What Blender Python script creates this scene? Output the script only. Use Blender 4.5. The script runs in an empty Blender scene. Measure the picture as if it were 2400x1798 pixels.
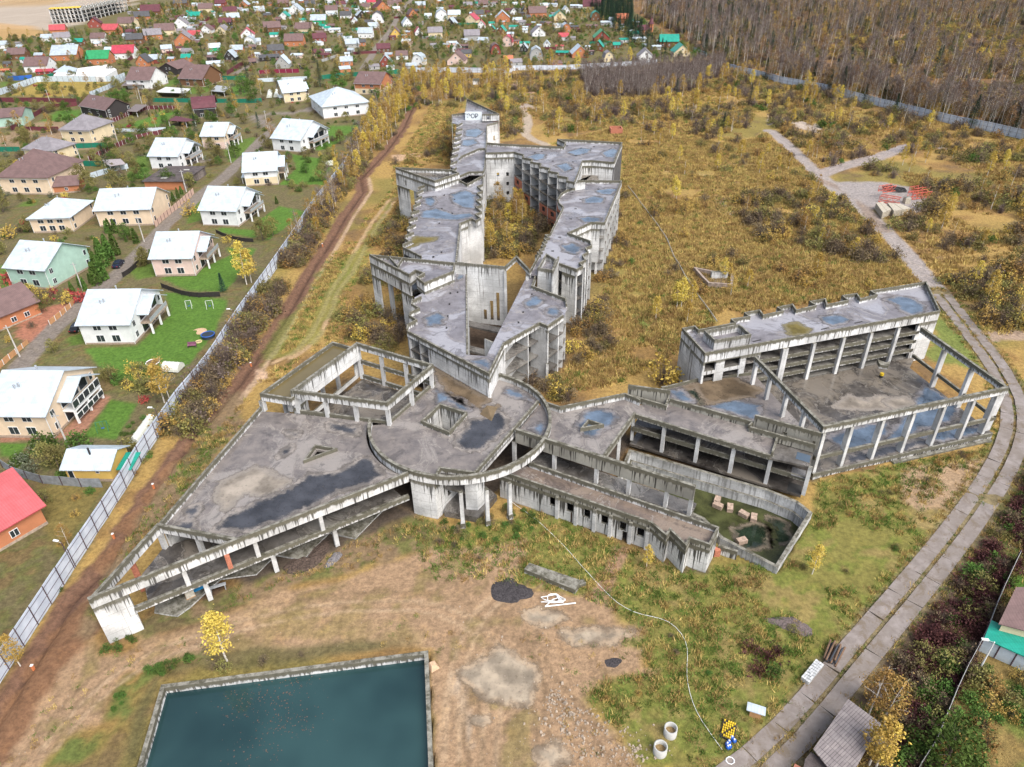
import bpy, math, random
import numpy as np
from mathutils import Vector, Matrix
rad = math.radians
sc = bpy.context.scene
COL = sc.collection

# ---------------------------------------------------------------- camera
CAM_H = 75.0                       # the drone hovers 75 m above the ground
FOCAL = 1666.0                     # focal length in units of a 2400 px wide picture
_d = np.array([50 / FOCAL, 2576 / FOCAL, 1.0]); _d /= np.linalg.norm(_d)      # straight down, in camera axes
_f = np.array([0, 0, 1.0]); _f = _f - _d * (_f @ _d); _f /= np.linalg.norm(_f)
RW = np.array([np.cross(_d, _f), _f, -_d])                                     # camera axes -> world
cam_data = bpy.data.cameras.new('camera')
cam_data.sensor_width = 36.0
cam_data.lens = 36.0 * FOCAL / 2400.0
cam_data.clip_start = 1.0
cam_data.clip_end = 5000.0
camera = bpy.data.objects.new('camera', cam_data)
COL.objects.link(camera)
_r, _u, _b = RW @ [1, 0, 0], RW @ [0, -1, 0], RW @ [0, 0, -1]
camera.matrix_world = Matrix(((_r[0], _u[0], _b[0], 0), (_r[1], _u[1], _b[1], 0), (_r[2], _u[2], _b[2], CAM_H), (0, 0, 0, 1)))
sc.camera = camera

# ---------------------------------------------------------------- sky, sun, exposure (overcast autumn day)
SUN_EL, SUN_AZ = 52.0, 140.0      # azimuth clockwise from +Y
world = bpy.data.worlds.new('World'); sc.world = world; world.use_nodes = True
wn = world.node_tree; wn.nodes.clear()
sky = wn.nodes.new('ShaderNodeTexSky'); sky.sky_type = 'NISHITA'; sky.sun_disc = False
sky.sun_elevation = rad(SUN_EL); sky.sun_rotation = rad(SUN_AZ); sky.dust_density = 4.0; sky.air_density = 1.0; sky.ozone_density = 1.0
hs = wn.nodes.new('ShaderNodeHueSaturation'); hs.inputs['Saturation'].default_value = 0.62
bg = wn.nodes.new('ShaderNodeBackground'); bg.inputs['Strength'].default_value = 0.125
wo = wn.nodes.new('ShaderNodeOutputWorld')
wn.links.new(sky.outputs[0], hs.inputs['Color']); wn.links.new(hs.outputs[0], bg.inputs['Color']); wn.links.new(bg.outputs[0], wo.inputs['Surface'])
sun_data = bpy.data.lights.new('sun', 'SUN'); sun_data.energy = 1.5; sun_data.angle = rad(45); sun_data.color = (1.0, 0.965, 0.92)
sun = bpy.data.objects.new('sun', sun_data); COL.objects.link(sun)
_az = rad(SUN_AZ)
_sd = Vector((math.sin(_az) * math.cos(rad(SUN_EL)), math.cos(_az) * math.cos(rad(SUN_EL)), math.sin(rad(SUN_EL))))
sun.rotation_euler = _sd.to_track_quat('Z', 'Y').to_euler()
sc.view_settings.view_transform = 'Standard'; sc.view_settings.look = 'None'
sc.view_settings.exposure = 1.02; sc.view_settings.gamma = 1.0; sc.view_settings.use_curve_mapping = False
sc.cycles.max_bounces = 6; sc.cycles.diffuse_bounces = 2; sc.cycles.glossy_bounces = 3; sc.cycles.transmission_bounces = 4

# ---------------------------------------------------------------- survey helpers: survey marks -> world coordinates
SURVEY = {'E1': (900, 200, .13581), 'E2': (1180, 300, .13581), 'E3': (900, 380, .13581), 'E4': (1180, 500, .13581), 'E5': (860, 570, .13581), 'E6': (1100, 600, .13581),
     'E7': (930, 740, .23641), 'E8': (1130, 720, .23641), 'F1': (590, 780, .23641), 'F2': (840, 850, .23641), 'F3': (860, 1050, .23641), 'F4': (200, 1200, .23641),
     'F5': (1130, 900, .23641), 'F6': (1480, 880, .23641), 'F7': (1700, 950, .23641), 'F8': (1570, 720, .23641), 'p': (0, 0, 1.0), 'w': (0, 0, 1.085)}
for _r_ in range(4):
    for _k in range(4):
        SURVEY['abcd'[_r_] + str(_k)] = (600 * _k, [0, 450, 900, 1348][_r_], .27162)

def P(u, v, z=0.0):
    w = RW @ np.array([(u - 1200) / FOCAL, (v - 899) / FOCAL, 1.0])
    t = (z - CAM_H) / w[2]
    return (float(w[0] * t), float(w[1] * t))

def q(tag, x, y, z=0.0):
    X, Y, s = SURVEY[tag]
    return P(X + x * s, Y + y * s, z)

def PX(p):
    c = RW.T @ (np.array(p, float) - np.array([0, 0, CAM_H]))
    return 1200 + FOCAL * c[0] / c[2], 899 + FOCAL * c[1] / c[2]

def pts(s, z=0.0):
    """'F8 348 455; 120 205; b3 10 20' -> list of xy at height z (the sheet letter carries on)"""
    out, tag = [], None
    for tok in s.split(';'):
        a = tok.split()
        if not a: continue
        if len(a) == 3: tag = a[0]; a = a[1:]
        out.append(q(tag, float(a[0]), float(a[1]), z))
    return out

def lerp(a, b, t): return (a[0] + (b[0] - a[0]) * t, a[1] + (b[1] - a[1]) * t)

# ---------------------------------------------------------------- materials
class NT:
    def __init__(s, name):
        s.m = bpy.data.materials.new(name); s.m.use_nodes = True
        s.t = s.m.node_tree; s.t.nodes.clear()
        s.out = s.n('ShaderNodeOutputMaterial'); s.p = s.n('ShaderNodeBsdfPrincipled')
        s.l(s.p.outputs[0], s.out.inputs['Surface'])
    def n(s, k, **kw):
        x = s.t.nodes.new(k)
        for a, b in kw.items(): setattr(x, a, b)
        return x
    def l(s, a, b): s.t.links.new(a, b)
    def _in(s, sock, v):
        if v is None: return
        if isinstance(v, bpy.types.NodeSocket): s.l(v, sock)
        elif isinstance(v, (tuple, list)) and len(v) == 3 and sock.type == 'RGBA': sock.default_value = (*v, 1)
        else: sock.default_value = v
    def noise(s, vec, scale, detail=4, rough=.55, dist=0.0):
        x = s.n('ShaderNodeTexNoise'); s._in(x.inputs['Vector'], vec); s._in(x.inputs['Scale'], scale)
        x.inputs['Detail'].default_value = detail; x.inputs['Roughness'].default_value = rough; x.inputs['Distortion'].default_value = dist
        return x.outputs['Fac']
    def mix(s, f, a, b, mode='MIX'):
        x = s.n('ShaderNodeMix', data_type='RGBA', blend_type=mode)
        s._in(x.inputs[0], f); s._in(x.inputs[6], a); s._in(x.inputs[7], b)
        return x.outputs[2]
    def math(s, op, a, b=None, c=None, clamp=False):
        x = s.n('ShaderNodeMath', operation=op, use_clamp=clamp)
        s._in(x.inputs[0], a); s._in(x.inputs[1], b); s._in(x.inputs[2], c)
        return x.outputs[0]
    def ramp(s, v, a, b, c=0.0, d=1.0):
        x = s.n('ShaderNodeMapRange', interpolation_type='SMOOTHSTEP')
        s._in(x.inputs[0], v); s._in(x.inputs[1], a); s._in(x.inputs[2], b); s._in(x.inputs[3], c); s._in(x.inputs[4], d)
        return x.outputs[0]
    def scale(s, vec, sx, sy, sz=1.0):
        x = s.n('ShaderNodeMapping'); s._in(x.inputs['Vector'], vec); x.inputs['Scale'].default_value = (sx, sy, sz)
        return x.outputs[0]
    def uv(s, name='UVMap'): return s.n('ShaderNodeUVMap', uv_map=name).outputs[0]
    def xyz(s, v):
        x = s.n('ShaderNodeSeparateXYZ'); s.l(v, x.inputs[0]); return x.outputs
    def pos(s): return s.n('ShaderNodeNewGeometry').outputs['Position']
    def obj(s): return s.n('ShaderNodeTexCoord').outputs['Object']
    def attr(s, name): return s.n('ShaderNodeAttribute', attribute_name=name)
    def bump(s, h, strength=.3, dist=.05):
        x = s.n('ShaderNodeBump'); x.inputs['Strength'].default_value = strength; x.inputs['Distance'].default_value = dist
        s._in(x.inputs['Height'], h); s.l(x.outputs[0], s.p.inputs['Normal'])
    def set(s, col=None, rough=None, spec=None, metal=None):
        s._in(s.p.inputs['Base Color'], col); s._in(s.p.inputs['Roughness'], rough)
        s._in(s.p.inputs['Specular IOR Level'], spec); s._in(s.p.inputs['Metallic'], metal)
        return s.m

MAT = {}
def plain(name, col, rough=.7, var=.25, nscale=1.5, spec=.3, metal=0.0, rnd=.0):
    if name in MAT: return MAT[name]
    t = NT(name); o = t.obj()
    n = t.noise(o, nscale, 5); n2 = t.noise(o, nscale * 9, 3)
    f = t.math('ADD', t.math('MULTIPLY', n, .7), t.math('MULTIPLY', n2, .3))
    c = t.mix(t.ramp(f, .3, .7), tuple(x * (1 - var) for x in col), tuple(min(1, x * (1 + var)) for x in col))
    if rnd:
        r = t.n('ShaderNodeObjectInfo').outputs['Random']
        h = t.n('ShaderNodeHueSaturation'); t._in(h.inputs['Value'], t.ramp(r, 0, 1, 1 - rnd, 1 + rnd)); t.l(c, h.inputs['Color']); c = h.outputs[0]
    MAT[name] = t.set(c, rough, spec, metal)
    return MAT[name]

def concrete(name, base=(.63, .635, .63), dark=1.0, joint=True, moss=1.0, rust=1.0, thr=.70):
    """weathered cast concrete: UVMap = metres along the wall / height, drip = metres along / metres below the top"""
    t = NT(name); uv = t.uv('UVMap'); dr = t.uv('drip'); po = t.pos()
    d = t.xyz(dr)[1]; nz = t.xyz(t.n('ShaderNodeNewGeometry').outputs['Normal'])[2]
    big = t.noise(po, .22, 5); fine = t.noise(po, 3.5, 6, .7)
    c = t.mix(t.ramp(big, .35, .65), tuple(x * .70 for x in base), tuple(x * 1.14 for x in base))
    c = t.mix(t.math('MULTIPLY', t.ramp(fine, .42, .7), .35), c, (.22, .21, .19))
    if joint:
        br = t.n('ShaderNodeTexBrick'); t.l(uv, br.inputs['Vector']); br.offset = 0.0
        br.inputs['Scale'].default_value = 1.0; br.inputs['Brick Width'].default_value = 2.9; br.inputs['Row Height'].default_value = 1.55
        br.inputs['Mortar Size'].default_value = .035; br.inputs['Mortar Smooth'].default_value = .4
        c = t.mix(t.math('MULTIPLY', br.outputs['Fac'], .55), c, (.12, .115, .10))
    s1 = t.noise(t.scale(dr, 2.6, .10), 1.0, 3, .6); s2 = t.noise(t.scale(dr, .55, .02), 1.0, 2, .5)
    f = t.math('SUBTRACT', t.math('ADD', s1, t.math('MULTIPLY', s2, .5)), t.math('MULTIPLY', d, .055))
    c = t.mix(t.ramp(f, thr, thr + .09, 0, min(1, .88 * dark)), c, (.045, .042, .036))
    top = t.math('SUBTRACT', t.math('ADD', t.noise(t.scale(dr, 1.8, .5), 1.0, 4, .7), .28), t.math('MULTIPLY', d, .75))
    c = t.mix(t.ramp(top, .12, .42, 0, .88 * moss), c, t.mix(t.noise(po, 2.2, 3), (.07, .066, .05), (.17, .16, .12)))
    r1 = t.noise(t.scale(dr, 1.3, .03), 1.7, 2, .5); r2 = t.noise(t.scale(dr, .2, .05), 1.0, 1)
    c = t.mix(t.math('MULTIPLY', t.ramp(r1, .62, .67, 0, .85 * rust), t.ramp(r2, .42, .55)), c, (.06, .038, .026))
    tp = t.mix(t.ramp(t.noise(po, 1.1, 6, .7), .35, .65), (.075, .07, .05), (.26, .25, .215))
    c = t.mix(t.ramp(nz, .6, .8), c, tp)
    t.bump(fine, .35, .04)
    MAT[name] = t.set(c, .85, .25)
    return MAT[name]

def wet_roof(name, a, b, wet=.5, pale=(.30, .285, .28)):
    t = NT(name); po = t.pos()
    n1 = t.noise(po, .11, 6, .6, .8); n2 = t.noise(po, .55, 6, .65); n3 = t.noise(po, 6, 4, .7)
    c = t.mix(t.ramp(n2, .3, .7), a, b)
    c = t.mix(t.ramp(n1, .50, .56, 0, .75), c, pale); c = t.mix(t.ramp(t.noise(po, .3, 5, .7, 1.2), .55, .62, 0, .6), c, tuple(x * .62 for x in b))
    c = t.mix(t.math('MULTIPLY', t.ramp(n3, .5, .75), .35), c, tuple(x * .5 for x in b))
    edge = t.math('ABSOLUTE', t.math('SUBTRACT', n1, .50))
    c = t.mix(t.ramp(edge, 0, .012, .45, 0), c, (.36, .33, .29))
    crack = t.n('ShaderNodeTexVoronoi', feature='DISTANCE_TO_EDGE'); t.l(po, crack.inputs['Vector']); crack.inputs['Scale'].default_value = .33
    c = t.mix(t.ramp(crack.outputs['Distance'], 0, .012, .35, 0), c, (.08, .08, .08))
    w = t.noise(po, .19, 4, .55, .5)
    r = t.ramp(w, .5 - wet * .25, .62, .10, .55)
    t.bump(t.math('MULTIPLY', n3, t.ramp(w, .4, .62)), .25, .02)
    MAT[name] = t.set(c, r, .5)
    return MAT[name]

M_CON = concrete('concrete_wall')
M_CON2 = concrete('concrete_dark_stained', (.62, .62, .605), 1.1, True, 1.2, 1.3, .645)
M_BEAM = concrete('concrete_beam', (.65, .655, .65), 1.0, False, 1.15, .6)
M_COLN = concrete('concrete_column', (.58, .585, .58), .5, False, .25, .4)
M_MOSS = concrete('concrete_mossy', (.30, .29, .25), 1.1, False, 1.3, .5)
M_FLOOR = wet_roof('concrete_floor', (.15, .14, .13), (.075, .068, .06), .2, (.24, .23, .21))
M_ROOF = wet_roof('wet_roof', (.205, .18, .165), (.12, .108, .105), .8, (.275, .25, .23))
M_ROOFB = wet_roof('wet_roof_upper', (.21, .20, .215), (.135, .125, .135), 1.0, (.33, .33, .36))
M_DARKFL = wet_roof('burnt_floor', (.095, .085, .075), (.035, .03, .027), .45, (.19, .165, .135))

def puddle_mat(name, col, rough=.03):
    t = NT(name); n = t.noise(t.pos(), .25, 3)
    MAT[name] = t.set(t.mix(n, col, tuple(x * .6 for x in col)), rough, .5); return MAT[name]
M_PUD = puddle_mat('puddle_water', (.045, .055, .075))
M_PUDB = puddle_mat('puddle_blue', (.10, .14, .19))  # blue of the reflected sky is put into the water colour
t = NT('silt'); n = t.noise(t.pos(), 1.2, 5, .7)
M_SILT = t.set(t.mix(t.ramp(n, .35, .65), (.36, .31, .25), (.25, .22, .19)), .6, .3)

# ---------------------------------------------------------------- mesh helpers
ORG = {}
def origin(o): return ORG.get(o.name, Vector((0, 0, 0))) if o else Vector((0, 0, 0))

def mesh_obj(name, V, F, mat, parent=None, uv=None, smooth=False, mi=None):
    org = origin(parent)
    me = bpy.data.meshes.new(name)
    me.from_pydata([(v[0] - org[0], v[1] - org[1], v[2] - org[2]) for v in V], [], F)
    if uv:
        for nm in ('UVMap', 'drip'):
            L = me.uv_layers.new(name=nm); L.data.foreach_set('uv', [c for p in uv[nm] for c in p])
    for m in (mat if isinstance(mat, (list, tuple)) else [mat]): me.materials.append(m)
    if mi: me.polygons.foreach_set('material_index', mi)
    if smooth: me.polygons.foreach_set('use_smooth', [True] * len(F))
    me.update()
    o = bpy.data.objects.new(name, me); COL.objects.link(o)
    if parent: o.parent = parent; ORG[o.name] = org
    return o

def thing(name, label, cat, loc=(0, 0, 0), group=None):
    o = bpy.data.objects.new(name, None); COL.objects.link(o); o.empty_display_size = .5
    o.location = loc; ORG[o.name] = Vector(loc)
    o['label'] = label; o['category'] = cat
    if group: o['group'] = group
    return o

def tag(o, label, cat=None, group=None, kind=None):
    if label: o['label'] = label
    if cat: o['category'] = cat
    if group: o['group'] = group
    if kind: o['kind'] = kind
    return o

def area2(p): return sum(p[i][0] * p[(i + 1) % len(p)][1] - p[(i + 1) % len(p)][0] * p[i][1] for i in range(len(p)))
def ccw(p): return list(p) if area2(p) > 0 else list(p)[::-1]

def offset(p, d, closed=True, cap=3.0):
    """shift a path to its left by d with mitred corners"""
    n = len(p); out = []
    for i in range(n):
        a = p[i - 1] if (closed or i > 0) else None
        b = p[i]; c = p[(i + 1) % n] if (closed or i < n - 1) else None
        ns = []
        for s, e in ((a, b), (b, c)):
            if s is None or e is None: continue
            L = math.hypot(e[0] - s[0], e[1] - s[1]) or 1e-6
            ns.append((-(e[1] - s[1]) / L, (e[0] - s[0]) / L))
        if len(ns) == 1: m = ns[0]; k = 1.0
        else:
            m = (ns[0][0] + ns[1][0], ns[0][1] + ns[1][1]); L = math.hypot(*m) or 1e-6
            m = (m[0] / L, m[1] / L); k = min(cap, 1.0 / max(.2, m[0] * ns[0][0] + m[1] * ns[0][1]))
        out.append((b[0] + m[0] * d * k, b[1] + m[1] * d * k))
    return out

def prism(name, poly, z0, z1, mat, parent=None, mat_side=None):
    p = ccw(poly); n = len(p)
    V = [(x, y, z1) for x, y in p] + [(x, y, z0) for x, y in p]
    F = [list(range(n)), list(range(2 * n - 1, n - 1, -1))]
    u0 = [(x, y) for x, y in p] + [(x, y) for x, y in p[::-1]]; d0 = [(x, y + 50) for x, y in p] + [(x, y + 50) for x, y in p[::-1]]
    acc = 0.0
    for i in range(n):
        j = (i + 1) % n; L = math.hypot(p[j][0] - p[i][0], p[j][1] - p[i][1])
        F.append([i, i + n, j + n, j]); h = z1 - z0
        u0 += [(acc, z1), (acc, z0), (acc + L, z0), (acc + L, z1)]; d0 += [(acc, 0), (acc, h), (acc + L, h), (acc + L, 0)]; acc += L
    mats = [mat] if mat_side is None else [mat, mat_side]
    return mesh_obj(name, V, F, mats, parent, {'UVMap': u0, 'drip': d0}, mi=None if mat_side is None else [0, 0] + [1] * n)

def quadwall(a, b, c, d, z0, z1, holes=(), drip=0.0, u0=0.0):
    """wall between outer line a-b and inner line d-c (plan quad), with openings (s0,s1,za,zb) along a-b"""
    L = math.hypot(b[0] - a[0], b[1] - a[1]) or 1e-6
    S = sorted({0.0, L} | {max(0, min(L, h[k])) for h in holes for k in (0, 1)}); Zs = sorted({z0, z1} | {max(z0, min(z1, h[k])) for h in holes for k in (2, 3)})
    def hole(i, j):
        if i < 0 or j < 0 or i >= len(S) - 1 or j >= len(Zs) - 1: return True
        sm, zm = (S[i] + S[i + 1]) / 2, (Zs[j] + Zs[j + 1]) / 2
        return any(h[0] < sm < h[1] and h[2] < zm < h[3] for h in holes)
    V, F, U, D = [], [], [], []
    def po(s, z): p = lerp(a, b, s / L); return (p[0], p[1], z)
    def pi(s, z): p = lerp(d, c, s / L); return (p[0], p[1], z)
    def face(vs, uvs):
        k = len(V); V.extend(vs); F.append([k, k + 1, k + 2, k + 3])
        U.extend([(u0 + s, z) for s, z in uvs]); D.extend([(u0 + s, z1 - z + drip) for s, z in uvs])
    for i in range(len(S) - 1):
        for j in range(len(Zs) - 1):
            if hole(i, j): continue
            s0, s1, za, zb = S[i], S[i + 1], Zs[j], Zs[j + 1]
            R = [(s0, za), (s1, za), (s1, zb), (s0, zb)]
            face([po(*r) for r in R], R); face([pi(*r) for r in R[::-1]], R[::-1])
            if hole(i - 1, j): face([po(s0, za), po(s0, zb), pi(s0, zb), pi(s0, za)], [(s0, za), (s0, zb), (s0 + .3, zb), (s0 + .3, za)])
            if hole(i + 1, j): face([po(s1, za), pi(s1, za), pi(s1, zb), po(s1, zb)], [(s1, za), (s1 + .3, za), (s1 + .3, zb), (s1, zb)])
            if hole(i, j + 1): face([po(s0, zb), po(s1, zb), pi(s1, zb), pi(s0, zb)], [(s0, zb), (s1, zb), (s1, zb), (s0, zb)])
            if hole(i, j - 1): face([po(s0, za), pi(s0, za), pi(s1, za), po(s1, za)], [(s0, za), (s0, za), (s1, za), (s1, za)])
    return V, F, U, D

def wall(name, a, b, z0, z1, th, mat, parent=None, holes=(), side=1, drip=0.0):
    """straight wall from a to b, thickened to the left (side=1), right (-1) or both (0)"""
    L = math.hypot(b[0] - a[0], b[1] - a[1]) or 1e-6
    n = (-(b[1] - a[1]) / L, (b[0] - a[0]) / L)
    o0, o1 = {1: (0, th), -1: (-th, 0), 0: (-th / 2, th / 2)}[side]
    A = (a[0] + n[0] * o0, a[1] + n[1] * o0); B = (b[0] + n[0] * o0, b[1] + n[1] * o0)
    Cc = (b[0] + n[0] * o1, b[1] + n[1] * o1); Dd = (a[0] + n[0] * o1, a[1] + n[1] * o1)
    V, F, U, D = quadwall(A, B, Cc, Dd, z0, z1, holes, drip, a[0] * 1.7)
    return mesh_obj(name, V, F, mat, parent, {'UVMap': U, 'drip': D})

def path_wall(name, p, z0, z1, th, mat, parent=None, closed=False, skip=(), side=1, drip=0.0, one=False):
    """wall along a path, mitred, one piece per stretch"""
    p = list(p)
    o = offset(p, th * side, closed); m = len(p) if closed else len(p) - 1; acc = 0; objs = []; VV, FF, UU, DD = [], [], [], []
    for i in range(m):
        j = (i + 1) % len(p)
        L = math.hypot(p[j][0] - p[i][0], p[j][1] - p[i][1])
        if i not in skip and L > .02:
            V, F, U, D = quadwall(p[i], p[j], o[j], o[i], z0, z1, (), drip, acc)
            if one: k = len(VV); VV += V; FF += [[x + k for x in f] for f in F]; UU += U; DD += D
            else: objs.append(mesh_obj(name, V, F, mat, parent, {'UVMap': U, 'drip': D}))
        acc += L
    if one: return mesh_obj(name, VV, FF, mat, parent, {'UVMap': UU, 'drip': DD})
    return objs

def column(name, p, z0, z1, w, mat, parent=None, ang=0.0, d=None):
    d = d or w; c, s = math.cos(ang), math.sin(ang)
    poly = [(p[0] + c * x - s * y, p[1] + s * x + c * y) for x, y in ((-w / 2, -d / 2), (w / 2, -d / 2), (w / 2, d / 2), (-w / 2, d / 2))]
    return prism(name, poly, z0, z1, mat, parent)

def tube_geo(p, r, n=6, cap=True):
    """tube along 3D points with radii r"""
    V, F = [], []
    for i, c in enumerate(p):
        c = Vector(c); a = Vector(p[max(0, i - 1)]); b = Vector(p[min(len(p) - 1, i + 1)])
        d = (b - a); d = d.normalized() if d.length > 1e-6 else Vector((0, 0, 1))
        x = d.cross(Vector((0, 0, 1)) if abs(d.z) < .95 else Vector((1, 0, 0))).normalized(); y = d.cross(x)
        rr = r[i] if isinstance(r, (list, tuple)) else r
        for k in range(n):
            an = 2 * math.pi * k / n; V.append(tuple(c + x * math.cos(an) * rr + y * math.sin(an) * rr))
    for i in range(len(p) - 1):
        for k in range(n): F.append([i * n + k, i * n + (k + 1) % n, (i + 1) * n + (k + 1) % n, (i + 1) * n + k])
    if cap: F.append(list(range(n))[::-1]); F.append([(len(p) - 1) * n + k for k in range(n)])
    return V, F

class MB:
    """collects boxes and quads in world coordinates into one mesh"""
    def __init__(s): s.V = []; s.F = []
    def add(s, V, F):
        k = len(s.V); s.V += [tuple(v) for v in V]; s.F += [[x + k for x in f] for f in F]; return s
    def box(s, c, dim, ang=0.0):
        ca, sa = math.cos(ang), math.sin(ang); hx, hy, hz = dim[0] / 2, dim[1] / 2, dim[2] / 2
        V = [(c[0] + ca * x - sa * y, c[1] + sa * x + ca * y, c[2] + z) for z in (-hz, hz) for x, y in ((-hx, -hy), (hx, -hy), (hx, hy), (-hx, hy))]
        return s.add(V, [[3, 2, 1, 0], [4, 5, 6, 7], [0, 1, 5, 4], [1, 2, 6, 5], [2, 3, 7, 6], [3, 0, 4, 7]])
    def bar(s, a, b, w, h=None):
        a, b = Vector(a), Vector(b); d = (b - a).normalized(); h = h or w
        x = d.cross(Vector((0, 0, 1)) if abs(d.z) < .95 else Vector((1, 0, 0))).normalized() * w / 2; y = d.cross(x).normalized() * h / 2
        V = [p + sx * x + sy * y for p in (a, b) for sx, sy in ((-1, -1), (1, -1), (1, 1), (-1, 1))]
        return s.add(V, [[3, 2, 1, 0], [4, 5, 6, 7], [0, 1, 5, 4], [1, 2, 6, 5], [2, 3, 7, 6], [3, 0, 4, 7]])
    def tube(s, p, r, n=6): return s.add(*tube_geo(p, r, n))
    def build(s, name, mat, parent=None, smooth=False): return mesh_obj(name, s.V, s.F, mat, parent, smooth=smooth)

def ragged(poly, amp, seg=.6, seed=0):
    """subdivide an outline and roughen it"""
    rng = random.Random(seed); out = []
    p = list(poly); n = len(p)
    dense = []
    for i in range(n):                                     # Catmull-Rom smoothing
        a, b, c, d = p[i - 1], p[i], p[(i + 1) % n], p[(i + 2) % n]
        m = max(2, int(math.hypot(c[0] - b[0], c[1] - b[1]) / seg))
        for k in range(m):
            t = k / m
            dense.append(tuple(.5 * (2 * b[j] + (c[j] - a[j]) * t + (2 * a[j] - 5 * b[j] + 4 * c[j] - d[j]) * t * t + (3 * b[j] - a[j] - 3 * c[j] + d[j]) * t ** 3) for j in (0, 1)))
    w = 0.0
    for x, y in dense:
        w = .6 * w + rng.uniform(-1, 1) * .6
        an = rng.uniform(0, 6.28); out.append((x + math.cos(an) * amp * abs(w), y + math.sin(an) * amp * abs(w)))
    return out

def flat(name, poly, z, mat, parent=None):
    return mesh_obj(name, [(x, y, z) for x, y in ccw(poly)], [list(range(len(poly)))], mat, parent)

BLOT = {}
def blot_mat(key, wet, fringe, rough=.04, dry=False):
    """shallow water or a stain: the shore follows the stored distance to the outline plus noise"""
    if key in BLOT: return BLOT[key]
    t = NT('blotch_' + key); po = t.pos(); sd = t.attr('shore').outputs['Fac']
    s = t.math('ADD', sd, t.math('ADD', t.math('MULTIPLY', t.math('SUBTRACT', t.noise(po, .55, 5, .65, .6), .5), 2.6), t.math('MULTIPLY', t.math('SUBTRACT', t.noise(po, 3.5, 4, .7), .5), .7)))
    w = t.ramp(s, -.75, .22, 1, 0); n = t.noise(po, .3, 4)
    wc = t.mix(t.ramp(n, .3, .7), tuple(x * 1.25 for x in wet), tuple(x * .55 for x in wet)); fc = t.mix(t.noise(po, 1.6, 5, .7), tuple(x * .75 for x in fringe), tuple(min(1, x * 1.2) for x in fringe)); fc = t.mix(t.ramp(t.noise(po, .5, 4, .6), .42, .58, 0, .0 if dry else .85), fc, tuple(x * .42 for x in fringe))
    t.set(t.mix(w, fc, wc), t.ramp(w, 0, 1, .6, rough) if not dry else .85, .5 if not dry else .15)
    tr = t.n('ShaderNodeBsdfTransparent'); mx = t.n('ShaderNodeMixShader')
    t._in(mx.inputs[0], t.math('MULTIPLY', t.ramp(s, .15, .95, 1, 0), t.ramp(t.noise(po, 2.2, 4, .7), .2, .5, .55, 1))); t.l(tr.outputs[0], mx.inputs[1]); t.l(t.p.outputs[0], mx.inputs[2]); t.l(mx.outputs[0], t.out.inputs['Surface'])
    BLOT[key] = t.m; return t.m
def blotch(poly, z, key, parent=None, name='puddle', clip=None, cell=.32, reach=1.7):
    p = np.array(poly); x = np.arange(p[:, 0].min() - reach, p[:, 0].max() + reach, cell); y = np.arange(p[:, 1].min() - reach, p[:, 1].max() + reach, cell)
    X, Y = np.meshgrid(x, y); sh = X.shape; X = X.ravel(); Y = Y.ravel(); d = dpath(X, Y, poly, True); d = np.where(inpoly(X, Y, poly), -d, d); keep = d < reach
    if clip is not None: keep &= inpoly(X, Y, clip)
    K = keep.reshape(sh); idx = np.arange(X.size).reshape(sh); cells = K[:-1, :-1] & K[1:, :-1] & K[:-1, 1:] & K[1:, 1:]
    q4 = np.stack([idx[:-1, :-1][cells], idx[:-1, 1:][cells], idx[1:, 1:][cells], idx[1:, :-1][cells]], 1)
    if not len(q4): return None
    used = np.unique(q4); remap = np.full(X.size, -1); remap[used] = np.arange(used.size); q4 = remap[q4]
    zz = z if not callable(z) else None
    V = [(float(X[i]), float(Y[i]), zz if zz is not None else z(X[i], Y[i])) for i in used]
    o = mesh_obj(name, V, q4.tolist(), BLOT[key], parent); a = o.data.attributes.new('shore', 'FLOAT', 'POINT'); a.data.foreach_set('value', d[used].astype(np.float32)); return o
blot_mat('dark', (.05, .052, .06), (.265, .235, .21)); blot_mat('blue', (.105, .145, .20), (.205, .19, .19)); blot_mat('silt', (.27, .235, .195), (.23, .205, .18), .6, True); blot_mat('mud', (.13, .095, .06), (.17, .135, .10), .5, True); blot_mat('moss', (.13, .105, .035), (.17, .15, .09), .8, True); blot_mat('sludge', (.02, .032, .02), (.16, .13, .09)); blot_mat('yard', (.34, .28, .205), (.36, .27, .18), .07)  # the blue kind has the sky reflection painted into its wet colour
PKEY = {}
def puddle(poly, z, mat, parent, name='puddle', amp=.25, seed=1, clip=None):
    if name == 'silt_stain' and amp in (.5, .4): return None
    key = {'puddle_water': 'dark', 'puddle_blue': 'blue', 'silt': 'silt', 'mud': 'mud', 'moss_patch': 'moss', 'green_sludge': 'sludge'}[mat.name]
    return blotch(poly, z, key, parent, name, clip)

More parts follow.
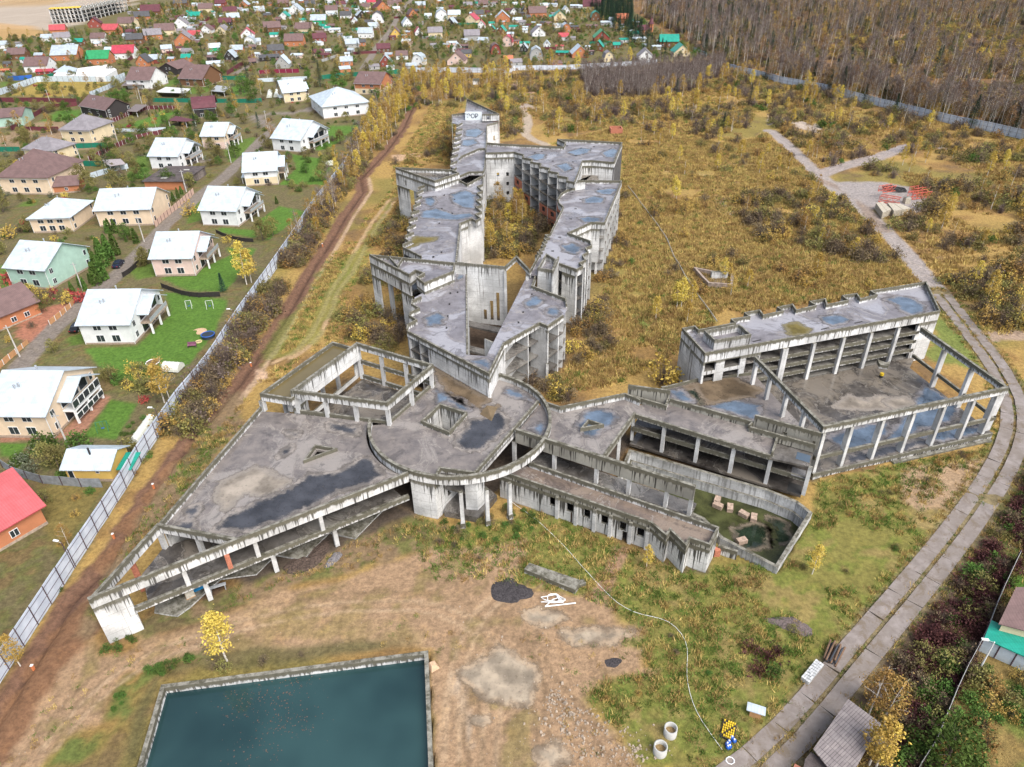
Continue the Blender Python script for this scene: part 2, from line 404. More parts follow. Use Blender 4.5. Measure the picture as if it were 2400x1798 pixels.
# ================================================================ ground
def vnoise(x, y, sc_, seed):
    r = np.random.RandomState(seed).rand(512, 512)
    X = x / sc_; Y = y / sc_; xi = np.floor(X).astype(int); yi = np.floor(Y).astype(int)
    fx = X - xi; fy = Y - yi; fx = fx * fx * (3 - 2 * fx); fy = fy * fy * (3 - 2 * fy)
    a = r[xi % 512, yi % 512]; b = r[(xi + 1) % 512, yi % 512]; c = r[xi % 512, (yi + 1) % 512]; d = r[(xi + 1) % 512, (yi + 1) % 512]
    return (a * (1 - fx) + b * fx) * (1 - fy) + (c * (1 - fx) + d * fx) * fy
def fbm(x, y, sc_, seed, o=4):
    s = 0; a = 1; t = 0
    for k in range(o): s = s + a * vnoise(x, y, sc_ / 2 ** k, seed + k); t += a; a *= .55
    return s / t
def inpoly(x, y, p):
    c = np.zeros(x.shape, bool); n = len(p)
    for i in range(n):
        x0, y0 = p[i]; x1, y1 = p[i - 1]
        if y0 == y1: continue
        m = ((y0 > y) != (y1 > y)) & (x < (x1 - x0) * (y - y0) / (y1 - y0) + x0); c ^= m
    return c
def dpath(x, y, p, closed=False):
    best = np.full(x.shape, 1e9)
    for i in range(len(p) - (0 if closed else 1)):
        ax, ay = p[i]; bx, by = p[(i + 1) % len(p)]; dx, dy = bx - ax, by - ay
        t = np.clip(((x - ax) * dx + (y - ay) * dy) / (dx * dx + dy * dy + 1e-9), 0, 1)
        best = np.minimum(best, np.hypot(x - ax - t * dx, y - ay - t * dy))
    return best
def arr(*segs): return np.concatenate([np.arange(a, b, s) for a, b, s in segs])

GX = arr((-1500, -900, 60), (-900, -330, 8), (-330, -110, 1.3), (-110, 110, .5), (110, 330, 1.3), (330, 900, 8), (900, 1501, 60))
GY = arr((-300, 24, 12), (24, 135, .5), (135, 330, 1.0), (330, 900, 5), (900, 2600, 60))
gx, gy = np.meshgrid(GX, GY); GS = gx.shape; gx = gx.ravel(); gy = gy.ravel(); GZ = np.zeros_like(gx)
n8 = fbm(gx, gy, 9, 3); n30 = fbm(gx, gy, 34, 9); n2 = fbm(gx, gy, 2.6, 21, 3); n1 = vnoise(gx, gy, .9, 31)
def C3(*c): return np.array(c)
OCHRE, OCHRE2, OLIVE, BROWN = C3(.34, .23, .082), C3(.25, .155, .06), C3(.185, .165, .05), C3(.14, .095, .056)
GREEN, LAWN, DIRT, DIRT2, TRENCH = C3(.145, .18, .04), C3(.085, .17, .03), C3(.315, .215, .135), C3(.225, .155, .095), C3(.165, .095, .064)
GREYT, SAND, ASPH = C3(.30, .275, .265), C3(.42, .36, .30), C3(.20, .175, .155)
def lp(a, b, w): return a + (b - a) * w[:, None]
def ss(e0, e1, x): t = np.clip((x - e0) / (e1 - e0), 0, 1); return t * t * (3 - 2 * t)
GC = lp(np.tile(OCHRE, (gx.size, 1)), OCHRE2, ss(.42, .62, n8)); GC = lp(GC, OLIVE, ss(.50, .66, n30) * .75); GC = lp(GC, BROWN, ss(.56, .72, n2 * .4 + n8 * .6) * .7)

def smooth_(p):
    for _ in range(3):
        o = [p[0]]
        for i in range(len(p) - 1): a, b = p[i], p[i + 1]; o += [(a[0] * .75 + b[0] * .25, a[1] * .75 + b[1] * .25), (a[0] * .25 + b[0] * .75, a[1] * .25 + b[1] * .75)]
        p = o + [p[-1]]
    return p
def paint(poly, col, feather=.5, amp=1.5, k=1.0, path=False, width=0, thr=None):
    p = np.array(poly); mg = feather + amp + width + 3
    bb = (gx > p[:, 0].min() - mg) & (gx < p[:, 0].max() + mg) & (gy > p[:, 1].min() - mg) & (gy < p[:, 1].max() + mg)
    ix = np.nonzero(bb)[0]
    if not ix.size: return
    x, y = gx[ix], gy[ix]
    if path: d = dpath(x, y, poly) - width
    else: d = dpath(x, y, poly, True); d = np.where(inpoly(x, y, poly), -d, d)
    d = d + (n2[ix] - .5) * 2 * amp + (n8[ix] - .5) * amp
    w = ss(feather, -feather, d) * k
    if thr is not None: w = w * ss(thr - .06, thr + .06, n2[ix] * .6 + n8[ix] * .4)
    col = np.array(col); v = .88 + .24 * n1[ix]
    GC[ix] = GC[ix] + (col[None, :] * v[:, None] - GC[ix]) * w[:, None]

FENCE_L = pts('d0 -200 1260; 45 870; c0 660 1560; 880 1230; 1080 920; 1240 640; 1400 410; 1550 190; b0 1800 1540; 2090 1090; 2209 920; b1 130 730; 300 480; 480 190; 600 30; a1 760 1480; 1000 1070; 1180 850; 1260 690')
FENCE_B = pts('a1 1380 622; 2209 632; a2 0 610; 480 603; 800 585; 1270 556')
FENCE_R = pts('a2 1840 600; 2209 690; a3 120 725; 490 792; 880 900; 1260 992; 1600 1076; 1840 1120; 2209 1205; 2700 1320')
VILLAGE = FENCE_L[:-1] + pts('a1 1260 640; a2 480 590; 1270 540; 1680 500; 1400 330; 1100 130; 900 0; p 1400 -60; p -400 -60; p -700 300; p -700 1700; p -300 1790')
FOREST = pts('a2 900 0; 1100 130; 1400 330; 1680 500; 1840 590; a3 490 775; 1260 975; 1840 1100; 2209 1190; p 3000 420; p 3600 -60; p 1500 -60')
paint(VILLAGE, (.135, .115, .06), 1.0, 1.0); paint(VILLAGE, (.115, .135, .04), 1, 1, .9, thr=.54); paint(VILLAGE, (.17, .105, .06), 1, 1, .7, thr=.60)
paint(FOREST, (.17, .105, .06), 2.0, 2.0); paint(FOREST, (.27, .16, .06), 1, 1, .7, thr=.52)
# wild clearing in the far wood
paint(pts('a3 1300 250; 1700 260; 2209 480; 2209 620; 1800 560; 1500 400'), (.30, .17, .09), 4, 4, .8)
# construction site at the far left
paint(pts('p -300 -40; p 310 -40; a0 1130 60; 700 210; 440 260; 0 250; p -400 70'), (.36, .31, .26), 3, 6); paint(pts('p -300 40; a0 0 200; 300 230; 430 300; 0 350; p -300 100'), (.42, .27, .12), 3, 5, .8)
paint(pts('p -200 -20; a0 700 0; 350 60; 0 60'), (.34, .22, .09), 3, 4, .7)
# lawns and gardens
for s in ('b0 1420 860; 1960 930; 1950 1000; 1800 1290; 1620 1500; 1200 1640; 950 1600; 700 1350; 1180 1330; 1470 1060', 'b0 1380 740; 1680 690; 2000 540; 1950 480; 2209 490; 2090 640; 1960 860; 1640 850; 1590 830',
          'b0 1880 310; 2209 330; 2209 400; 1900 350', 'c0 960 140; 1180 170; 1000 480; 715 450', 'a0 700 940; 720 1000; 590 1090; 290 1090; 500 950', 'a0 960 1100; 1470 1090; 1440 1030; 1560 955; 1390 960; 1270 1020',
          'a1 500 1085; 880 1080; 860 1150; 600 1290; 480 1300', 'a1 300 1330; 560 1370; 640 1450; 600 1600; 200 1595; 350 1450', 'b1 0 260; 200 120; 440 170; 230 330; 100 420; 0 300',
          'b0 0 620; 130 640; 60 760; 0 800', 'c0 0 510; 230 515; 150 640; 0 620', 'a0 2000 740; 2150 760; 2120 830; 1980 820', 'a1 560 700; 790 690; 780 740; 640 720', 'a1 1150 680; 1230 690; 1200 740; 1140 800'):
    paint(pts(s), LAWN, .4, .5)
for s in ('a0 1180 1350; 1290 1310; 1290 1480; 1150 1560; 1080 1560', 'a0 1930 1240; 2200 1180; 2200 1290; 2000 1420; 1940 1330', 'b0 0 640; 160 720; 200 840; 60 860; 0 830', 'b0 560 1250; 730 1220; 740 1310; 600 1330', 'b0 1100 680; 1320 610; 1340 720; 1190 760', 'a1 30 1420; 120 1400; 130 1440; 20 1480', 'b0 1600 120; 1720 60; 1740 240; 1620 280', 'a0 1600 760; 1840 740; 1800 800; 1620 810', 'a0 1400 700; 1560 690; 1550 740; 1430 750', 'a1 480 860; 560 850; 540 900; 470 900', 'b0 200 90; 330 60; 300 120; 140 130', 'a0 0 700; 180 700; 100 750; 0 790'):
    paint(pts(s), (.10, .16, .033), .5, .8)
paint(pts('a0 340 700; 950 700; 730 840; 80 830'), (.29, .22, .06), .8, .6); paint(pts('a0 330 1050; 700 1040; 880 1080; 1000 1200; 800 1300; 0 1260; 0 1180'), (.26, .19, .12), 1, 1.5)
paint(pts('c0 300 880; 900 890; 560 1440; 420 1420; 380 1050'), (.18, .145, .05), .8, 1.2)
paint(pts('b0 200 1045; 560 960; 640 990; 430 1110; 520 1135; 250 1310; 130 1250'), (.33, .15, .10), .2, .2); paint(pts('c0 880 90; 950 110; 700 460; 480 470; 0 500; 0 455; 470 465'), (.30, .16, .11), .2, .2)
for s, w_ in (('b0 100 1590; 330 1330; 500 1150; 760 900; 960 770; 1110 620; 1330 390; 1500 220; 1680 60; a0 1920 1540; 2130 1340; a1 60 1190; 150 1120; 0 1010', 2.4), ('a1 930 590; 1000 480; 1060 390; 1160 270; 1230 130; 1340 0', 2.6), ('a1 0 1000; 200 980; 430 960; 480 930', 2.5),
              ('a0 2030 640; 2209 530; a1 200 330; 330 280', 2.2), ('a0 1290 1330; 1600 1400; 1760 1380', 3)):
    paint(pts(s), ASPH, .35, .35, 1, True, w_)
# trench, earth strip and mounds along the fence
STRIP = pts('d0 -250 1560; 0 1270; 150 1010; 400 600; 620 230; c0 930 1560; 1330 930; 1720 400; 2060 0; b1 110 1290; 310 990; 470 700; 640 430; 770 210; 920 0; a1 900 1540; 1120 1310; 1280 1090; 1340 950; 1420 790')
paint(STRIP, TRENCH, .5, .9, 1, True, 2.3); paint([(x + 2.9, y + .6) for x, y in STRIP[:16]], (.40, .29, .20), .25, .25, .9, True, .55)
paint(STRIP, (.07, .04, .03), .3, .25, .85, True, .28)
for a, b, r in (('c0', (1750, 470), 1.7), ('c0', (1560, 690), 2.0), ('c0', (1420, 890), 2.0), ('c0', (1260, 1110), 2.3), ('c0', (1080, 1400), 2.3), ('d0', (710, 370), 2.2), ('d0', (560, 620), 2.6), ('d0', (400, 900), 2.6), ('d0', (190, 1180), 2.6), ('d0', (60, 1500), 2.2)):
    x, y = q(a, *b); dx, dy = .42, .9
    paint([(x - dx * r * 1.3, y - dy * r * 1.3), (x + dx * r * 1.3, y + dy * r * 1.3)], (.19, .105, .06), .3, .4, 1, True, r * .8)
for s in ('b1 1150 70; 1000 270; 880 470; 750 700; 640 870; 580 1030; 480 1220; 330 1390; 150 1480', 'b1 1190 90; 1060 270; 950 470; 830 700; 700 870; 650 1030; 560 1220; 420 1360; 300 1440'):
    paint(pts(s), (.40, .28, .165), .25, .2, .95, True, .6)
paint(pts('b1 1180 60; 1000 300; 860 520; 640 600; 520 700; 480 900; 250 1100; 100 1300; 60 1500; 500 1300; 760 900; 900 700; 1000 480'), GREEN, 1, 2, .6)
paint(pts('b1 0 1530; 90 1550; 110 1600; 40 1640; 0 1640'), (.45, .32, .23), .3, .4); paint(pts('a1 1170 1340; 1480 1310; 1500 1350; 1200 1400'), (.42, .29, .19), .8, 1)
paint(pts('a1 1400 1120; 1590 1040; 1550 1160; 1400 1240'), GREEN, .8, 1, .8); paint(pts('a1 1420 1300; 1560 1100; 1650 1060; 1500 1240'), (.33, .2, .12), .6, .6, .8)
# front yard: bare earth, grass, puddle stains
FGRASS = pts('c1 1250 1230; 1600 1240; 2209 1180; c2 200 1050; 800 1330; 1500 1640; 1800 1560; 2209 1560; c3 80 1600; 400 1100; 430 840; 1130 690; 1900 560; 2010 420; 2050 330; 1990 700; 1750 950; 1400 1370; 1200 1657; d3 1180 0; 700 520; 340 900; 0 1380; d2 2150 1657; 1100 1657; 900 1300; 600 1000; 880 890; 1240 830; 1100 640; 900 600; 1130 470; 860 290; 640 190; 0 60; d1 1900 40; 1500 80; c1 1400 1400')
paint(FGRASS, (.19, .175, .052), .8, 1.0); paint(FGRASS, (.12, .165, .03), .6, .6, .8, thr=.50); paint(FGRASS, (.27, .19, .085), .6, .6, .7, thr=.57)
YARD = pts('d0 -300 1657; 60 1640; 240 1330; 560 830; 800 560; 880 700; 1100 690; 1500 540; 1830 420; 2209 260; d1 200 150; 700 60; c1 1000 1590; 1500 1430; 2000 1420; 2209 1400; c2 120 1340; d2 0 60; 180 130; 640 190; 860 290; 880 430; 1130 470; 1060 560; 900 590; 1130 640; 1100 800; 1240 830; 880 890; 600 1000; 560 1060; 700 1250; 900 1300; 950 1450; 1150 1700; p 1500 1900; p 1010 1900; d1 1540 1657; 1500 640; 1340 610; 500 690; 0 660; d0 1900 800; 1560 720; 1080 850; 960 1000; 880 1250; 600 1380; 430 1500; 300 1700; p -80 1900')
paint(YARD, DIRT, .7, 1.0); paint(YARD, DIRT2, 1, 1, .8, thr=.55); paint(YARD, (.23, .19, .075), 1, 1, .55, thr=.60)
paint(pts('d1 0 300; 700 250; 1400 400; 1450 600; 800 650; 0 700'), (.25, .19, .085), 1.5, 1.5, .6, thr=.48)
for s in ('d2 -500 850; -100 600; 200 800; 240 900; 150 1150; -200 1100', 'd2 100 310; 300 290; 450 360; 300 420; 120 400', 'd2 420 470; 640 450; 1050 490; 900 570; 500 590', 'd2 200 1500; 400 1460; 500 1600; 250 1640', 'd1 1880 1250; 1990 1230; 1960 1290'):
    paint(pts(s), (.33, .25, .17), .5, .8)
for s in ('d1 1740 890; 1770 1100; 1830 1300; 1850 1480', 'd1 1800 880; 1820 1150; 1830 1290', 'd1 1680 850; 1690 1000'):
    paint(pts(s), (.45, .36, .27), .2, .15, .9, True, .25)
paint(pts('d0 1250 520; 1500 470; 1830 380; 2209 200; d1 250 60; 300 250; 0 400; d0 1900 640; 1560 600; 1200 640'), (.36, .25, .155), 1, 1.2, .7)
paint(pts('d1 0 600; 300 640; 900 560; 1340 590; 1000 660; 500 720; 0 800; d0 1800 800; 1400 900; 1290 1200; 1190 1657; 1050 1657; 1150 1200; 1300 900; 1500 760'), (.11, .10, .045), .7, .8, .85)
paint(pts('d0 1080 860; 1300 800; 1700 600; 1830 560; 1900 700; 1560 760; 1200 1000; 1150 1200; 850 1500; 700 1657; 380 1657; 600 1400; 880 1260; 980 1000'), (.095, .14, .035), .5, .9, .8, thr=.52)
for s in ('c1 640 1300; 1000 1290; 900 1340; 700 1400; 560 1600; 200 1640; 180 1530; 480 1480', 'd0 1720 120; 1850 60; 1990 80; 1800 330; 1720 250'): paint(pts(s), (.085, .055, .04), .5, .7, .9)
paint(pts('c1 1000 1130; 1110 1100; 1080 1250; 950 1290; 900 1310'), (.35, .17, .11), .4, .4); paint(pts('c2 880 1400; 1020 1420; 960 1560; 900 1657; d2 840 190; 690 180; 800 -60'), (.31, .20, .13), .3, .3)
paint(pts('c3 1150 740; 1400 690; 1750 650; 1920 620; 1780 880; 1620 1070; 1300 1120; 1170 1000'), (.33, .235, .15), .8, 1); paint(pts('c3 1200 1140; 1600 1080; 1450 1280; 1250 1240'), (.29, .215, .10), .8, 1.2, .8)
for s in ('c0 2100 330; 1800 700; 1500 1100; 1340 1215; 1240 1330; 1050 1600; d0 900 300; 860 420; 760 560; 700 500; 760 300; c0 960 1560; 1330 960; 1750 420; 2030 60', 'c1 1300 1000; 1080 1080; 860 1330; 620 1290; 400 1520; 160 1480; 0 1650; d0 1640 280; 1330 330; 1100 500; 1250 560; 1700 420; 2209 220; d1 200 100; 700 20; c1 1000 1560; 1500 1420; 1600 1250'):
    paint(pts(s), (.21, .15, .09), 1.0, 1.2); paint(pts(s), (.115, .145, .035), .6, .8, .85, thr=.53); paint(pts(s), (.14, .09, .06), .6, .8, .7, thr=.60)
for k, s in enumerate(('d0 300 1500; 700 1000; 1200 650; 1800 460; d1 0 330; 700 200; 1500 180; 2000 330; d2 100 500; 200 900; 250 1300; 350 1657', 'd0 420 1500; 800 1060; 1280 710; 1850 520; d1 0 400; 700 270; 1450 250; 1850 400; 2100 700; 2050 1100; 2000 1657', 'd1 1900 1657; 1850 1200; 1900 800; 2000 500; d2 0 200; 300 0', 'd1 1680 1600; 1700 1000; 1800 600; 1950 300; 2200 100', 'd2 1000 1657; 700 1350; 500 1100; 300 900; 150 500')):
    for o_ in (-.8, .8): paint(offset(smooth_(pts(s)), o_, False), ((.21, .145, .09), (.38, .28, .185))[k % 2], .22, .25, .75, True, .22)
# right of the road
RSIDE = pts('c3 2240 400; 2100 830; 1900 1060; 1730 1300; 1520 1600; d3 1300 240; 1080 560; 800 800; 560 1200; 400 1450; 300 1700; p 2300 1900; p 3000 1900; p 3000 900')
paint(RSIDE, (.11, .078, .055), .7, .8); paint(RSIDE, (.12, .12, .035), .6, .8, .8, thr=.56)
paint(pts('d3 1850 600; 2209 800; 2500 1000; p 2700 1900; d3 1340 1657; 1560 1150; 1750 800'), (.22, .16, .06), .6, .8); paint(pts('d3 2100 0; 2209 0; 2500 0; 2400 200; 2150 160; 2060 130; 2130 -60'), LAWN, .3, .3); paint(pts('d3 1850 600; 2209 800; 2500 1000; p 2700 1900; d3 1340 1657; 1560 1150; 1750 800'), (.10, .14, .03), .6, .8, .8, thr=.55)
# muddy tracks and clearings, upper right
for s, w_, c_ in (('b3 1480 880; 1380 760; 1200 540; 1000 330; 800 130; 640 20; a3 430 1500; 270 1350; 130 1210; 10 1130', 2.6, (.30, .27, .26)), ('a3 430 1510; 700 1420; 1000 1340; 1200 1270', 3.2, (.30, .265, .255)), ('a3 450 1560; 600 1600; b3 800 60; 900 230; 1000 330', 2, (.26, .21, .18)),
                  ('b3 2209 1230; 1950 1240; 1800 1280', 2.0, (.33, .25, .19)), ('a2 180 930; 110 900; 90 960; 130 1000; 140 1080; 110 1150; 180 1210; 300 1250', 2.0, (.36, .30, .24)), ('a2 120 780; 150 870; 100 920', 2.2, (.36, .30, .26)), ('a2 960 1395; 1150 1440; 1400 1480; 1700 1520', 1.0, (.40, .30, .16)), ('a2 -100 700; 60 720; 130 800', 4, (.30, .20, .14))):
    paint(pts(s), c_, .5, .6, 1, True, w_)
for s, c_ in (('a3 200 1060; 330 1040; 600 1120; 720 1150; 690 1180; 450 1150; 260 1110', (.42, .36, .31)), ('a3 560 1570; 1000 1570; 1250 1620; b3 1400 60; 1300 180; 900 140; 700 40', (.29, .265, .26)), ('a3 1000 1310; 1300 1210; 1550 1260; 1540 1300; 1350 1240; 1150 1330', (.27, .25, .26)), ('a3 0 1010; 150 950; 170 1040; 0 1080', (.3, .27, .26)),
              ('b2 1750 40; 1950 60; 1930 200; 1760 190', (.24, .21, .20)), ('b3 540 220; 700 220; 690 250; 560 260', (.38, .34, .30)), ('b2 1130 60; 1290 80; 1250 120; 1140 100', (.09, .05, .05)), ('b2 1290 290; 1450 310; 1430 330; 1310 320', (.085, .045, .045)), ('b2 1370 370; 1530 400; 1500 430; 1390 420', (.085, .045, .05)), ('b2 1540 660; 1690 670; 1640 700; 1560 690', (.09, .05, .05))):
    paint(pts(s), c_, .6, 1.2)
for s in ('b2 820 800; 960 830; 930 960; 860 960', 'b2 950 1000; 1200 900; 1230 1100; 1450 1200; 1430 1350; 1240 1300; 1100 1150', 'b2 1450 1080; 1700 1050; 1750 1130; 1480 1140', 'b2 960 0; 1050 50; 1250 250; 1400 600; 1500 750; 1430 700; 1250 420; 1050 200', 'b3 1480 1080; 1690 1250; 1900 1560; 1350 1450', 'c3 2000 400; 2040 330; 1960 700; 1850 620'):
    paint(pts(s), (.14, .19, .05), 1.0, 1.6, .85)
paint(pts('E7 0 -200; E8 640 740; 480 740; 860 560; 1000 100; E4 1300 1500; 1600 1300; 1800 1000'), (.15, .105, .05), 1.5, 2, .7)

ROADC = pts('p 1690 1860; d3 -150 1830; 160 1450; 520 990; 790 650; 1000 420; 1350 0; c3 1350 1640; 1560 1380; 1760 1130; 1960 820; 2060 640; 2140 480; 2165 330; 2130 130; 2070 -30; b3 1990 1530; 1900 1400; 1700 1150; 1560 970; 1470 860')
paint(ROADC, (.20, .165, .095), .5, .6, 1, True, 2.6)
POOL = pts('d0 1390 945; d1 1485 650; p 1018 1860; p 303 1860', .5)
BASIN = pts('c2 1010 560; 2209 905; c3 260 1010; 385 1110; 85 1590; c2 1800 1330; 1640 1165; 900 830', 1.2)
for poly, zz in ((POOL, -3.0), (BASIN, -2.6)):
    m = inpoly(gx, gy, offset(ccw(poly), .2)); GZ[m] = zz
relief = (n8 - .5) * .5 + (n2 - .5) * .22
GZ = np.where(GZ < -1, GZ, relief * ss(24, 40, gy))
s_ = dpath(gx, gy, STRIP); GZ = np.where((s_ < .9) & (GZ > -1), GZ - .7 * (1 - s_ / .9), GZ)
for a, b, r in (('c0', (1750, 470), 2), ('c0', (1560, 690), 2), ('c0', (1420, 890), 2), ('c0', (1260, 1110), 2.2), ('c0', (1080, 1400), 2.2), ('d0', (710, 370), 2.2), ('d0', (560, 620), 2.4), ('d0', (400, 900), 2.4), ('d0', (190, 1180), 2.4)):
    x, y = q(a, *b); GZ = GZ + .55 * np.exp(-((gx - x) ** 2 + (gy - y) ** 2) / (r * r))
nr, nc = GS
idx = np.arange(nr * nc).reshape(GS)
quads = np.stack([idx[:-1, :-1], idx[:-1, 1:], idx[1:, 1:], idx[1:, :-1]], -1).reshape(-1, 4)
me = bpy.data.meshes.new('ground')
me.vertices.add(gx.size); me.vertices.foreach_set('co', np.stack([gx, gy, GZ], 1).ravel().astype(np.float32))
me.loops.add(quads.size); me.loops.foreach_set('vertex_index', quads.ravel().astype(np.int32))
me.polygons.add(len(quads)); me.polygons.foreach_set('loop_start', np.arange(0, quads.size, 4, dtype=np.int32)); me.polygons.foreach_set('loop_total', np.full(len(quads), 4, np.int32))
me.update(calc_edges=True)
ca = me.attributes.new('cover', 'FLOAT_COLOR', 'POINT')
ca.data.foreach_set('color', np.concatenate([np.clip(GC, 0, 1), np.ones((gx.size, 1))], 1).ravel().astype(np.float32))
me.polygons.foreach_set('use_smooth', np.ones(len(quads), bool))
t = NT('ground_cover'); a = t.attr('cover').outputs['Color']; po = t.pos()
f1 = t.noise(po, 1.4, 6, .75); f2 = t.noise(po, 7, 4, .7); f3 = t.noise(t.scale(po, 1, 1, 1), .35, 5, .7)
c = t.mix(t.ramp(f1, .32, .68), t.mix(1.0, a, (.70, .68, .66), 'MULTIPLY'), t.mix(1.0, a, (1.25, 1.23, 1.18), 'MULTIPLY'))
c = t.mix(t.ramp(f2, .55, .75, 0, .45), c, t.mix(1.0, c, (.45, .42, .42), 'MULTIPLY'))
c = t.mix(t.ramp(f3, .52, .72, 0, .3), c, t.mix(1.0, c, (1.25, 1.1, .8), 'MULTIPLY'))
f4 = t.noise(po, 22, 3, .7); c = t.mix(t.ramp(f4, .58, .72, 0, .2), c, t.mix(1.0, c, (1.5, 1.45, 1.35), 'MULTIPLY')); c = t.mix(t.ramp(f4, .28, .42, .4, 0), c, t.mix(1.0, c, (.5, .47, .46), 'MULTIPLY'))
t.bump(t.math('ADD', f1, t.math('MULTIPLY', f2, .5)), .8, .25)
me.materials.append(t.set(c, .9, .15))
ground = bpy.data.objects.new('ground', me); COL.objects.link(ground); ground['kind'] = 'structure'
def gz(x, y):
    i = min(max(np.searchsorted(GY, y) - 1, 0), nr - 2); j = min(max(np.searchsorted(GX, x) - 1, 0), nc - 2)
    return float(GZ.reshape(GS)[i:i + 2, j:j + 2].mean())

# ---------------------------------------------------------------- concrete slab road
t = NT('road_concrete'); po = t.pos(); n = t.noise(po, .8, 6, .7); n_ = t.noise(po, .22, 4)
n9 = t.noise(po, .5, 6, .75, .6); M_ROAD = t.set(t.mix(t.ramp(n9, .50, .62, 0, .8), t.mix(t.ramp(n_, .4, .62, 0, .7), t.mix(t.ramp(n, .3, .7), (.185, .155, .135), (.28, .245, .225)), t.mix(t.noise(po, 3, 5, .7), (.11, .085, .065), (.25, .22, .20))), (.15, .115, .08)), t.ramp(n_, .4, .65, .35, .75), .4)
road = tag(prism('road', offset(pts('c3 2100 560; 2110 600; 2120 640'), 0, False) + [q('c3', 2090, 600)], .01, .015, M_ROAD), None, kind='structure')
def resample(p, step):
    out = [p[0]]; need = step
    for i in range(len(p) - 1):
        a, b = p[i], p[i + 1]; L = math.hypot(b[0] - a[0], b[1] - a[1]); s = 0
        if L < .05: continue
        while L - s >= need: s += need; out.append(lerp(a, b, s / L)); need = step
        need -= L - s
    return out
def smooth(p, k=4):
    for _ in range(k): p = [p[0]] + [((p[i - 1][0] + 2 * p[i][0] + p[i + 1][0]) / 4, (p[i - 1][1] + 2 * p[i][1] + p[i + 1][1]) / 4) for i in range(1, len(p) - 1)] + [p[-1]]
    return p
rc = smooth(resample(ROADC, 5.6), 3)
rng = random.Random(5)
for lo, hi in ((.24, 2.2), (-2.25, -.28)):
    A, B = offset(rc, lo, False), offset(rc, hi, False)
    for i in range(len(rc) - 1):
        j = [rng.uniform(-.14, .14) for _ in range(4)]
        a, b, c, d = A[i], A[i + 1], B[i + 1], B[i]
        g = .003
        poly = [lerp(a, b, g), lerp(b, a, g), lerp(c, d, g), lerp(d, c, g)]
        poly = [(x + j[k], y + j[k]) for k, (x, y) in enumerate(poly)]
        z = .15 + rng.uniform(-.02, .02)
        prism('slab', poly, -.3, z, M_ROAD, road)
CLIP = None
_puddle = puddle
_pn = [0]
def puddle(poly, z, *a, **k):
    _pn[0] += 1; return _puddle(poly, z + .003 * (_pn[0] % 9), *a, clip=CLIP, **k)   # each stain a few millimetres above the last

# ================================================================ the abandoned concrete complex
from mathutils.geometry import tessellate_polygon
def prism_h(name, outer, holes, z0, z1, mat, parent=None):
    outer = ccw(outer); holes = [ccw(h)[::-1] for h in holes]; loops = [outer] + holes
    flat_ = [p for l in loops for p in l]; n = len(flat_)
    tri = tessellate_polygon([[Vector((x, y, 0)) for x, y in l] for l in loops])
    V = [(x, y, z1) for x, y in flat_] + [(x, y, z0) for x, y in flat_]; F = []
    for a, b, c in tri:
        A, B, C_ = flat_[a], flat_[b], flat_[c]
        if (B[0] - A[0]) * (C_[1] - A[1]) - (B[1] - A[1]) * (C_[0] - A[0]) < 0: b, c = c, b
        F.append([a, b, c]); F.append([a + n, c + n, b + n])
    k = 0
    for l in loops:
        for i in range(len(l)): j = (i + 1) % len(l); F.append([k + i, k + i + n, k + j + n, k + j])
        k += len(l)
    uv = {'UVMap': [], 'drip': []}
    for f in F:
        for i in f: uv['UVMap'].append((V[i][0], V[i][1] + V[i][2])); uv['drip'].append((V[i][0], z1 - V[i][2] + .6))
    return mesh_obj(name, V, F, mat, parent, uv)

def centroid(p): return (sum(x for x, _ in p) / len(p), sum(y for _, y in p) / len(p))
def wing(name, label, p):
    c = centroid(p); return thing(name, label, 'building', (c[0], c[1], 0))
def proj_s(a, b, p):
    L = math.hypot(b[0] - a[0], b[1] - a[1]); return ((p[0] - a[0]) * (b[0] - a[0]) + (p[1] - a[1]) * (b[1] - a[1])) / L
def perp(a, b):
    L = math.hypot(b[0] - a[0], b[1] - a[1]); return (-(b[1] - a[1]) / L, (b[0] - a[0]) / L)
def cross_walls(par, a, b, ss_, depth, z0, z1, th=.3, mat=None, name='partition_wall', inset=.12):
    n = perp(a, b); L = math.hypot(b[0] - a[0], b[1] - a[1])
    for s in ss_:
        p = lerp(a, b, s); p0 = (p[0] + n[0] * inset, p[1] + n[1] * inset); p1 = (p[0] + n[0] * depth, p[1] + n[1] * depth)
        wall(name, p0, p1, z0, z1, th, mat or M_COLN, par, side=0)
def floors(par, poly, zs, mat=M_FLOOR, inset=.12, th=.28, holes=()):
    for i, z in enumerate(zs): prism_h('floor_slab', offset(ccw(poly), inset + .004 * i), holes, z - th, z, mat, par)

TOP, SL = 8.4, 7.2
# ---- round ring: fit the circle through the surveyed rim
_rim = [P(u, v, TOP) for u, v in ((874.3, 1008.6), (874.3, 1030.4), (882.5, 1060.2), (904.2, 1087.4), (1015.6, 1120), (1061.7, 1120), (1143.2, 1110.5), (1200, 1088.5), (1240.7, 1063), (1273, 1030), (1287, 997.8), (1288.3, 973.3), (1279, 942), (1261, 917.5), (1243.5, 900), (1224.6, 889), (1201, 880.8), (1171.4, 873.7))]
_A = np.array([(2 * x, 2 * y, 1) for x, y in _rim]); _b2 = np.array([x * x + y * y for x, y in _rim])
_s = np.linalg.lstsq(_A, _b2, rcond=None)[0]; RC = (float(_s[0]), float(_s[1])); RR = float(math.sqrt(_s[2] + _s[0] ** 2 + _s[1] ** 2))
def rang(p): return math.atan2(p[1] - RC[1], p[0] - RC[0])
def rpt(a, r=RR): return (RC[0] + r * math.cos(a), RC[1] + r * math.sin(a))
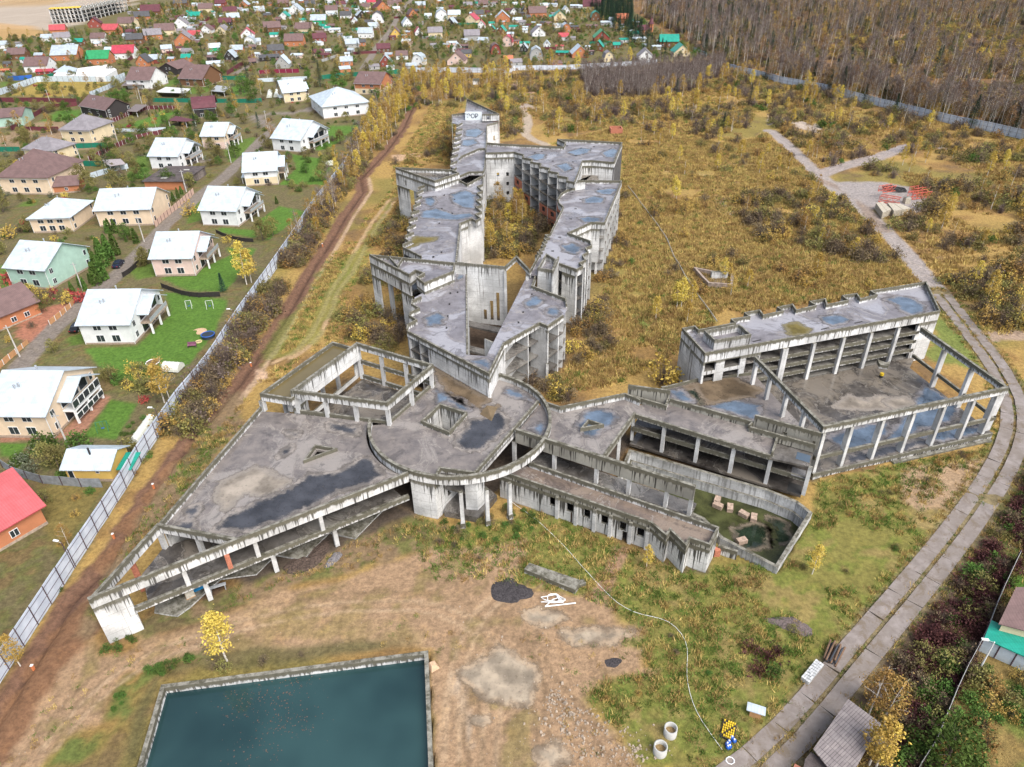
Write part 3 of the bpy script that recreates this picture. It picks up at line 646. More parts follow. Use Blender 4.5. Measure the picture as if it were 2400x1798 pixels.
def arc(a0, a1, r=RR, n=None):
    n = n or max(2, int(abs(a1 - a0) * r / .9)); return [rpt(a0 + (a1 - a0) * i / n, r) for i in range(n + 1)]

# ---- left terrace wing
A1, A2, X1, X2, L2 = q('d0', 755, 210, TOP), q('c1', 1315, 765, TOP), q('c0', 1340, 1215, TOP), q('c0', 2040, 1345, TOP), q('F1', 100, 690, TOP)
aA2 = rang(A2); aS = rang(q('F2', 150, 560, TOP))
if aS > 0: aS -= 2 * math.pi
RP = [q('F1', 415, 790, SL), q('F2', 312, 612, SL), q('F2', 765, 215, SL)]
CLIP_A = None
T = wing('terrace_wing', 'triangular concrete terrace block with large grey puddles on its roof, left of the round ring', [A1, A2, L2])
rimL = arc(aA2, aS, RR + .05)
slab_poly = [X1, X2, A2] + rimL + [q('F2', 150, 600, SL), RP[1], RP[0], q('F1', 125, 770, SL), L2]
tri1 = pts('c1 430 645; 512 530; 672 556', 7.8)
prism_h('roof_slab', offset(ccw(slab_poly), .3), [offset(ccw(tri1), .28)], SL - .35, SL, M_ROOF, T)
CLIP = offset(ccw(slab_poly), .45)
for s in ('c1 0 1020; 250 930; 450 790; 700 760; 930 640; 1010 650; 1090 790; 950 870; 700 920; 440 1080; 100 1210; c0 2150 1270; 1850 1260; 1980 1130', 'c0 1480 1250; 1560 1190; 1640 1180; 1600 1090; 1720 1030; 1720 1090; 1640 1180; 1700 1260; 1560 1280', 'c1 190 640; 230 580; 330 520; 300 580; 240 620', 'c1 260 410; 370 420; 370 460; 300 450'):
    pp = pts(s, SL)
    puddle(offset(ccw(pp), -.55, True, 1.3), SL + .006, M_SILT, T, 'silt_stain', .5, 3); puddle(pp, SL + .012, M_PUD, T, 'puddle', .18, 4)
for s in ('c0 1900 850; 2209 720; c1 300 850; 100 960; c0 2100 940; 1950 1080; 1870 1000', 'c1 180 1130; 330 1070; 420 1090; 300 1160; 180 1160', 'c1 500 1010; 640 960; 740 900; 920 880; 700 930; 560 1040; 460 1070'):
    puddle(pts(s, SL), SL + .005, M_SILT, T, 'silt_stain', .6, 7)
pp = pts('c1 630 340; 880 375; 880 440; 650 400', SL); puddle(pp, SL + .012, M_PUD, T, 'puddle', .1, 2)
path_wall('skylight_kerb', tri1, 6.6, 7.8, .22, M_MOSS, T, True)
# front beam, lower beam, columns
path_wall('parapet_beam', [A1, X2, A2], 6.7, TOP, .4, M_BEAM, T)
LB0, LB1 = q('d0', 1055, 290, 4.2), q('c1', 1335, 930, 4.2)
dF = ((A2[0] - A1[0]), (A2[1] - A1[1])); dl = math.hypot(*dF); nF = (-dF[1] / dl, dF[0] / dl)
sF = lambda s, off=0.0: (A1[0] + dF[0] / dl * s + nF[0] * off, A1[1] + dF[1] / dl * s + nF[1] * off)
wall('lower_beam', sF(3.9, .05), sF(dl - .3, .05), 3.25, 4.1, .5, M_BEAM, T)
prism('floor_slab', [sF(9, .55), sF(dl - 1, .55), sF(dl - 3, 14), sF(20, 12)], 3.0, 3.55, M_FLOOR, T)
wall('end_pier', sF(0, .05), sF(4.0, .05), -.5, 6.7, .6, M_CON, T)
for s in (12.3, 21.2, 30.0):
    column('column', sF(s, .32), .2, 3.25, .62, M_COLN, T, rad(32))
for s in (10.5, 19.5, 28.5): column('column', sF(s, .32), 4.1, 6.7, .55, M_COLN, T, rad(32))
column('brick_pier', sF(15.8, .32), 4.1, 6.7, .6, plain('brick_red', (.42, .16, .10), .85, .3, 4), T, rad(32))
column('brick_pier', q('F4', 500, 590, 4), .5, 6.7, .7, MAT['brick_red'], T, rad(32))
# saw-tooth footing and ground-floor slab
saw = pts('d0 1330 320; 1530 350; 1640 270; 1900 30; c1 0 1640; 170 1470; 405 1515; 630 1280; 855 1330; 1090 1090; 1300 1000', .35)
back = [sF(dl - 1.5, 6), sF(6.5, 5.5)]
prism('footing_slab', saw + back, -.6, .3, M_COLN, T)
wall('back_wall', sF(8, 5.2), sF(dl - 2.5, 6.8), .3, 3.0, .35, M_CON2, T)
# left parapet and the open triangle at the tip
wall('parapet_beam', A1, X1, 6.9, TOP - .004, .42, M_BEAM, T, side=-1)
wall('parapet', X1, L2, 6.3, TOP - .25, .35, M_BEAM, T, side=-1)
wall('cross_beam', X1, X2, 7.0, TOP - .008, .4, M_BEAM, T, side=1)
wall('side_wall', (X1[0] + .1, X1[1] + 1), (L2[0] + .1, L2[1] - .5), -.5, 6.85, .35, M_CON2, T, side=-1)
for s in ('F4 790 345', 'F4 1170 410'): column('column', pts(s, 3.6)[0], .3, 7.0, .6, M_COLN, T, rad(-15))
prism('ramp_slab', [sF(5.5, 1), sF(20, 1.2), sF(22, 9), q('F4', 780, 350, 3.4), q('F4', 560, 620, 3.4)], 3.0, 3.4, M_DARKFL, T)
puddle([sF(12, 2), sF(17, 1.6), sF(18, 4), sF(14, 5)], 3.412, M_PUDB, T, 'puddle', .2, 9)

# ---- rotunda with its ring
CLIP = None
T = wing('rotunda', 'round concrete rotunda with a circular ring beam, a puddled roof and a square light shaft', [RC])
aE = rang(q('E8', 175, 650, TOP))
ring = arc(aS, aE + (2 * math.pi if aE < aS else 0), RR, 70)
path_wall('ring_beam', ring, 6.85, TOP + .012, .48, M_BEAM, T, one=True)
D0, D1_, D2_ = q('c2', 232, 142, 8.1), q('F3', 1072, 245, 8.1), q('F3', 726, 198, 8.1); D3_ = q('F3', 697, 262, 8.1)
aD0, aD3 = rang(D0), rang(D3_)
bpoly = [D0, D1_, D2_, D3_] + arc(aD3, aA2, RR - .5) + arc(aA2, aS, RR - .5) + [RP[1], RP[2], q('E7', 330, 440, SL), q('E8', 170, 655, TOP)] + arc(aE, aD0, RR - .5)[1:-1]
sky = pts('F2 805 400; 1082 490; 900 692; 614 576', 8.0)
prism_h('roof_slab', bpoly, [offset(ccw(sky), .3)], SL - .35, SL, M_ROOF, T)
CLIP = bpoly
path_wall('light_shaft_wall', ccw(sky), 3.2, 8.0, .34, M_CON2, T, True)
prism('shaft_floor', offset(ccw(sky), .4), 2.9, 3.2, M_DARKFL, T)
path_wall('parapet', [D0, D1_, D2_, D3_], 6.3, 8.1, .32, M_BEAM, T, side=-1)
for s, m_ in (('F2 940 800; 1000 720; 1080 650; 1110 570; 1269 550; F5 160 270; 240 350; 230 440; 0 640; F2 1120 870; 1020 860', M_PUD), ('F5 225 90; 260 45; 420 110; 500 180; 440 150; 330 130', M_PUDB), ('F2 770 280; 1000 390; 1100 470; 1060 480; 860 390; 780 400', M_PUDB)):
    pp = pts(s, SL); puddle(offset(ccw(pp), -.4, True, 1.3), SL + .006, M_SILT, T, 'silt_stain', .4, 5); puddle(pp, SL + .012, m_, T, 'puddle', .15, 6)
for s in ('E7 370 510; 560 640; 700 720; 900 830; 800 900; 600 850; 480 700', 'E7 860 940; 1000 900; 960 960'):
    puddle(pts(s, SL), SL + .009, plain('mud', (.13, .095, .055), .7), T, 'mud_patch', .4, 8)
pile = pts('c1 1930 260; 1990 190; 2085 200; 2035 325', SL); pc = centroid(pile)
mesh_obj('rubble_heap', [(x, y, SL) for x, y in pile] + [(pc[0] - .3, pc[1] + .4, SL + 1.1)], [[0, 3, 4], [3, 2, 4], [2, 1, 4], [1, 0, 4]], MAT['mud'], T)
a0w, a1w = rang(q('F3', 413, 230, TOP)), rang(q('F3', 648, 305, TOP))
wp = arc(a0w, a1w, RR - .03); path_wall('curved_wall', wp, -1.5, 6.85, .4, M_CON, T, one=True)
e = wp[-1]; wall('return_wall', (e[0], e[1]), (e[0] + 4.2, e[1] + 7.0), -1.5, 6.4, .4, M_CON2, T, side=1, holes=((3.0, 3.9, 2.2, 3.2),))
for s in ('F3 955 782', 'F3 1200 755', 'c1 2192 1155'):
    p = pts(s)[0]; column('column', p, -.8, 6.85, .55, M_COLN, T, rang(p)); column('footing', p, -.8, .9, .75, M_CON2, T, rang(p))
prism('plinth', pts('F3 765 625; 1100 690; 1290 470; 1180 380; 840 430', 1.0), -.8, 1.0, M_FLOOR, T)
bx = pts('F3 985 608; 1100 618; 1172 545', 1.0); bx.append((bx[2][0] - (bx[1][0] - bx[0][0]), bx[2][1] - (bx[1][1] - bx[0][1])))
prism('core_block', bx, 1.0, 6.85, M_CON, T)
prism('floor_slab', [bx[0], lerp(bx[0], bx[3], 1.0), (e[0] + 4.0, e[1] + 8), (e[0] + 1.0, e[1] + 2.2)], 4.0, 4.5, M_FLOOR, T)
wall('inner_wall', (e[0] + 4.0, e[1] + 8), (bx[3][0] + 1, bx[3][1] + 2), 1.0, 6.8, .3, M_CON2, T)

CLIP = None
# ---- courtyard frame on the left with its water channel
Q = [q('F1', 380, 570, 11.7), q('F2', 285, 400, 11.7), q('F2', 745, 15, 11.7), q('F1', 1040, 90, 11.7)]
T = wing('courtyard_frame', 'open square frame of white concrete beams and columns above a sunken court', Q)
wall('frame_beam', Q[0], Q[1], 10.2, 11.7, .45, M_BEAM, T); wall('frame_beam', Q[1], Q[2], 10.2, 11.698, .45, M_BEAM, T)
wall('frame_beam', Q[2], Q[3], 10.4, 11.696, .45, M_BEAM, T); wall('frame_wall', Q[3], Q[0], 8.3, 11.694, .45, M_CON, T)
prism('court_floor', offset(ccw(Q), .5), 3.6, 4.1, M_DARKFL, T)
for i, pos in ((0, (.02, .34, .66)), (1, (.0, .5, .97)), (2, (.35, .68)), (3, (.0,))):
    for s in pos:
        p = lerp(Q[i], Q[(i + 1) % 4], s); c = centroid(Q); p = lerp(p, c, .03); column('column', p, 4.1 if i > 1 else 7.2, 10.3, .6, M_COLN, T, rad(-15))
wall('lower_beam', Q[2], Q[3], 7.4, 8.2, .4, M_BEAM, T); wall('lower_beam', Q[2], Q[3], 4.1, 5.0, .42, M_BEAM, T)
kb = [RP[0], RP[1], RP[2]]
path_wall('kerb', kb, 6.4, 7.75, .4, M_MOSS, T); wall('court_wall', lerp(Q[3], Q[2], -.05), lerp(Q[3], Q[0], 1.0), 4.1, 8.3, .3, M_CON2, T, holes=((1, 15, 4.9, 8.0),))
path_wall('court_wall', [(x, y) for x, y in offset(kb, .45, False)], 4.1, 6.4, .3, M_CON2, T)
CH = pts('F1 75 602; 800 85; 1000 140; 392 655', 10.6); CHc = ccw(CH)
T2 = wing('water_channel', 'raised concrete trough holding brown rainwater beside the square frame', CH)
path_wall('trough_wall', CHc, 9.2, 10.6, .38, M_BEAM, T2, True); prism('trough_bottom', offset(CHc, .4), 9.0, 9.3, M_FLOOR, T2)
flat('water', offset(CHc, .36), 10.0, puddle_mat('brown_water', (.16, .125, .055), .04), T2)
for s in ('F1 125 768', 'F1 400 770'): column('column', pts(s, SL)[0], SL, 9.2, .8, M_COLN, T2, rad(62))
for u in (.25, .5, .75, .98): column('column', lerp(CH[0], CH[1], u), 0, 9.2, .6, M_COLN, T2, rad(62))

# ---- prow block (lower front tower, U-shaped round the open well)
DS, DT = 11.5, 12.1
tip, t2, t3 = q('E7', 915, 575, DT), q('E7', 1065, 270, DT), q('E8', 570, 152, DT)
zig = pts('E5 680 1470; 695 1390; 840 1312; 715 1240; 740 1180; 885 1115; 760 1040; 775 980; 915 915; 800 855', DT + .5)
inner = pts('E6 1020 290; 330 1650; E7 890 400; 690 385; E5 1702 440', DS)
outer = [tip, t2, t3] + pts('E8 650 187; 810 77; E6 1690 850; 1676 742; 1092 522; 1172 292', DT)
poly = outer + inner + pts('E5 1535 430; 1512 610; 995 840', DS) + zig[::-1]
D1 = wing('prow_block', 'concrete block with a sharp wedge corner and open well, behind the square light shaft', outer + zig)
prism_h('roof_slab', offset(ccw(poly), .05), [], DS - .35, DS, M_ROOFB, D1)
path_wall('parapet', [zig[0], tip, t2, t3] + outer[3:5], 10.9, DT, .3, M_BEAM, D1)
path_wall('parapet', outer[5:9], 10.9, DT + .2, .3, M_BEAM, D1)
path_wall('parapet', zig, 10.9, DT + .5, .25, M_BEAM, D1, side=-1, skip=(8,))
w0 = q('E7', 300, 240, DT)
wall('prow_wall', w0, tip, 2.5, 10.9, .35, M_CON, D1); wall('prow_wall', tip, t2, 2.5, 10.898, .35, M_CON, D1, holes=((6.2, 6.5, 9, 10.4), (7.0, 7.3, 9, 10.4)))
fl = [8.3, 5.1, 1.9]
right_f = [t2, t3] + outer[3:6] + [inner[0], inner[1]]
floors(D1, [t2, t3, outer[3], outer[4], outer[5], outer[6], inner[0], inner[1]], fl)
cross_walls(D1, t2, t3, (.02, .68), 5.0, 0, 11.1); wall('wall', t3, outer[3], 3.0, 11.1, .3, M_CON, D1)
cross_walls(D1, outer[3], outer[4], (.04, .72), 4, 0, 11.1); cross_walls(D1, outer[4], outer[5], (.1, .9), 3, 0, 11.1); column('column', outer[3], -.3, 4, .5, M_COLN, D1)
wall('core_wall', lerp(t2, inner[1], .45), lerp(outer[5], inner[0], .5), 0, 11, .3, M_CON2, D1, holes=((3, 4, 0, 2.2), (9, 10, 2, 4.3), (9, 10, 5.2, 7.4)))
floors(D1, [zig[0], w0, lerp(w0, inner[4], .6), zig[8]], fl); cross_walls(D1, zig[0], w0, (.06, .58), 3.2, 0, 11.1)
for i in (2, 5, 8): column('column', zig[i], 0, 11, .4, M_COLN, D1); column('column', zig[i - 1], 0, 11, .35, M_COLN, D1)
wall('well_wall', inner[4], inner[3], 0, 11.7, .3, M_CON, D1, side=1); wall('well_wall', inner[3], inner[2], 0, 11.1, .3, M_CON2, D1, side=1)
wl, wr = lerp(inner[4], inner[3], .45), lerp(inner[0], inner[1], .5)
for s, z in ((.36, 4.6), (.55, 2.6)):
    a, b = lerp(inner[4], inner[3], s), lerp(inner[0], inner[1], s + .1); prism('landing_slab', [a, b, (b[0], b[1] + 2.2), (a[0], a[1] + 2.2)], z - .4, z, M_FLOOR, D1)
for k, s in enumerate(('E5 1440 865', 'E5 1565 850', 'E5 1425 1055', 'E5 1395 1262', 'E5 1375 1465', 'E6 930 975', 'E6 850 1152', 'E6 1080 665')):
    column('roof_vent', pts(s, DS)[0], DS, DS + .14, .3, plain('soot', (.03, .03, .03)), D1, d=.5)
for s in ('E5 590 380; 700 360; 960 390; 850 440; 700 480; 600 420', 'E5 1100 480; 1200 420; 1350 440; 1300 510; 1200 530'): pass

CLIP = offset(ccw(poly), .3)
for s, m_ in (('E6 1350 900; 1500 870; 1560 1000; 1450 1040; 1320 1000', M_PUDB), ('E5 1000 1300; 1200 1200; 1350 1280; 1300 1400; 1050 1420', M_PUDB), ('E6 950 800; 1150 700; 1300 760; 1200 850; 1000 880', M_PUDB), ('E7 740 450; 850 430; 930 470; 910 540; 820 500', M_PUDB), ('E5 1560 500; 1640 480; 1660 600; 1560 640', M_PUDB)): puddle(pts(s, DS), DS + .01, m_, D1)
CLIP = None
# ---- stair block on the left of it (one storey higher), with the tall slotted wall
T14 = 14.2
S_ = pts('E5 35 187; 730 545; 840 466; 968 512; 852 580; 985 688; 1502 476; 1522 332', T14)
D2 = wing('stair_block', 'white concrete stair block on tall legs with dark streaks, left of the open well', S_)
prism('roof_slab', offset(ccw(S_), .25), 13.0, 13.3, M_ROOFB, D2); path_wall('parapet', S_, 12.2, T14, .3, M_BEAM, D2, True)
wall('outer_wall', S_[0], S_[1], 9.3, 12.2, .32, M_CON2, D2, holes=((5.2, 5.9, 11.2, 12.0),)); wall('outer_wall', lerp(S_[0], S_[1], .76), S_[1], -.3, 9.3, .32, M_CON2, D2)
path_wall('wall', S_[1:5], 11.5, 12.2, .3, M_CON, D2); path_wall('wall', S_[4:7], 11.5, 12.2, .3, M_CON, D2)
wall('leg_pier', S_[0], lerp(S_[0], S_[1], .19), -.3, 9.3, .35, M_CON2, D2); column('column', lerp(lerp(S_[0], S_[1], .33), S_[7], .08), -.3, 9.4, .8, M_COLN, D2, rad(40))
path_wall('inner_kerb', pts('E5 385 242; 530 398; 612 262', T14), 13.3, T14 - .01, .25, M_BEAM, D2); prism('soffit', offset(ccw(S_), .5), 9.2, 9.5, M_FLOOR, D2)
B0, B1 = S_[7], q('E6', 630, 188, T14); Lb = math.hypot(B1[0] - B0[0], B1[1] - B0[1])
def slit(x0, x1, y0, y1, tag_='E6'):
    s0, s1 = (proj_s(B0, B1, q(tag_, x, (y0 + y1) / 2, 5)) for x in (x0, x1)); return s0, s1
hz = []
for x0, x1, zt in ((10, 70, 3.6), (200, 260, 5.9), (382, 448, 8.0)):
    s0 = Lb * (.36 + (x0 + 250) / 900 * .64 - .02); hz.append((s0, s0 + .75, 1.2, zt))
wall('slotted_wall', B0, B1, 0, T14 - .004, .35, M_CON, D2, holes=hz); column('column', lerp(B0, B1, .985), 0, 13.3, .55, M_COLN, D2, rad(-5))
path_wall('ridge_beam', [B1] + pts('E6 812 18; 1030 250', T14), 13.1, T14 - .01, .4, M_BEAM, D2); column('column', q('E6', 1000, 300, 13), 0, 13.1, .7, M_CON, D2)

# ---- long dormitory block behind (saw-tooth edges)
S3, T3 = 12.6, 13.5
zl = pts('E3 670 470; 555 520; 640 580; 525 640; 618 690; 490 750; 590 820; 455 870; 560 945; 420 995; 530 1070; 390 1130; 495 1205; 355 1265; 465 1350; 320 1410; 320 1465; 635 1620', T3)
zr = pts('E3 1300 1060; 1510 970; 1580 1010; 1675 962; 1583 890; 1695 852; 1592 770; 1700 735; 1602 650; 1705 612; 1612 530; 1710 495; 1617 410; 1712 380; 1720 215', T3)
P3 = zl + pts('E5 1522 310', T3) + zr + pts('E3 1560 300; 1435 372; 1300 300', T3) + pts('E3 885 470', S3)
D3 = wing('dormitory_block', 'long concrete dormitory block with saw-tooth parapets down its left side, mid ruin', P3)
prism_h('roof_slab', offset(ccw(P3), .05), [], S3 - .35, S3, M_ROOFB, D3)
path_wall('parapet', zl, 11.9, T3, .25, M_BEAM, D3, skip=tuple(range(1, 15, 2))); path_wall('tooth_wall', zl, 11.9, S3 + .15, .25, M_MOSS, D3, skip=tuple(range(0, 15, 2)) + (15, 16))
path_wall('parapet', zr, 11.9, T3, .25, M_BEAM, D3, side=1); path_wall('parapet', pts('E3 1720 215; 1560 300; 1435 372; 1300 300', T3), 11.9, T3 - .01, .25, M_BEAM, D3)
floors(D3, [zl[1], zl[9], zl[15], zl[17], zr[0], zr[3], zr[13]], [9.4, 6.2, 3.0], th=.25, inset=.9)
for i in range(1, 16, 2): wall('partition_wall', zl[i], lerp(zl[i], zr[min(14, max(3, 14 - i))], .25), 0, 12.2, .3, M_COLN, D3, side=0)
for i in range(3, 14, 2): wall('partition_wall', zr[i], lerp(zr[i], zl[max(1, 14 - i)], .2), 0, 12.2, .3, M_COLN, D3, side=0)
wall('front_wall', zr[0], zr[1], 0, 11.9, .35, M_CON, D3, side=1); wall('side_wall', q('E5', 1522, 310, T3), zr[0], 0, T3 + .0, .35, M_CON, D3, side=-1)
wall('core_wall', lerp(zl[15], zr[0], .55), lerp(zl[0], zr[13], .55), 0, 12.2, .3, M_CON2, D3)
CLIP = offset(ccw(P3), .3)
puddle(pts('E3 400 1420; 560 1290; 700 1300; 890 1300; 860 1360; 640 1390; 520 1450; 420 1480', S3), S3 + .01, plain('moss_patch', (.16, .12, .04), .8), D3, 'moss_patch', .5, 3)
for k, s in enumerate(('E3 1040 573', 'E3 1218 647', 'E3 1000 806', 'E3 1180 886', 'E3 955 1058', 'E3 850 1640', 'E5 1150 240', 'E5 1288 158')): column('roof_vent', pts(s, S3)[0], S3, S3 + .14, .35, MAT['soot'], D3, d=.6)
for s in ('E3 700 620; 850 600; 900 700; 800 760; 700 720', 'E3 650 850; 900 800; 1200 900; 1500 880; 1560 950; 1250 1000; 900 980; 640 960', 'E3 1150 560; 1400 480; 1580 560; 1560 800; 1350 780; 1200 700'): puddle(pts(s, S3), S3 + .012, M_PUDB, D3)
CLIP = None
BL = pts('E3 195 88; 875 322; 1300 182; 1160 125', 15.6)
D3b = wing('corner_block', 'raised triangular concrete block with a mossy parapet on one tall leg, farther left', BL)
path_wall('parapet', BL, 14.0, 15.6, .3, M_BEAM, D3b, True); prism('roof_slab', offset(ccw(BL), .28), 14.0, 14.4, M_DARKFL, D3b)
wall('outer_wall', BL[0], BL[1], 10.4, 14.0, .3, M_CON, D3b, holes=((4.0, 4.9, 11.2, 12.6),)); wall('outer_wall', BL[1], BL[2], 12.3, 14.0, .3, M_CON, D3b, holes=((3.4, 3.8, 12.6, 13.9), (6.3, 6.7, 12.6, 13.9)))
wall('outer_wall', BL[3], BL[0], 10.4, 14.0, .3, M_CON2, D3b); wall('leg_pier', BL[0], lerp(BL[0], BL[1], .3), -.3, 10.4, .4, M_CON2, D3b); column('column', lerp(lerp(BL[0], BL[1], .3), BL[3], .15), -.3, 10.4, .8, M_COLN, D3b)
path_wall('balcony_parapet', pts('E3 745 375; 580 430; 585 480', 13.4), 12.4, 13.4, .25, M_BEAM, D3b)

# ---- far tower with the graffiti penthouse
zf = pts('E1 1345 640; 1245 695; 1340 740; 1230 780; 1330 830; 1215 870; 1315 912; 1205 952; 1305 1000; 1190 1040; 1285 1082; 1170 1130; 1262 1186; 1150 1232; 1252 1300; 1140 1345; 1240 1412; 1165 1470', T3)
P6 = pts('E1 1172 500; 1165 602', T3) + zf + pts('E3 1300 190; 1300 240; 1470 165; 1720 160', T3) + pts('E1 1745 1400; 1772 1000; 1782 692; 1970 642; 1988 492; 1690 470; 1400 470', T3)
D6 = wing('far_tower', 'farthest concrete tower of the ruin, with a graffiti-painted penthouse wall', P6)
prism_h('roof_slab', offset(ccw(P6), .05), [], S3 - .35, S3, M_ROOFB, D6)
path_wall('parapet', zf, 11.9, T3, .25, M_BEAM, D6, skip=tuple(range(1, 17, 2))); path_wall('parapet', pts('E1 1400 470; 1172 500; 1165 602', T3), 11.9, T3, .25, M_BEAM, D6)
a_, b_ = q('E1', 1165, 602, T3), q('E1', 1165, 1470, T3); wall('side_wall', a_, q('E1', 1180, 1000, T3), 0, 11.9, .3, M_CON, D6)
floors(D6, [zf[1], zf[9], zf[17], q('E3', 1300, 240, T3), q('E1', 1745, 1400, T3), q('E1', 1772, 1000, T3)], [9.4, 6.2, 3.0], inset=.8)
for i in range(1, 17, 2): wall('partition_wall', zf[i], (zf[i][0] + 5, zf[i][1] + .5), 0, 12.2, .3, M_COLN, D6, side=0)
rw = pts('E3 1720 160; E1 1745 1400; 1772 1000; 1782 692', T3); path_wall('parapet', rw, 11.9, T3, .3, M_BEAM, D6)
path_wall('side_wall', offset(rw, .02, False), 0, 11.9, .3, M_CON, D6); path_wall('parapet', pts('E3 1300 238; 1470 165; 1720 160', T3), S3, T3 + .01, .25, M_BEAM, D6)
path_wall('parapet', pts('E1 1300 1262; 1345 1215; 1640 1090; 1745 1085', T3), S3, T3, .3, M_BEAM, D6)
wall('right_wall', q('E1', 1782, 692, T3), q('E1', 1970, 642, T3), 0, T3 + .3, .3, M_CON, D6, holes=((3.0, 3.8, 7.5, 9.2),)); wall('right_wall', q('E1', 1970, 642, T3), q('E1', 1988, 492, T3), 0, T3, .3, M_CON2, D6)
PH = pts('E1 1430 228; 1395 460; 1686 458; 1692 496; 1986 490', 15.6)
path_wall('penthouse_parapet', [PH[4], PH[0], PH[1]], 14.2, 15.6, .3, M_BEAM, D6, side=1); prism('penthouse_roof', offset(ccw(PH), .28), 14.0, 14.3, M_ROOFB, D6)
wall('penthouse_wall', PH[1], PH[2], S3, 15.596, .3, plain('painted_wall', (.62, .68, .70), .8, .08), D6, side=1); wall('penthouse_wall', PH[3], PH[4], 13.0, 15.59, .3, M_CON, D6, side=1, holes=((1.8, 2.7, 13.6, 14.7),))
wall('penthouse_wall', PH[0], PH[1], S3, 14.2, .3, M_CON, D6, side=1)
wall('brick_panel', (q('E1', 1870, 585, T3)), q('E1', 1975, 590, T3), 9, 13.0, .35, MAT['brick_red'], D6)
# outlined lettering on the penthouse wall
tc = bpy.data.curves.new('lettering', 'FONT'); tc.body = 'ГЭОР'; tc.size = 2.2; tc.space_character = .92; tc.extrude = .01; tc.offset = .03
tmp = bpy.data.objects.new('lettering', tc); COL.objects.link(tmp); dg = bpy.context.evaluated_depsgraph_get()
tm = bpy.data.meshes.new_from_object(tmp.evaluated_get(dg)); bpy.data.objects.remove(tmp)
ex = (PH[2][0] - PH[1][0], PH[2][1] - PH[1][1]); el = math.hypot(*ex); ex = (ex[0] / el, ex[1] / el); nn = (ex[1], -ex[0])
for k, (sc_, off, colr) in enumerate(((1.0, .03, (.06, .07, .11)), (.92, .05, (.75, .78, .80)))):
    cx = sum(v.co.x for v in tm.vertices) / len(tm.vertices); cy = .75
    VV = [(PH[1][0] + ex[0] * (el * .40 + (v.co.x - cx) * 1.0) + nn[0] * (off + v.co.z) , PH[1][1] + ex[1] * (el * .40 + (v.co.x - cx)) + nn[1] * (off + v.co.z), 13.35 + v.co.y * 1.0) for v in tm.vertices]
    if k == 1:
        continue
    mesh_obj('lettering', VV, [list(f.vertices) for f in tm.polygons], plain('graffiti_ink', colr, .6), D6)

CLIP = offset(ccw(P6), .3)
for s in ('E1 1400 780; 1600 740; 1720 800; 1600 900; 1400 880', 'E1 1350 950; 1550 930; 1620 1000; 1450 1060; 1330 1040'): puddle(pts(s, S3), S3 + .012, M_PUDB, D6)
CLIP = None
# ---- balcony block at the back right (saw-tooth balconies facing the court)
S4, T4 = 14.9, 15.8
zb = pts('E1 1755 1162; E2 180 412; 345 460; 320 505; 490 540; 460 580; 640 610; 615 660; 795 690; 765 740; 945 770; 925 820; 1105 850; 1085 905; 1225 940; 1290 780; 1365 562; 1535 558; 1915 590', T4)
P4 = zb + pts('E2 2055 245; 925 186; 1065 252; 1030 322; 0 272; E1 1775 985', T4)
D4 = wing('balcony_block', 'concrete block with stepped saw-tooth balconies facing the overgrown court', P4)
prism_h('roof_slab', offset(ccw(P4), .05), [], S4 - .35, S4, M_ROOFB, D4)
path_wall('parapet', zb[:16], 14.2, T4, .25, M_BEAM, D4); path_wall('parapet', zb[15:], 14.2, T4 - .01, .25, M_BEAM, D4)
path_wall('parapet', pts('E2 1915 590; 2055 245; 925 186; 1065 252; 1030 322; 0 272; E1 1775 985', T4), 14.2, T4, .3, M_BEAM, D4)
bz = [11.8, 8.6, 5.4, 2.2]
floors(D4, [zb[1], zb[3], zb[5], zb[7], zb[9], zb[11], zb[13], zb[14], zb[15], P4[-4], P4[-1]], bz, inset=.1, th=.35)
for i in (1, 3, 5, 7, 9, 11, 13):
    n = perp(zb[1], zb[13]); wall('partition_wall', zb[i], (zb[i][0] + n[0] * 6, zb[i][1] + n[1] * 6), 0, 14.5, .28, M_COLN, D4, side=0)
for i in (3, 5, 7, 9, 11, 13):
    for z in bz[:3]:
        a, b = lerp(zb[i - 2], zb[i - 1], .15), lerp(zb[i - 1], zb[i], .0); prism('balcony_slab', [zb[i - 2], lerp(zb[i - 2], zb[i - 1], 1), zb[i]], z, z + .25, M_FLOOR, D4)
for i, z in ((3, 5.4), (3, 2.2), (5, 2.2), (11, 2.2), (9, 2.2), (11, -1.0), (13, 5.4)):
    wall('brick_infill', lerp(zb[i - 2], zb[i], .02), lerp(zb[i - 2], zb[i], .96), z, z + 2.8, .25, MAT['brick_red'], D4, holes=((1.6, 3.6, z + .9, z + 2.3),))
wall('front_wall', zb[0], zb[1], 0, 14.2, .35, M_CON, D4, side=1, holes=tuple((s, s + .8, z, z + 1.1) for s in (3.2, 6.2, 9.2) for z in (5.4, 8.4, 10.8 - 8.4)))
bw = [P4[-4], P4[-3], P4[-2], P4[-1]]; wall('back_wall', P4[-5], P4[-4], 0, 14.2, .3, M_CON2, D4); wall('core_wall', lerp(zb[1], P4[-1], .55), lerp(zb[14], P4[-5], .5), 0, 14.4, .3, M_CON2, D4)
wall('end_wall', zb[18], P4[19], 0, 14.2, .35, plain('black_insulation', (.10, .10, .105), .7, .6, 1.2), D4, side=1)
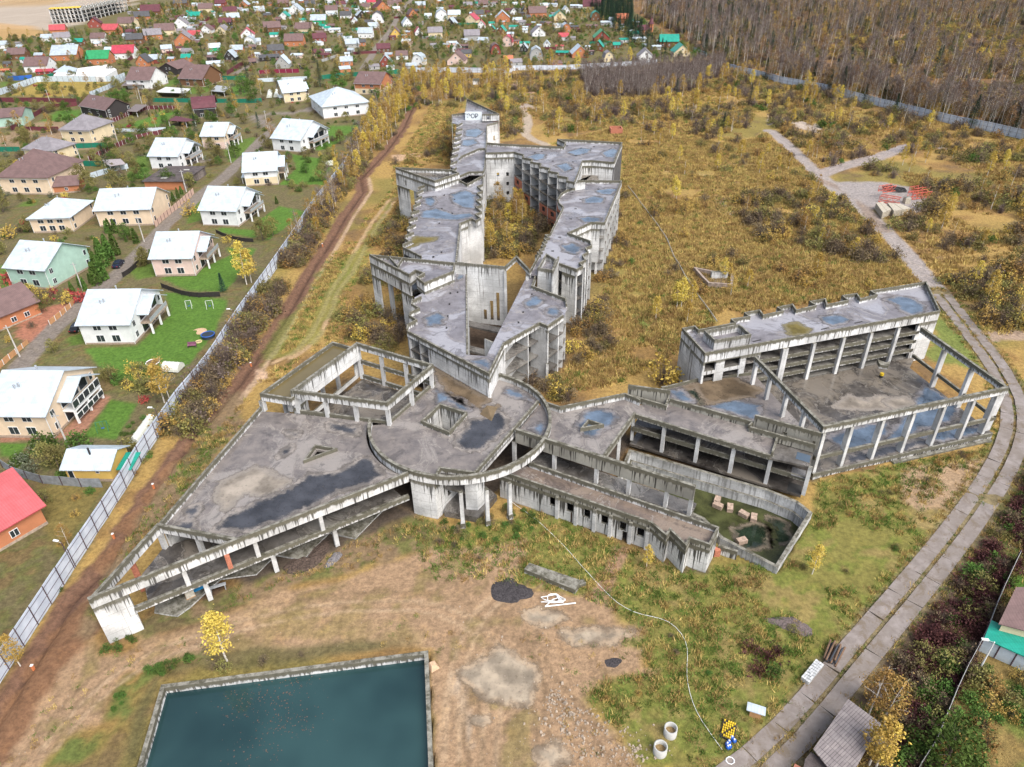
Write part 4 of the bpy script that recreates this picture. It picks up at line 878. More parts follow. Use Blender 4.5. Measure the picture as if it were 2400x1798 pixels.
wall('end_wall', zb[17], zb[18], 0, 14.2, .3, M_CON, D4); wall('end_wall', zb[15], zb[16], 0, 14.2, .3, M_CON, D4); wall('end_wall', zb[16], zb[17], 0, 14.195, .3, M_CON2, D4); prism('stair_landing', [zb[15], zb[16], zb[17], q('E2', 1640, 640, 11.4), q('E2', 1640, 900, 11.4), q('E2', 1290, 900, 11.4)], 11.0, 11.4, M_DARKFL, D4); column('stair_core', q('E2', 1430, 640, 13.5), 12.6, 14.2, 3.2, M_CON, D4, d=3)
for s in ('E2 850 575', 'E2 1195 590', 'E2 1165 722', 'E2 1340 350', 'E2 1560 328', 'E2 660 405', 'E2 270 385', 'E2 545 430', 'E2 1250 480', 'E2 1100 312'): column('roof_vent', pts(s, S4)[0], S4, S4 + .13, .6, MAT['soot'], D4, d=.4)

CLIP = offset(ccw(P4), .3)
for s in ('E2 420 500; 560 440; 720 460; 700 530; 560 560', 'E2 1100 420; 1300 350; 1500 360; 1450 430; 1250 480', 'E2 1700 420; 1900 350; 1980 400; 1900 520; 1760 500', 'E2 900 650; 1100 600; 1200 700; 1050 760'): puddle(pts(s, S4), S4 + .01, M_PUDB, D4)
CLIP = None
# ---- long block on the right of the court
zs = pts('E4 805 335; 710 345; 775 400; 690 405; 740 455; 660 470; 715 520; 640 535; 690 575; 610 600; 655 640; 575 640; 625 690; 545 692; 600 715', T3)
P5 = pts('E2 1290 900; 1220 1030; 1090 1062; 985 1130; 932 1220; 950 1290; 1025 1355', T3) + zs + pts('E4 450 985; 585 992; 850 985; 958 860; 1265 968; 1380 905; 1322 850; 1425 800; 1376 715; 1472 662; 1430 592; 1530 550; 1512 472; 1122 332; 1518 152; 1750 160; E2 2045 905', T3)
D5 = wing('court_block', 'long concrete block with a curved parapet along the right side of the court', P5)
prism_h('roof_slab', offset(ccw(P5), .05), [], S3 - .35, S3, M_ROOFB, D5)
path_wall('parapet', P5[:8], 11.8, T3, .25, M_BEAM, D5, side=1); path_wall('tooth_wall', zs, 11.8, T3 - .3, .22, M_BEAM, D5, side=1); path_wall('parapet', [zs[-1], P5[22]], 11.8, T3, .25, M_BEAM, D5, side=1)
path_wall('parapet', P5[25:], 11.8, T3, .28, M_BEAM, D5, side=1); path_wall('parapet', [P5[-1], P5[0]], S3, T3 + .01, .28, M_BEAM, D5, side=1)
fz = [9.4, 6.2, 3.0]
i26 = P5[26]
floors(D5, [P5[25], P5[26], P5[27], P5[29], P5[31], P5[33], lerp(P5[33], P5[22], .6), lerp(P5[25], P5[22], .5)], fz, inset=.15)
floors(D5, [P5[36], P5[37], P5[38], P5[1], zs[0], P5[35]], fz, inset=.15)
for i in (26, 27, 29, 31, 33): n_ = lerp(P5[i], P5[12], .3); wall('partition_wall', P5[i], n_, 0, 12.2, .3, M_COLN, D5, side=0)
wall('front_wall', lerp(P5[25], P5[26], .18), P5[26], 0, 11.8, .35, M_CON2, D5, side=1)
wall('notch_wall', P5[35], P5[36], 3.0, 11.8, .35, M_CON, D5, side=1); wall('notch_wall', lerp(P5[36], P5[37], .0), lerp(P5[36], P5[37], .65), 3.0, 11.8, .35, M_CON, D5, side=1); wall('notch_wall', P5[34], P5[35], 9, 11.8, .3, M_CON2, D5)
column('column', lerp(P5[36], P5[37], .5), -.3, 3.0, .6, M_COLN, D5)
for s in (.06, .2, .34, .48, .62, .76, .9): n = perp(P5[37], P5[38]); p = lerp(P5[37], P5[38], s); wall('partition_wall', p, (p[0] + n[0] * 4, p[1] + n[1] * 4), 0, 12.2, .25, M_COLN, D5, side=0)
wall('core_wall', lerp(P5[37], P5[1], .5), lerp(P5[26], P5[22], .5), 0, 12.2, .3, M_CON2, D5)
bxp = pts('E4 585 945; 735 685; 912 792; 850 980', T3 + .8); path_wall('lift_box_wall', ccw(bxp), 8.5, T3 + .8, .28, M_CON, D5, True); prism('lift_box_floor', offset(ccw(bxp), .3), S3 + .05, S3 + .3, M_ROOFB, D5)
fin = pts('E4 950 745; 850 985', T3 + 1.2); wall('fin_wall', fin[0], fin[1], 0, T3 + 1.2, .35, M_CON, D5, side=0); wall('lift_wall', bxp[0], bxp[3], 0, 8.5, .35, M_CON, D5, side=1)
for s in ('E4 1160 102', 'E4 968 415', 'E4 785 447', 'E4 850 655', 'E2 1245 1398', 'E2 1328 1234', 'E2 1190 1110', 'E2 1640 1060'): column('roof_vent', pts(s, S3)[0], S3, S3 + .13, .6, MAT['soot'], D5, d=.3)

CLIP = offset(ccw(P5), .3)
for s in ('E2 1380 1230; 1560 1180; 1740 1210; 1700 1290; 1500 1300; 1400 1290', 'E2 1600 1080; 1800 1040; 1960 1060; 1850 1150; 1660 1140', 'E4 1000 560; 1200 520; 1350 600; 1250 700; 1050 660', 'E4 1300 80; 1500 60; 1700 90; 1640 140; 1400 160'): puddle(pts(s, S3), S3 + .012, M_PUDB, D5)
CLIP = None
# ---- four-storey block on the right
S7, T7 = 9.9, 10.9
bk = pts('F8 120 205; 250 180; 288 218; 640 150; 603 112; 780 88; 735 50; 893 20; 932 70; 1112 32; b3 75 990; 215 962; 250 1012; 405 975; 355 940; 500 915; 515 965; 683 930; 635 890; 770 870; 802 915; 932 882; 880 850; 1370 770', T7)
fr = [q('F8', 348, 455, T7), q('b3', 1490, 1025, T7)]
P7 = [fr[1], fr[0]] + bk
D7 = wing('four_storey_block', 'four-storey open concrete frame with a stepped rear parapet and a puddled roof, right side', P7)
prism_h('roof_slab', offset(ccw(P7), .05), [], S7 - .4, S7, M_ROOFB, D7); path_wall('parapet', P7, 8.9, T7, .28, M_BEAM, D7, True, side=-1 if area2(P7) < 0 else 1)
flz = [7.0, 5.0, 3.0, 1.0]
floors(D7, [fr[0], fr[1], bk[-1], bk[0]], flz, M_FLOOR, .25)
for z in flz[:3]: wall('floor_beam', lerp(fr[0], fr[1], .22), lerp(fr[0], fr[1], .93), z - .62, z + .12, .3, M_BEAM, D7, side=1)
dirn = (fr[1][0] - fr[0][0], fr[1][1] - fr[0][1]); ang7 = math.atan2(dirn[1], dirn[0])
for s in ('b3 1115 1160', 'b3 875 1200', 'b3 640 1245', 'b3 390 1295', 'b3 140 1350', 'F8 1140 390'):
    p = pts(s, 8.9)[0]; t_ = proj_s(fr[0], fr[1], p) / math.hypot(*dirn); p = lerp(fr[0], fr[1], t_); n = perp(fr[0], fr[1]); column('column', (p[0] - n[0] * .12, p[1] - n[1] * .12), .5, 8.92, .62, M_COLN, D7, ang7)
    p2 = (p[0] + n[0] * 6, p[1] + n[1] * 6); wall('partition_wall', (p[0] + n[0] * 3.2, p[1] + n[1] * 3.2), (p[0] + n[0] * 8, p[1] + n[1] * 8), .9, 9.5, .25, M_CON2, D7, side=0)
wall('end_pier', lerp(fr[0], fr[1], .915), fr[1], 0, 8.9, .5, M_CON, D7, side=1)
wall('left_wall', bk[0], fr[0], -.3, 8.9, .35, M_CON, D7, side=1, holes=((7.6, 8.3, 0, 2.6),)); wall('right_wall', fr[1], bk[-1], -.3, 8.9, .35, M_CON2, D7, side=1)
wall('front_wall', fr[0], lerp(fr[0], fr[1], .23), 0, 8.9, .35, M_CON, D7, side=1, holes=tuple((s0, s1, z, z + 1.75) for z in (1.6, 4.4, 6.9) for s0, s1 in ((.4, 2.6), (4.4, 7.6))) + ((8.8, 11.4, 4.2, 8.2),))
wall('rear_wall', bk[0], lerp(bk[0], bk[-1], .995), -.3, 8.9, .3, M_CON2, D7, side=-1, holes=tuple((s, s + 2.4, z, z + 1.6) for s in range(3, 50, 6) for z in (1.8, 4.6, 7.2)))
wall('core_wall', lerp(fr[0], bk[0], .55), lerp(fr[1], bk[-1], .5), .5, 9.5, .3, M_CON2, D7, holes=tuple((s, s + 1.6, z, z + 2.1) for s in range(5, 50, 9) for z in (1.2, 4.0, 7.0)))
bo = pts('F8 340 230; 690 165; 810 270; 445 330', T7 + 1.0); path_wall('roof_box_wall', ccw(bo), S7, T7 + 1.0, .3, M_CON, D7, True); prism('roof_box_floor', offset(ccw(bo), .3), S7, S7 + .5, M_ROOFB, D7)
sb = pts('b3 940 1460; 1040 1480; 1030 1500; 950 1490', 4.6); prism('balcony', pts('b3 938 1462; 1010 1490; 1050 1480; 1035 1520; 960 1510', 4.2), 3.9, 4.7, M_BEAM, D7)
CLIP = offset(ccw(P7), .4)
for s, m_ in (('b3 1000 930; 1130 900; 1250 920; 1340 980; 1340 1040; 1240 1060; 1150 1030; 1120 970', M_PUDB), ('b3 460 1080; 620 1060; 700 1100; 640 1140; 560 1150; 480 1120', M_PUDB)): puddle(pts(s, S7), S7 + .01, m_, D7, 'puddle', .3, 2)
puddle(pts('b3 150 1150; 250 1130; 360 1190; 320 1230; 180 1230', S7), S7 + .013, MAT['moss_patch'], D7, 'moss_patch', .5, 2)
for s in ('b3 780 1126', 'b3 492 1180', 'F8 862 334'): column('roof_slot_shade', pts(s, S7)[0], S7, S7 + .05, 1.8, MAT['soot'], D7, ang7 + .06, .25)  # thin black plates, the shade inside the slots painted as colour

CLIP = None
# ---- open hall frame in front of it
K1, K2, K3, K4 = q('c3', 480, 370, 10), q('c3', 2085, 30, 10), q('b3', 1340, 1165, 10), q('F8', 840, 490, 10)
D8 = wing('hall_frame', 'roofless hall frame of slanting-lit white columns and beams over a wet burnt floor, far right', [K1, K2, K3, K4])
HZ = 1.0
wall('top_beam', K1, K2, 8.75, 10, .5, M_BEAM, D8); wall('top_beam', K2, K3, 8.9, 9.996, .5, M_BEAM, D8); wall('top_beam', K4, K1, 8.8, 9.992, .5, M_BEAM, D8)
wall('middle_beam', K1, K2, 3.4, 4.1, .4, M_MOSS, D8); wall('middle_beam', K2, K3, 3.5, 4.1, .4, M_MOSS, D8)
aK = math.atan2(K2[1] - K1[1], K2[0] - K1[0])
LK = math.hypot(K2[0] - K1[0], K2[1] - K1[1])
for k, s in enumerate(('c3 375 820', 'c3 640 720', 'c3 905 660', 'c3 1165 605', 'c3 1420 545', 'c3 1670 490', 'c3 1905 470')):
    p = pts(s, HZ)[0]; t_ = proj_s(K1, K2, p) / LK; p = lerp(K1, K2, min(.985, max(.012, t_))); n = perp(K1, K2); column('column', (p[0] + n[0] * .3, p[1] + n[1] * .3), HZ if k else -.3, 8.76, .56, M_COLN, D8, aK, .95)
for s in (.03, .36, .68): p = lerp(K2, K3, s); n = perp(K2, K3); column('column', (p[0] + n[0] * .3, p[1] + n[1] * .3), HZ, 8.9, .95, M_COLN, D8, aK, .56)
for s in (.02, .25, .5, .75): p = lerp(K4, K1, s); n = perp(K4, K1); column('column', (p[0] + n[0] * .3, p[1] + n[1] * .3), HZ, 8.8, .6, M_COLN, D8, aK, .6)
n8_ = perp(K1, K2); off8 = lambda p, d: (p[0] - n8_[0] * d, p[1] - n8_[1] * d)
hall = [off8(K1, .5), off8(K2, .5), K3, lerp(fr[0], fr[1], .95), lerp(fr[0], fr[1], .2), K4]
CLIP = offset(ccw(hall), .4)
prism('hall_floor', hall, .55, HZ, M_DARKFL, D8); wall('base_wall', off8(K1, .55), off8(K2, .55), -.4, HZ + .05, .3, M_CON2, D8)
wall('base_wall', lerp(off8(K1, .75), off8(K2, .75), .42), lerp(off8(K1, .75), off8(K2, .75), .98), -.4, .3, .6, M_CON, D8, side=-1)
for s, m_ in (('c3 500 460; 700 390; 820 360; 1000 330; 1040 420; 930 520; 700 560; 600 520', M_PUDB), ('c3 1350 0; 1440 60; 1640 200; 1560 330; 1330 380; 1150 500; 1000 480; 1250 200', M_PUDB), ('c3 700 620; 1100 520; 1500 430; 1560 450; 1150 590; 700 690', M_PUD), ('c3 1300 460; 1500 380; 1850 370; 1830 420; 1500 500', M_PUDB)):
    puddle(pts(s, HZ), HZ + .01, m_, D8, 'puddle', .5, 3)
for s in ('c3 560 200; 700 100; 850 150; 950 100; 1200 140; 1150 210; 900 220; 680 220', 'c3 1000 150; 1180 110; 1250 170; 1100 220'): puddle(pts(s, HZ), HZ + .014, M_SILT, D8, 'silt_stain', .8, 3)
CLIP = None
YB = plain('yellow_paint', (.65, .45, .03), .5); p = q('b3', 975, 1600, HZ)
br_ = thing('barrel', 'small yellow and black barrel standing on the burnt hall floor', 'barrel', (p[0], p[1], HZ)); m = MB(); m.tube([(p[0], p[1], HZ), (p[0], p[1], HZ + .5)], .35, 12); m.build('barrel_body', MAT['soot'], br_); m = MB(); m.tube([(p[0], p[1], HZ + .5), (p[0], p[1], HZ + .95)], .36, 12); m.build('barrel_band', YB, br_)

# ---- terrace, pool hall and roof strips between ring and hall
TZ = 4.4
TP = pts('F6 390 220', 8.4) + pts('F7 960 270', 8.4) + pts('c3 300 370; F8 1095 950; 825 655; 310 705; 0 785; F6 300 120', TZ)
CLIP = offset(ccw(TP), .2)
D9 = wing('middle_terrace', 'low wet concrete terrace between the pool hall and the four-storey block', TP)
prism_h('roof_slab', TP, [], TZ - .4, TZ, M_ROOF, D9); path_wall('parapet', pts('F8 820 648; 310 702; 0 782; F6 300 118', TZ + .6), TZ - .4, TZ + .6, .3, M_MOSS, D9, side=-1)
for s in ('F8 830 670', 'F8 960 800', 'F8 1060 900', 'c3 60 110', 'c3 270 330'): column('column', pts(s, TZ)[0], HZ, TZ - .3, .5, M_COLN, D9)
for s, m_ in (('F6 535 150; 620 110; 690 200; 740 290; 690 290; 640 240', plain('green_sludge', (.035, .05, .03), .1)), ('F6 760 310; 1000 230; 1269 300; 1269 390; 1200 430; 1000 370', M_PUDB), ('F6 390 160; 500 140; 610 260; 500 260; 400 200', M_PUDB)): puddle(pts(s, TZ), TZ + .01, m_, D9, 'puddle', .3, 5)
puddle(pts('F6 500 140; 680 60; 1000 20; 1269 150; 1200 200; 900 250; 760 280; 650 110', TZ), TZ + .005, MAT['mud'], D9, 'mud_patch', .6, 5)

CLIP = None
PS = [q('c2', 300, 152, TOP), q('c2', 415, 190, TOP), q('c2', 975, 75, TOP), q('c2', 1110, 130, TOP), q('c2', 1050, 250, SL), q('c2', 780, 622, TOP - .6), q('c2', 310, 475, TOP), q('c2', 28, 392, TOP), D0]
CLIP = offset(ccw(PS), .35)
D10 = wing('side_roof', 'flat wet roof right of the ring with a small triangular skylight in a blue puddle', PS)
tri2 = pts('c2 590 382; 655 302; 796 346', 8.0)
prism_h('roof_slab', PS, [offset(ccw(tri2), .26)], SL - .4, SL, M_ROOF, D10); path_wall('skylight_kerb', ccw(tri2), 6.5, 8.0, .24, M_MOSS, D10, True)
path_wall('parapet', PS[:4], 6.6, TOP, .3, M_BEAM, D10, side=-1)
pp = pts('c2 560 370; 610 260; 720 220; 860 240; 920 290; 860 350; 790 380; 700 460; 620 430', SL); puddle(offset(ccw(pp), -.5, True, 1.3), SL + .006, M_SILT, D10, 'silt_stain', .4, 5); puddle(pp, SL + .012, M_PUDB, D10, 'puddle', .2, 5)
pp = pts('c2 160 380; 230 340; 290 350; 290 400; 240 440', SL); puddle(pp, SL + .012, M_PUDB, D10, 'puddle', .15, 5)
CLIP = None
LBm = [q('c2', 28, 392, TOP), q('c2', 310, 478, TOP), q('c2', 1580, 888, TOP)]
wall('long_beam', LBm[0], LBm[2], 5.8, TOP - .003, .5, M_MOSS, D10, side=1)
aL = math.atan2(LBm[2][1] - LBm[0][1], LBm[2][0] - LBm[0][0])
for s in ('c2 370 725', 'c2 740 830', 'c2 1015 925', 'c2 1330 1038', 'c2 1662 1165', 'c2 45 590'):
    p = pts(s, 2.9)[0]; t_ = proj_s(LBm[0], LBm[2], p) / math.hypot(LBm[2][0] - LBm[0][0], LBm[2][1] - LBm[0][1]); p = lerp(LBm[0], LBm[2], min(t_, .99)); n = perp(LBm[0], LBm[2]); column('column', (p[0] + n[0] * .25, p[1] + n[1] * .25), .5, 5.8, .55, M_COLN, D10, aL)
wall('diagonal_wall', q('c2', 1050, 250, SL), q('c2', 780, 622, SL), 6.2, SL + .25, .35, M_MOSS, D10)
for s in ('c2 1030 480', 'c2 910 660'): column('column', pts(s, 1.2)[0], 1.2, 6.6, .5, M_COLN, D10)
prism('ledge', [lerp(LBm[0], LBm[2], .05), LBm[2]] + [(lerp(LBm[0], LBm[2], s)[0] + 1.5, lerp(LBm[0], LBm[2], s)[1] + 2.6) for s in (1, .05)], 2.4, 2.9, M_FLOOR, D10)

F0, F1_ = q('F6', 20, 370, SL), q('F7', 450, 490, SL); G0 = q('F7', 830, 602, 6.6)
PB = [F0, F1_, q('F7', 505, 312, SL), q('F7', 245, 250, SL), q('F6', 1200, 450, TOP), q('F6', 390, 222, TOP), q('c2', 1112, 132, TOP)]
D11 = wing('pool_hall', 'three-level open concrete gallery with dark floors above the sunken swimming basin', PB)
prism_h('roof_slab', PB, [], SL - .45, SL, M_ROOF, D11); wall('edge_beam', F0, F1_, 6.4, SL + .06, .35, M_MOSS, D11, side=-1)
prism('roof_slab', [F1_, G0, q('F7', 900, 400, 6.6), q('F7', 505, 315, 6.6)], 6.2, 6.55, M_FLOOR, D11)
path_wall('parapet', pts('F6 390 222; 1200 448', TOP), 6.9, TOP, .35, M_MOSS, D11, side=-1)
up = pts('c2 1005 2; 1368 50', 9.8); wall('upstand_wall', up[0], up[1], 7.0, 9.8, .35, M_MOSS, D11, side=-1); wall('upstand_kerb', q('c2', 985, 80, 8.2), q('c2', 1338, 180, 8.2), 7.0, 8.2, .3, M_MOSS, D11, side=-1); wall('upstand_end', up[1], q('c2', 1338, 180, 8.2), 7.0, 8.3, .3, M_BEAM, D11, side=-1)
up = pts('F7 300 88; 958 268', 9.7); wall('upstand_wall', up[0], up[1], 6.6, 9.7, .35, M_MOSS, D11, side=-1, holes=((4.6, 5.2, 7.6, 8.2), (9, 9.4, 7.4, 8), (9.9, 10.3, 7.4, 8))); wall('upstand_kerb', q('F7', 245, 205, 8.2), q('F7', 900, 385, 8.2), 6.7, 8.2, .3, M_MOSS, D11, side=-1); wall('upstand_end', up[0], q('F7', 245, 205, 8.2), 6.7, 8.3, .3, M_MOSS, D11, side=-1)
wall('cross_beam', q('F7', 505, 312, SL + .4), F1_, 6.8, SL + .5, .3, M_MOSS, D11)
nP = perp(F0, G0); back_ = lambda p, d: (p[0] + nP[0] * d, p[1] + nP[1] * d)
prism('floor_slab', [back_(F0, .2), back_(G0, .2), back_(G0, 6.5), back_(F0, 6.5)], 3.85, 4.25, M_DARKFL, D11); wall('floor_beam', F0, G0, 3.5, 4.3, .3, M_MOSS, D11, side=1)
prism('floor_slab', [back_(F0, -.6), back_(G0, -.6), back_(G0, 6.5), back_(F0, 6.5)], .8, 1.2, M_DARKFL, D11); wall('rear_wall', back_(F0, 6.5), back_(G0, 6.5), .8, 6.9, .3, M_CON2, D11)
for s in ('F6 295 760', 'F6 625 865', 'F6 975 950', 'F7 40 672', 'F7 390 790', 'F7 760 922'):
    p = pts(s, 1.2)[0]; t_ = proj_s(F0, G0, p) / math.hypot(G0[0] - F0[0], G0[1] - F0[1]); p = back_(lerp(F0, G0, t_), -.1); column('column', p, 1.2, 6.6, .55, M_COLN, D11, aL)
prism('stair_hole_shade', pts('F7 630 760; 760 800; 740 890; 610 850', 1.2), 1.2, 1.23, MAT['soot'], D11); prism('hatch', pts('F7 715 462; 845 500; 835 572; 695 530', 6.55), 6.5, 6.57, M_PUDB, D11); prism('grate', pts('F7 665 610; 800 650; 790 730; 650 690', 4.25), 4.2, 4.28, plain('grate_grey', (.16, .16, .165), .7, .3, 6), D11)  # the stair hole is a black plate, its colour standing for shade inside
SB = thing('swimming_basin', 'sunken white-walled swimming basin overgrown with green moss and rubble', 'pool', (*centroid(BASIN), 0))
bp = ccw(BASIN); path_wall('basin_wall', bp, -2.6, 1.2, .5, M_COLN, SB, True); prism('basin_floor', offset(bp, .4), -2.6, -2.2, plain('basin_moss', (.05, .055, .02), .35, .6, .5), SB)
path_wall('inner_step', offset(bp, .52), -2.2, -.5, .35, M_COLN, SB, True, skip=())
for s in ('c2 1900 1250; 2100 1200; 2209 1250; 2209 1400; 2000 1420', 'c2 1000 860; 1200 900; 1300 960; 1150 960', 'c3 0 1150; 150 1200; 200 1350; 50 1400'): blotch(pts(s, -2.2), -2.19, 'sludge', SB, 'puddle', offset(bp, 1.0))
for s in ('c2 1770 1010', 'c2 1880 1075', 'c2 1775 1055', 'c2 2085 1160', 'c2 1980 1360', 'c2 2000 1130'): column('rubble_block', pts(s, -2)[0], -2.2, -1.5, 1.5, plain('brick_rubble', (.36, .27, .21), .9, .4, 3), SB, random.Random(s).uniform(0, 3), .9)

# ---- low front wing with the window wall
Z5, S5 = 5.3, 4.4
GW = pts('c1 2110 850; c2 0 785; 1200 1195; 1335 1312; 1368 1262; 1505 1397; 1540 1330; 1712 1388; 1790 1235; 150 668; c1 2200 765', Z5)
GW[0] = lerp(GW[2], GW[1], 1.10); GW[10] = lerp(GW[8], GW[9], 1.03)
D12 = wing('low_wing', 'low streaked concrete wing with square window holes and a zigzag end, facing the yard', GW)
gw = ccw(GW); prism_h('roof_slab', offset(gw, .25), [], S5 - .3, S5, wet_roof('muddy_roof', (.19, .145, .115), (.12, .095, .08), .35, (.24, .19, .15)), D12)
path_wall('parapet', [GW[0]] + GW[2:9], 4.2, Z5, .3, M_MOSS, D12, side=1); path_wall('parapet', GW[8:10], 3.5, Z5 + .05, .32, M_BEAM, D12, side=1)
path_wall('wall', GW[2:9], -.4, 4.2, .32, M_CON2, D12, side=1)
hl = []
for x0, x1, y in ((335, 405, 950), (480, 550, 1005), (625, 695, 1062), (775, 845, 1118), (930, 1000, 1175), (1080, 1155, 1232)):
    s0, s1 = (proj_s(GW[0], GW[2], q('c2', x, y, 3.7)) for x in (x0, x1)); hl.append((s0, s1, 2.0, 3.6))
s0, s1 = (proj_s(GW[0], GW[2], q('c2', x, 1330, 1)) for x in (935, 985)); hl.append((s0, s1, 0, 1.9))
wall('window_wall', GW[0], GW[2], -.4, 4.196, .32, M_CON2, D12, holes=hl)
for x, y in ((425, 980), (575, 1050), (730, 1110), (865, 1160), (1035, 1220), (1180, 1270)): p = q('c2', x, y + 60, 1.5); t_ = proj_s(GW[0], GW[2], p) / math.hypot(GW[2][0] - GW[0][0], GW[2][1] - GW[0][1]); p = lerp(GW[0], GW[2], t_); n = perp(GW[0], GW[2]); column('pilaster', (p[0] - n[0] * .15, p[1] - n[1] * .15), -.4, 4.25, .5, M_CON, D12, aL, .4)
prism('inner_floor', offset(gw, .6), -.2, .15, M_DARKFL, D12); wall('rear_wall', GW[9], GW[8], -.4, 3.5, .3, M_CON2, D12, side=-1)
wall('yard_wall', q('c2', 1780, 1400, 1.5), q('c2', 1945, 1450, 1.5), -.3, 1.5, .4, M_CON2, D12); column('brick_stub', q('c2', 1768, 1440, .8), -.2, 1.2, .8, MAT['brick_red'], D12)

COURT0 = pts('E3 1790 300; E2 150 900; 300 1250; 900 1450; 830 1657; E4 500 650; 200 740; E6 700 60; E3 1700 1657; 1760 800', 0)
# bare soil under the ruin and in its well, shade painted into it
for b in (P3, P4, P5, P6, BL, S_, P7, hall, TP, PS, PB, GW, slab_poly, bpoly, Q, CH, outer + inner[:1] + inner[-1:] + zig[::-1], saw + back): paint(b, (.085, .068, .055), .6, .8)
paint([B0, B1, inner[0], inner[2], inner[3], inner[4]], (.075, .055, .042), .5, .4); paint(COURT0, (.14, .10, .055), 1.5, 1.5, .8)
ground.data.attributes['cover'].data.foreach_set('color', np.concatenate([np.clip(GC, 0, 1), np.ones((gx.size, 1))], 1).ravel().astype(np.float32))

# ================================================================ the village
ROOFC = {'r': (.40, .05, .075), 'p': (.42, .075, .085), 'm': (.11, .035, .045), 'b': (.15, .095, .09), 'g': (.03, .26, .10), 'G': (.37, .425, .465), 'k': (.075, .075, .08), 's': (.22, .205, .22), 't': (.015, .27, .20), 'w': (.47, .54, .595), 'o': (.46, .15, .08)}
WALLC = {'w': (.70, .71, .71), 'c': (.64, .54, .36), 'o': (.44, .18, .09), 'r': (.25, .07, .055), 'd': (.045, .04, .04), 'y': (.62, .42, .12), 'n': (.17, .09, .05), 'e': (.36, .36, .35), 'q': (.66, .50, .44), 'g': (.03, .36, .16), 'P': (.68, .54, .39), 'V': (.36, .52, .44)}
RNAME = {'r': 'crimson', 'p': 'coral', 'm': 'maroon', 'b': 'brown', 'g': 'green', 'G': 'pale metal', 'k': 'charcoal', 's': 'slate', 't': 'teal', 'w': 'white', 'o': 'orange'}
WNAME = {'w': 'white', 'c': 'cream', 'o': 'brick', 'r': 'red', 'd': 'black', 'y': 'yellow', 'n': 'timber', 'e': 'grey', 'q': 'pinkish', 'g': 'green', 'P': 'peach', 'V': 'pale green'}
def roofm(k):
    nm = 'roof_' + k
    if nm in MAT: return MAT[nm]
    t = NT(nm); o = t.obj(); col = ROOFC[k]
    wv = t.n('ShaderNodeTexWave', bands_direction='X'); t.l(o, wv.inputs['Vector']); wv.inputs['Scale'].default_value = .9; wv.inputs['Distortion'].default_value = .0
    wy = t.n('ShaderNodeTexWave', bands_direction='Y'); t.l(o, wy.inputs['Vector']); wy.inputs['Scale'].default_value = .35
    n = t.noise(o, .6, 5)
    c = t.mix(t.ramp(n, .3, .7), tuple(x * .82 for x in col), tuple(min(1, x * 1.12) for x in col))
    c = t.mix(t.ramp(wv.outputs['Fac'], .90, .99, 0, .35), c, tuple(x * .55 for x in col)); c = t.mix(t.ramp(wy.outputs['Fac'], .94, .99, 0, .25), c, tuple(x * .6 for x in col))
    t.bump(wv.outputs['Fac'], .3, .03)
    MAT[nm] = t.set(c, .42 if k in 'wGtgrp' else .7, .4); return MAT[nm]
def wallm(k):
    nm = 'facade_' + k
    if nm in MAT: return MAT[nm]
    if k in 'dn':
        t = NT(nm); o = t.obj(); wv = t.n('ShaderNodeTexWave', bands_direction='Z'); t.l(o, wv.inputs['Vector']); wv.inputs['Scale'].default_value = 1.6
        c = t.mix(wv.outputs['Fac'], tuple(x * .6 for x in WALLC[k]), tuple(x * 1.3 for x in WALLC[k])); MAT[nm] = t.set(t.mix(t.math('MULTIPLY', t.noise(o, 1, 4), .5), c, WALLC[k]), .75, .2)
        return MAT[nm]
    return plain(nm, WALLC[k], .85, .10, .7, .2)
M_FRAME = plain('white_frame', (.76, .77, .77), .5, .03); M_GLASS = puddle_mat('window_glass', (.035, .045, .055), .08); M_PLINTH = plain('stone_plinth', (.34, .27, .21), .85, .3, 3); M_METAL = plain('grey_metal', (.33, .35, .37), .45, .2, 2)
M_TIMBER = plain('dark_timber', (.06, .042, .035), .8, .3, 3)

def local_thing(name, label, cat, loc, ang, group=None):
    o = thing(name, label, cat, loc, group); o.rotation_euler = (0, 0, ang); ORG[o.name] = Vector((0, 0, 0)); return o

def extrude_profile(prof, x0, x1, t):
    """roof sheet: profile in (y,z), extruded along x, thickness t"""
    n = len(prof); V = [(x, y, z) for x in (x0, x1) for y, z in prof] + [(x, y, z - t) for x in (x0, x1) for y, z in prof]; F = []
    for i in range(n - 1):
        F.append([i, n + i, n + i + 1, i + 1]); F.append([2 * n + i, 2 * n + i + 1, 3 * n + i + 1, 3 * n + i]); F.append([i, i + 1, 2 * n + i + 1, 2 * n + i]); F.append([n + i, 3 * n + i, 3 * n + i + 1, n + i + 1])
    F.append([0, 2 * n, 3 * n, n]); F.append([n - 1, 2 * n - 1, 4 * n - 1, 3 * n - 1])
    return V, F

def add_window(par, side, s, z, w, hgt, L, D, pane=True):
    """side: 'f' (-y) 'b' (+y) 'r' (+x) 'l' (-x); s = offset along the wall from its middle"""
    e = .06; m = MB()
    dims = (w, 2 * e, hgt) if side in 'fb' else (2 * e, w, hgt)
    c = {'f': (s, -D / 2, z), 'b': (s, D / 2, z), 'r': (L / 2, s, z), 'l': (-L / 2, s, z)}[side]
    m.box(c, dims); o = m.build('window', M_FRAME, par); ORG[o.name] = Vector((0, 0, 0))
    if pane:
        g = MB(); k = 2 if w > .9 else 1; pw = (w - .16 - .1 * (k - 1)) / k
        for i in range(k):
            of = (i - (k - 1) / 2) * (pw + .1); d2 = (pw, 2 * e + .06, hgt - .2) if side in 'fb' else (2 * e + .06, pw, hgt - .2)
            g.box((c[0] + of, c[1], c[2]) if side in 'fb' else (c[0], c[1] + of, c[2]), d2)
        g.build('pane', M_GLASS, o)
    return o

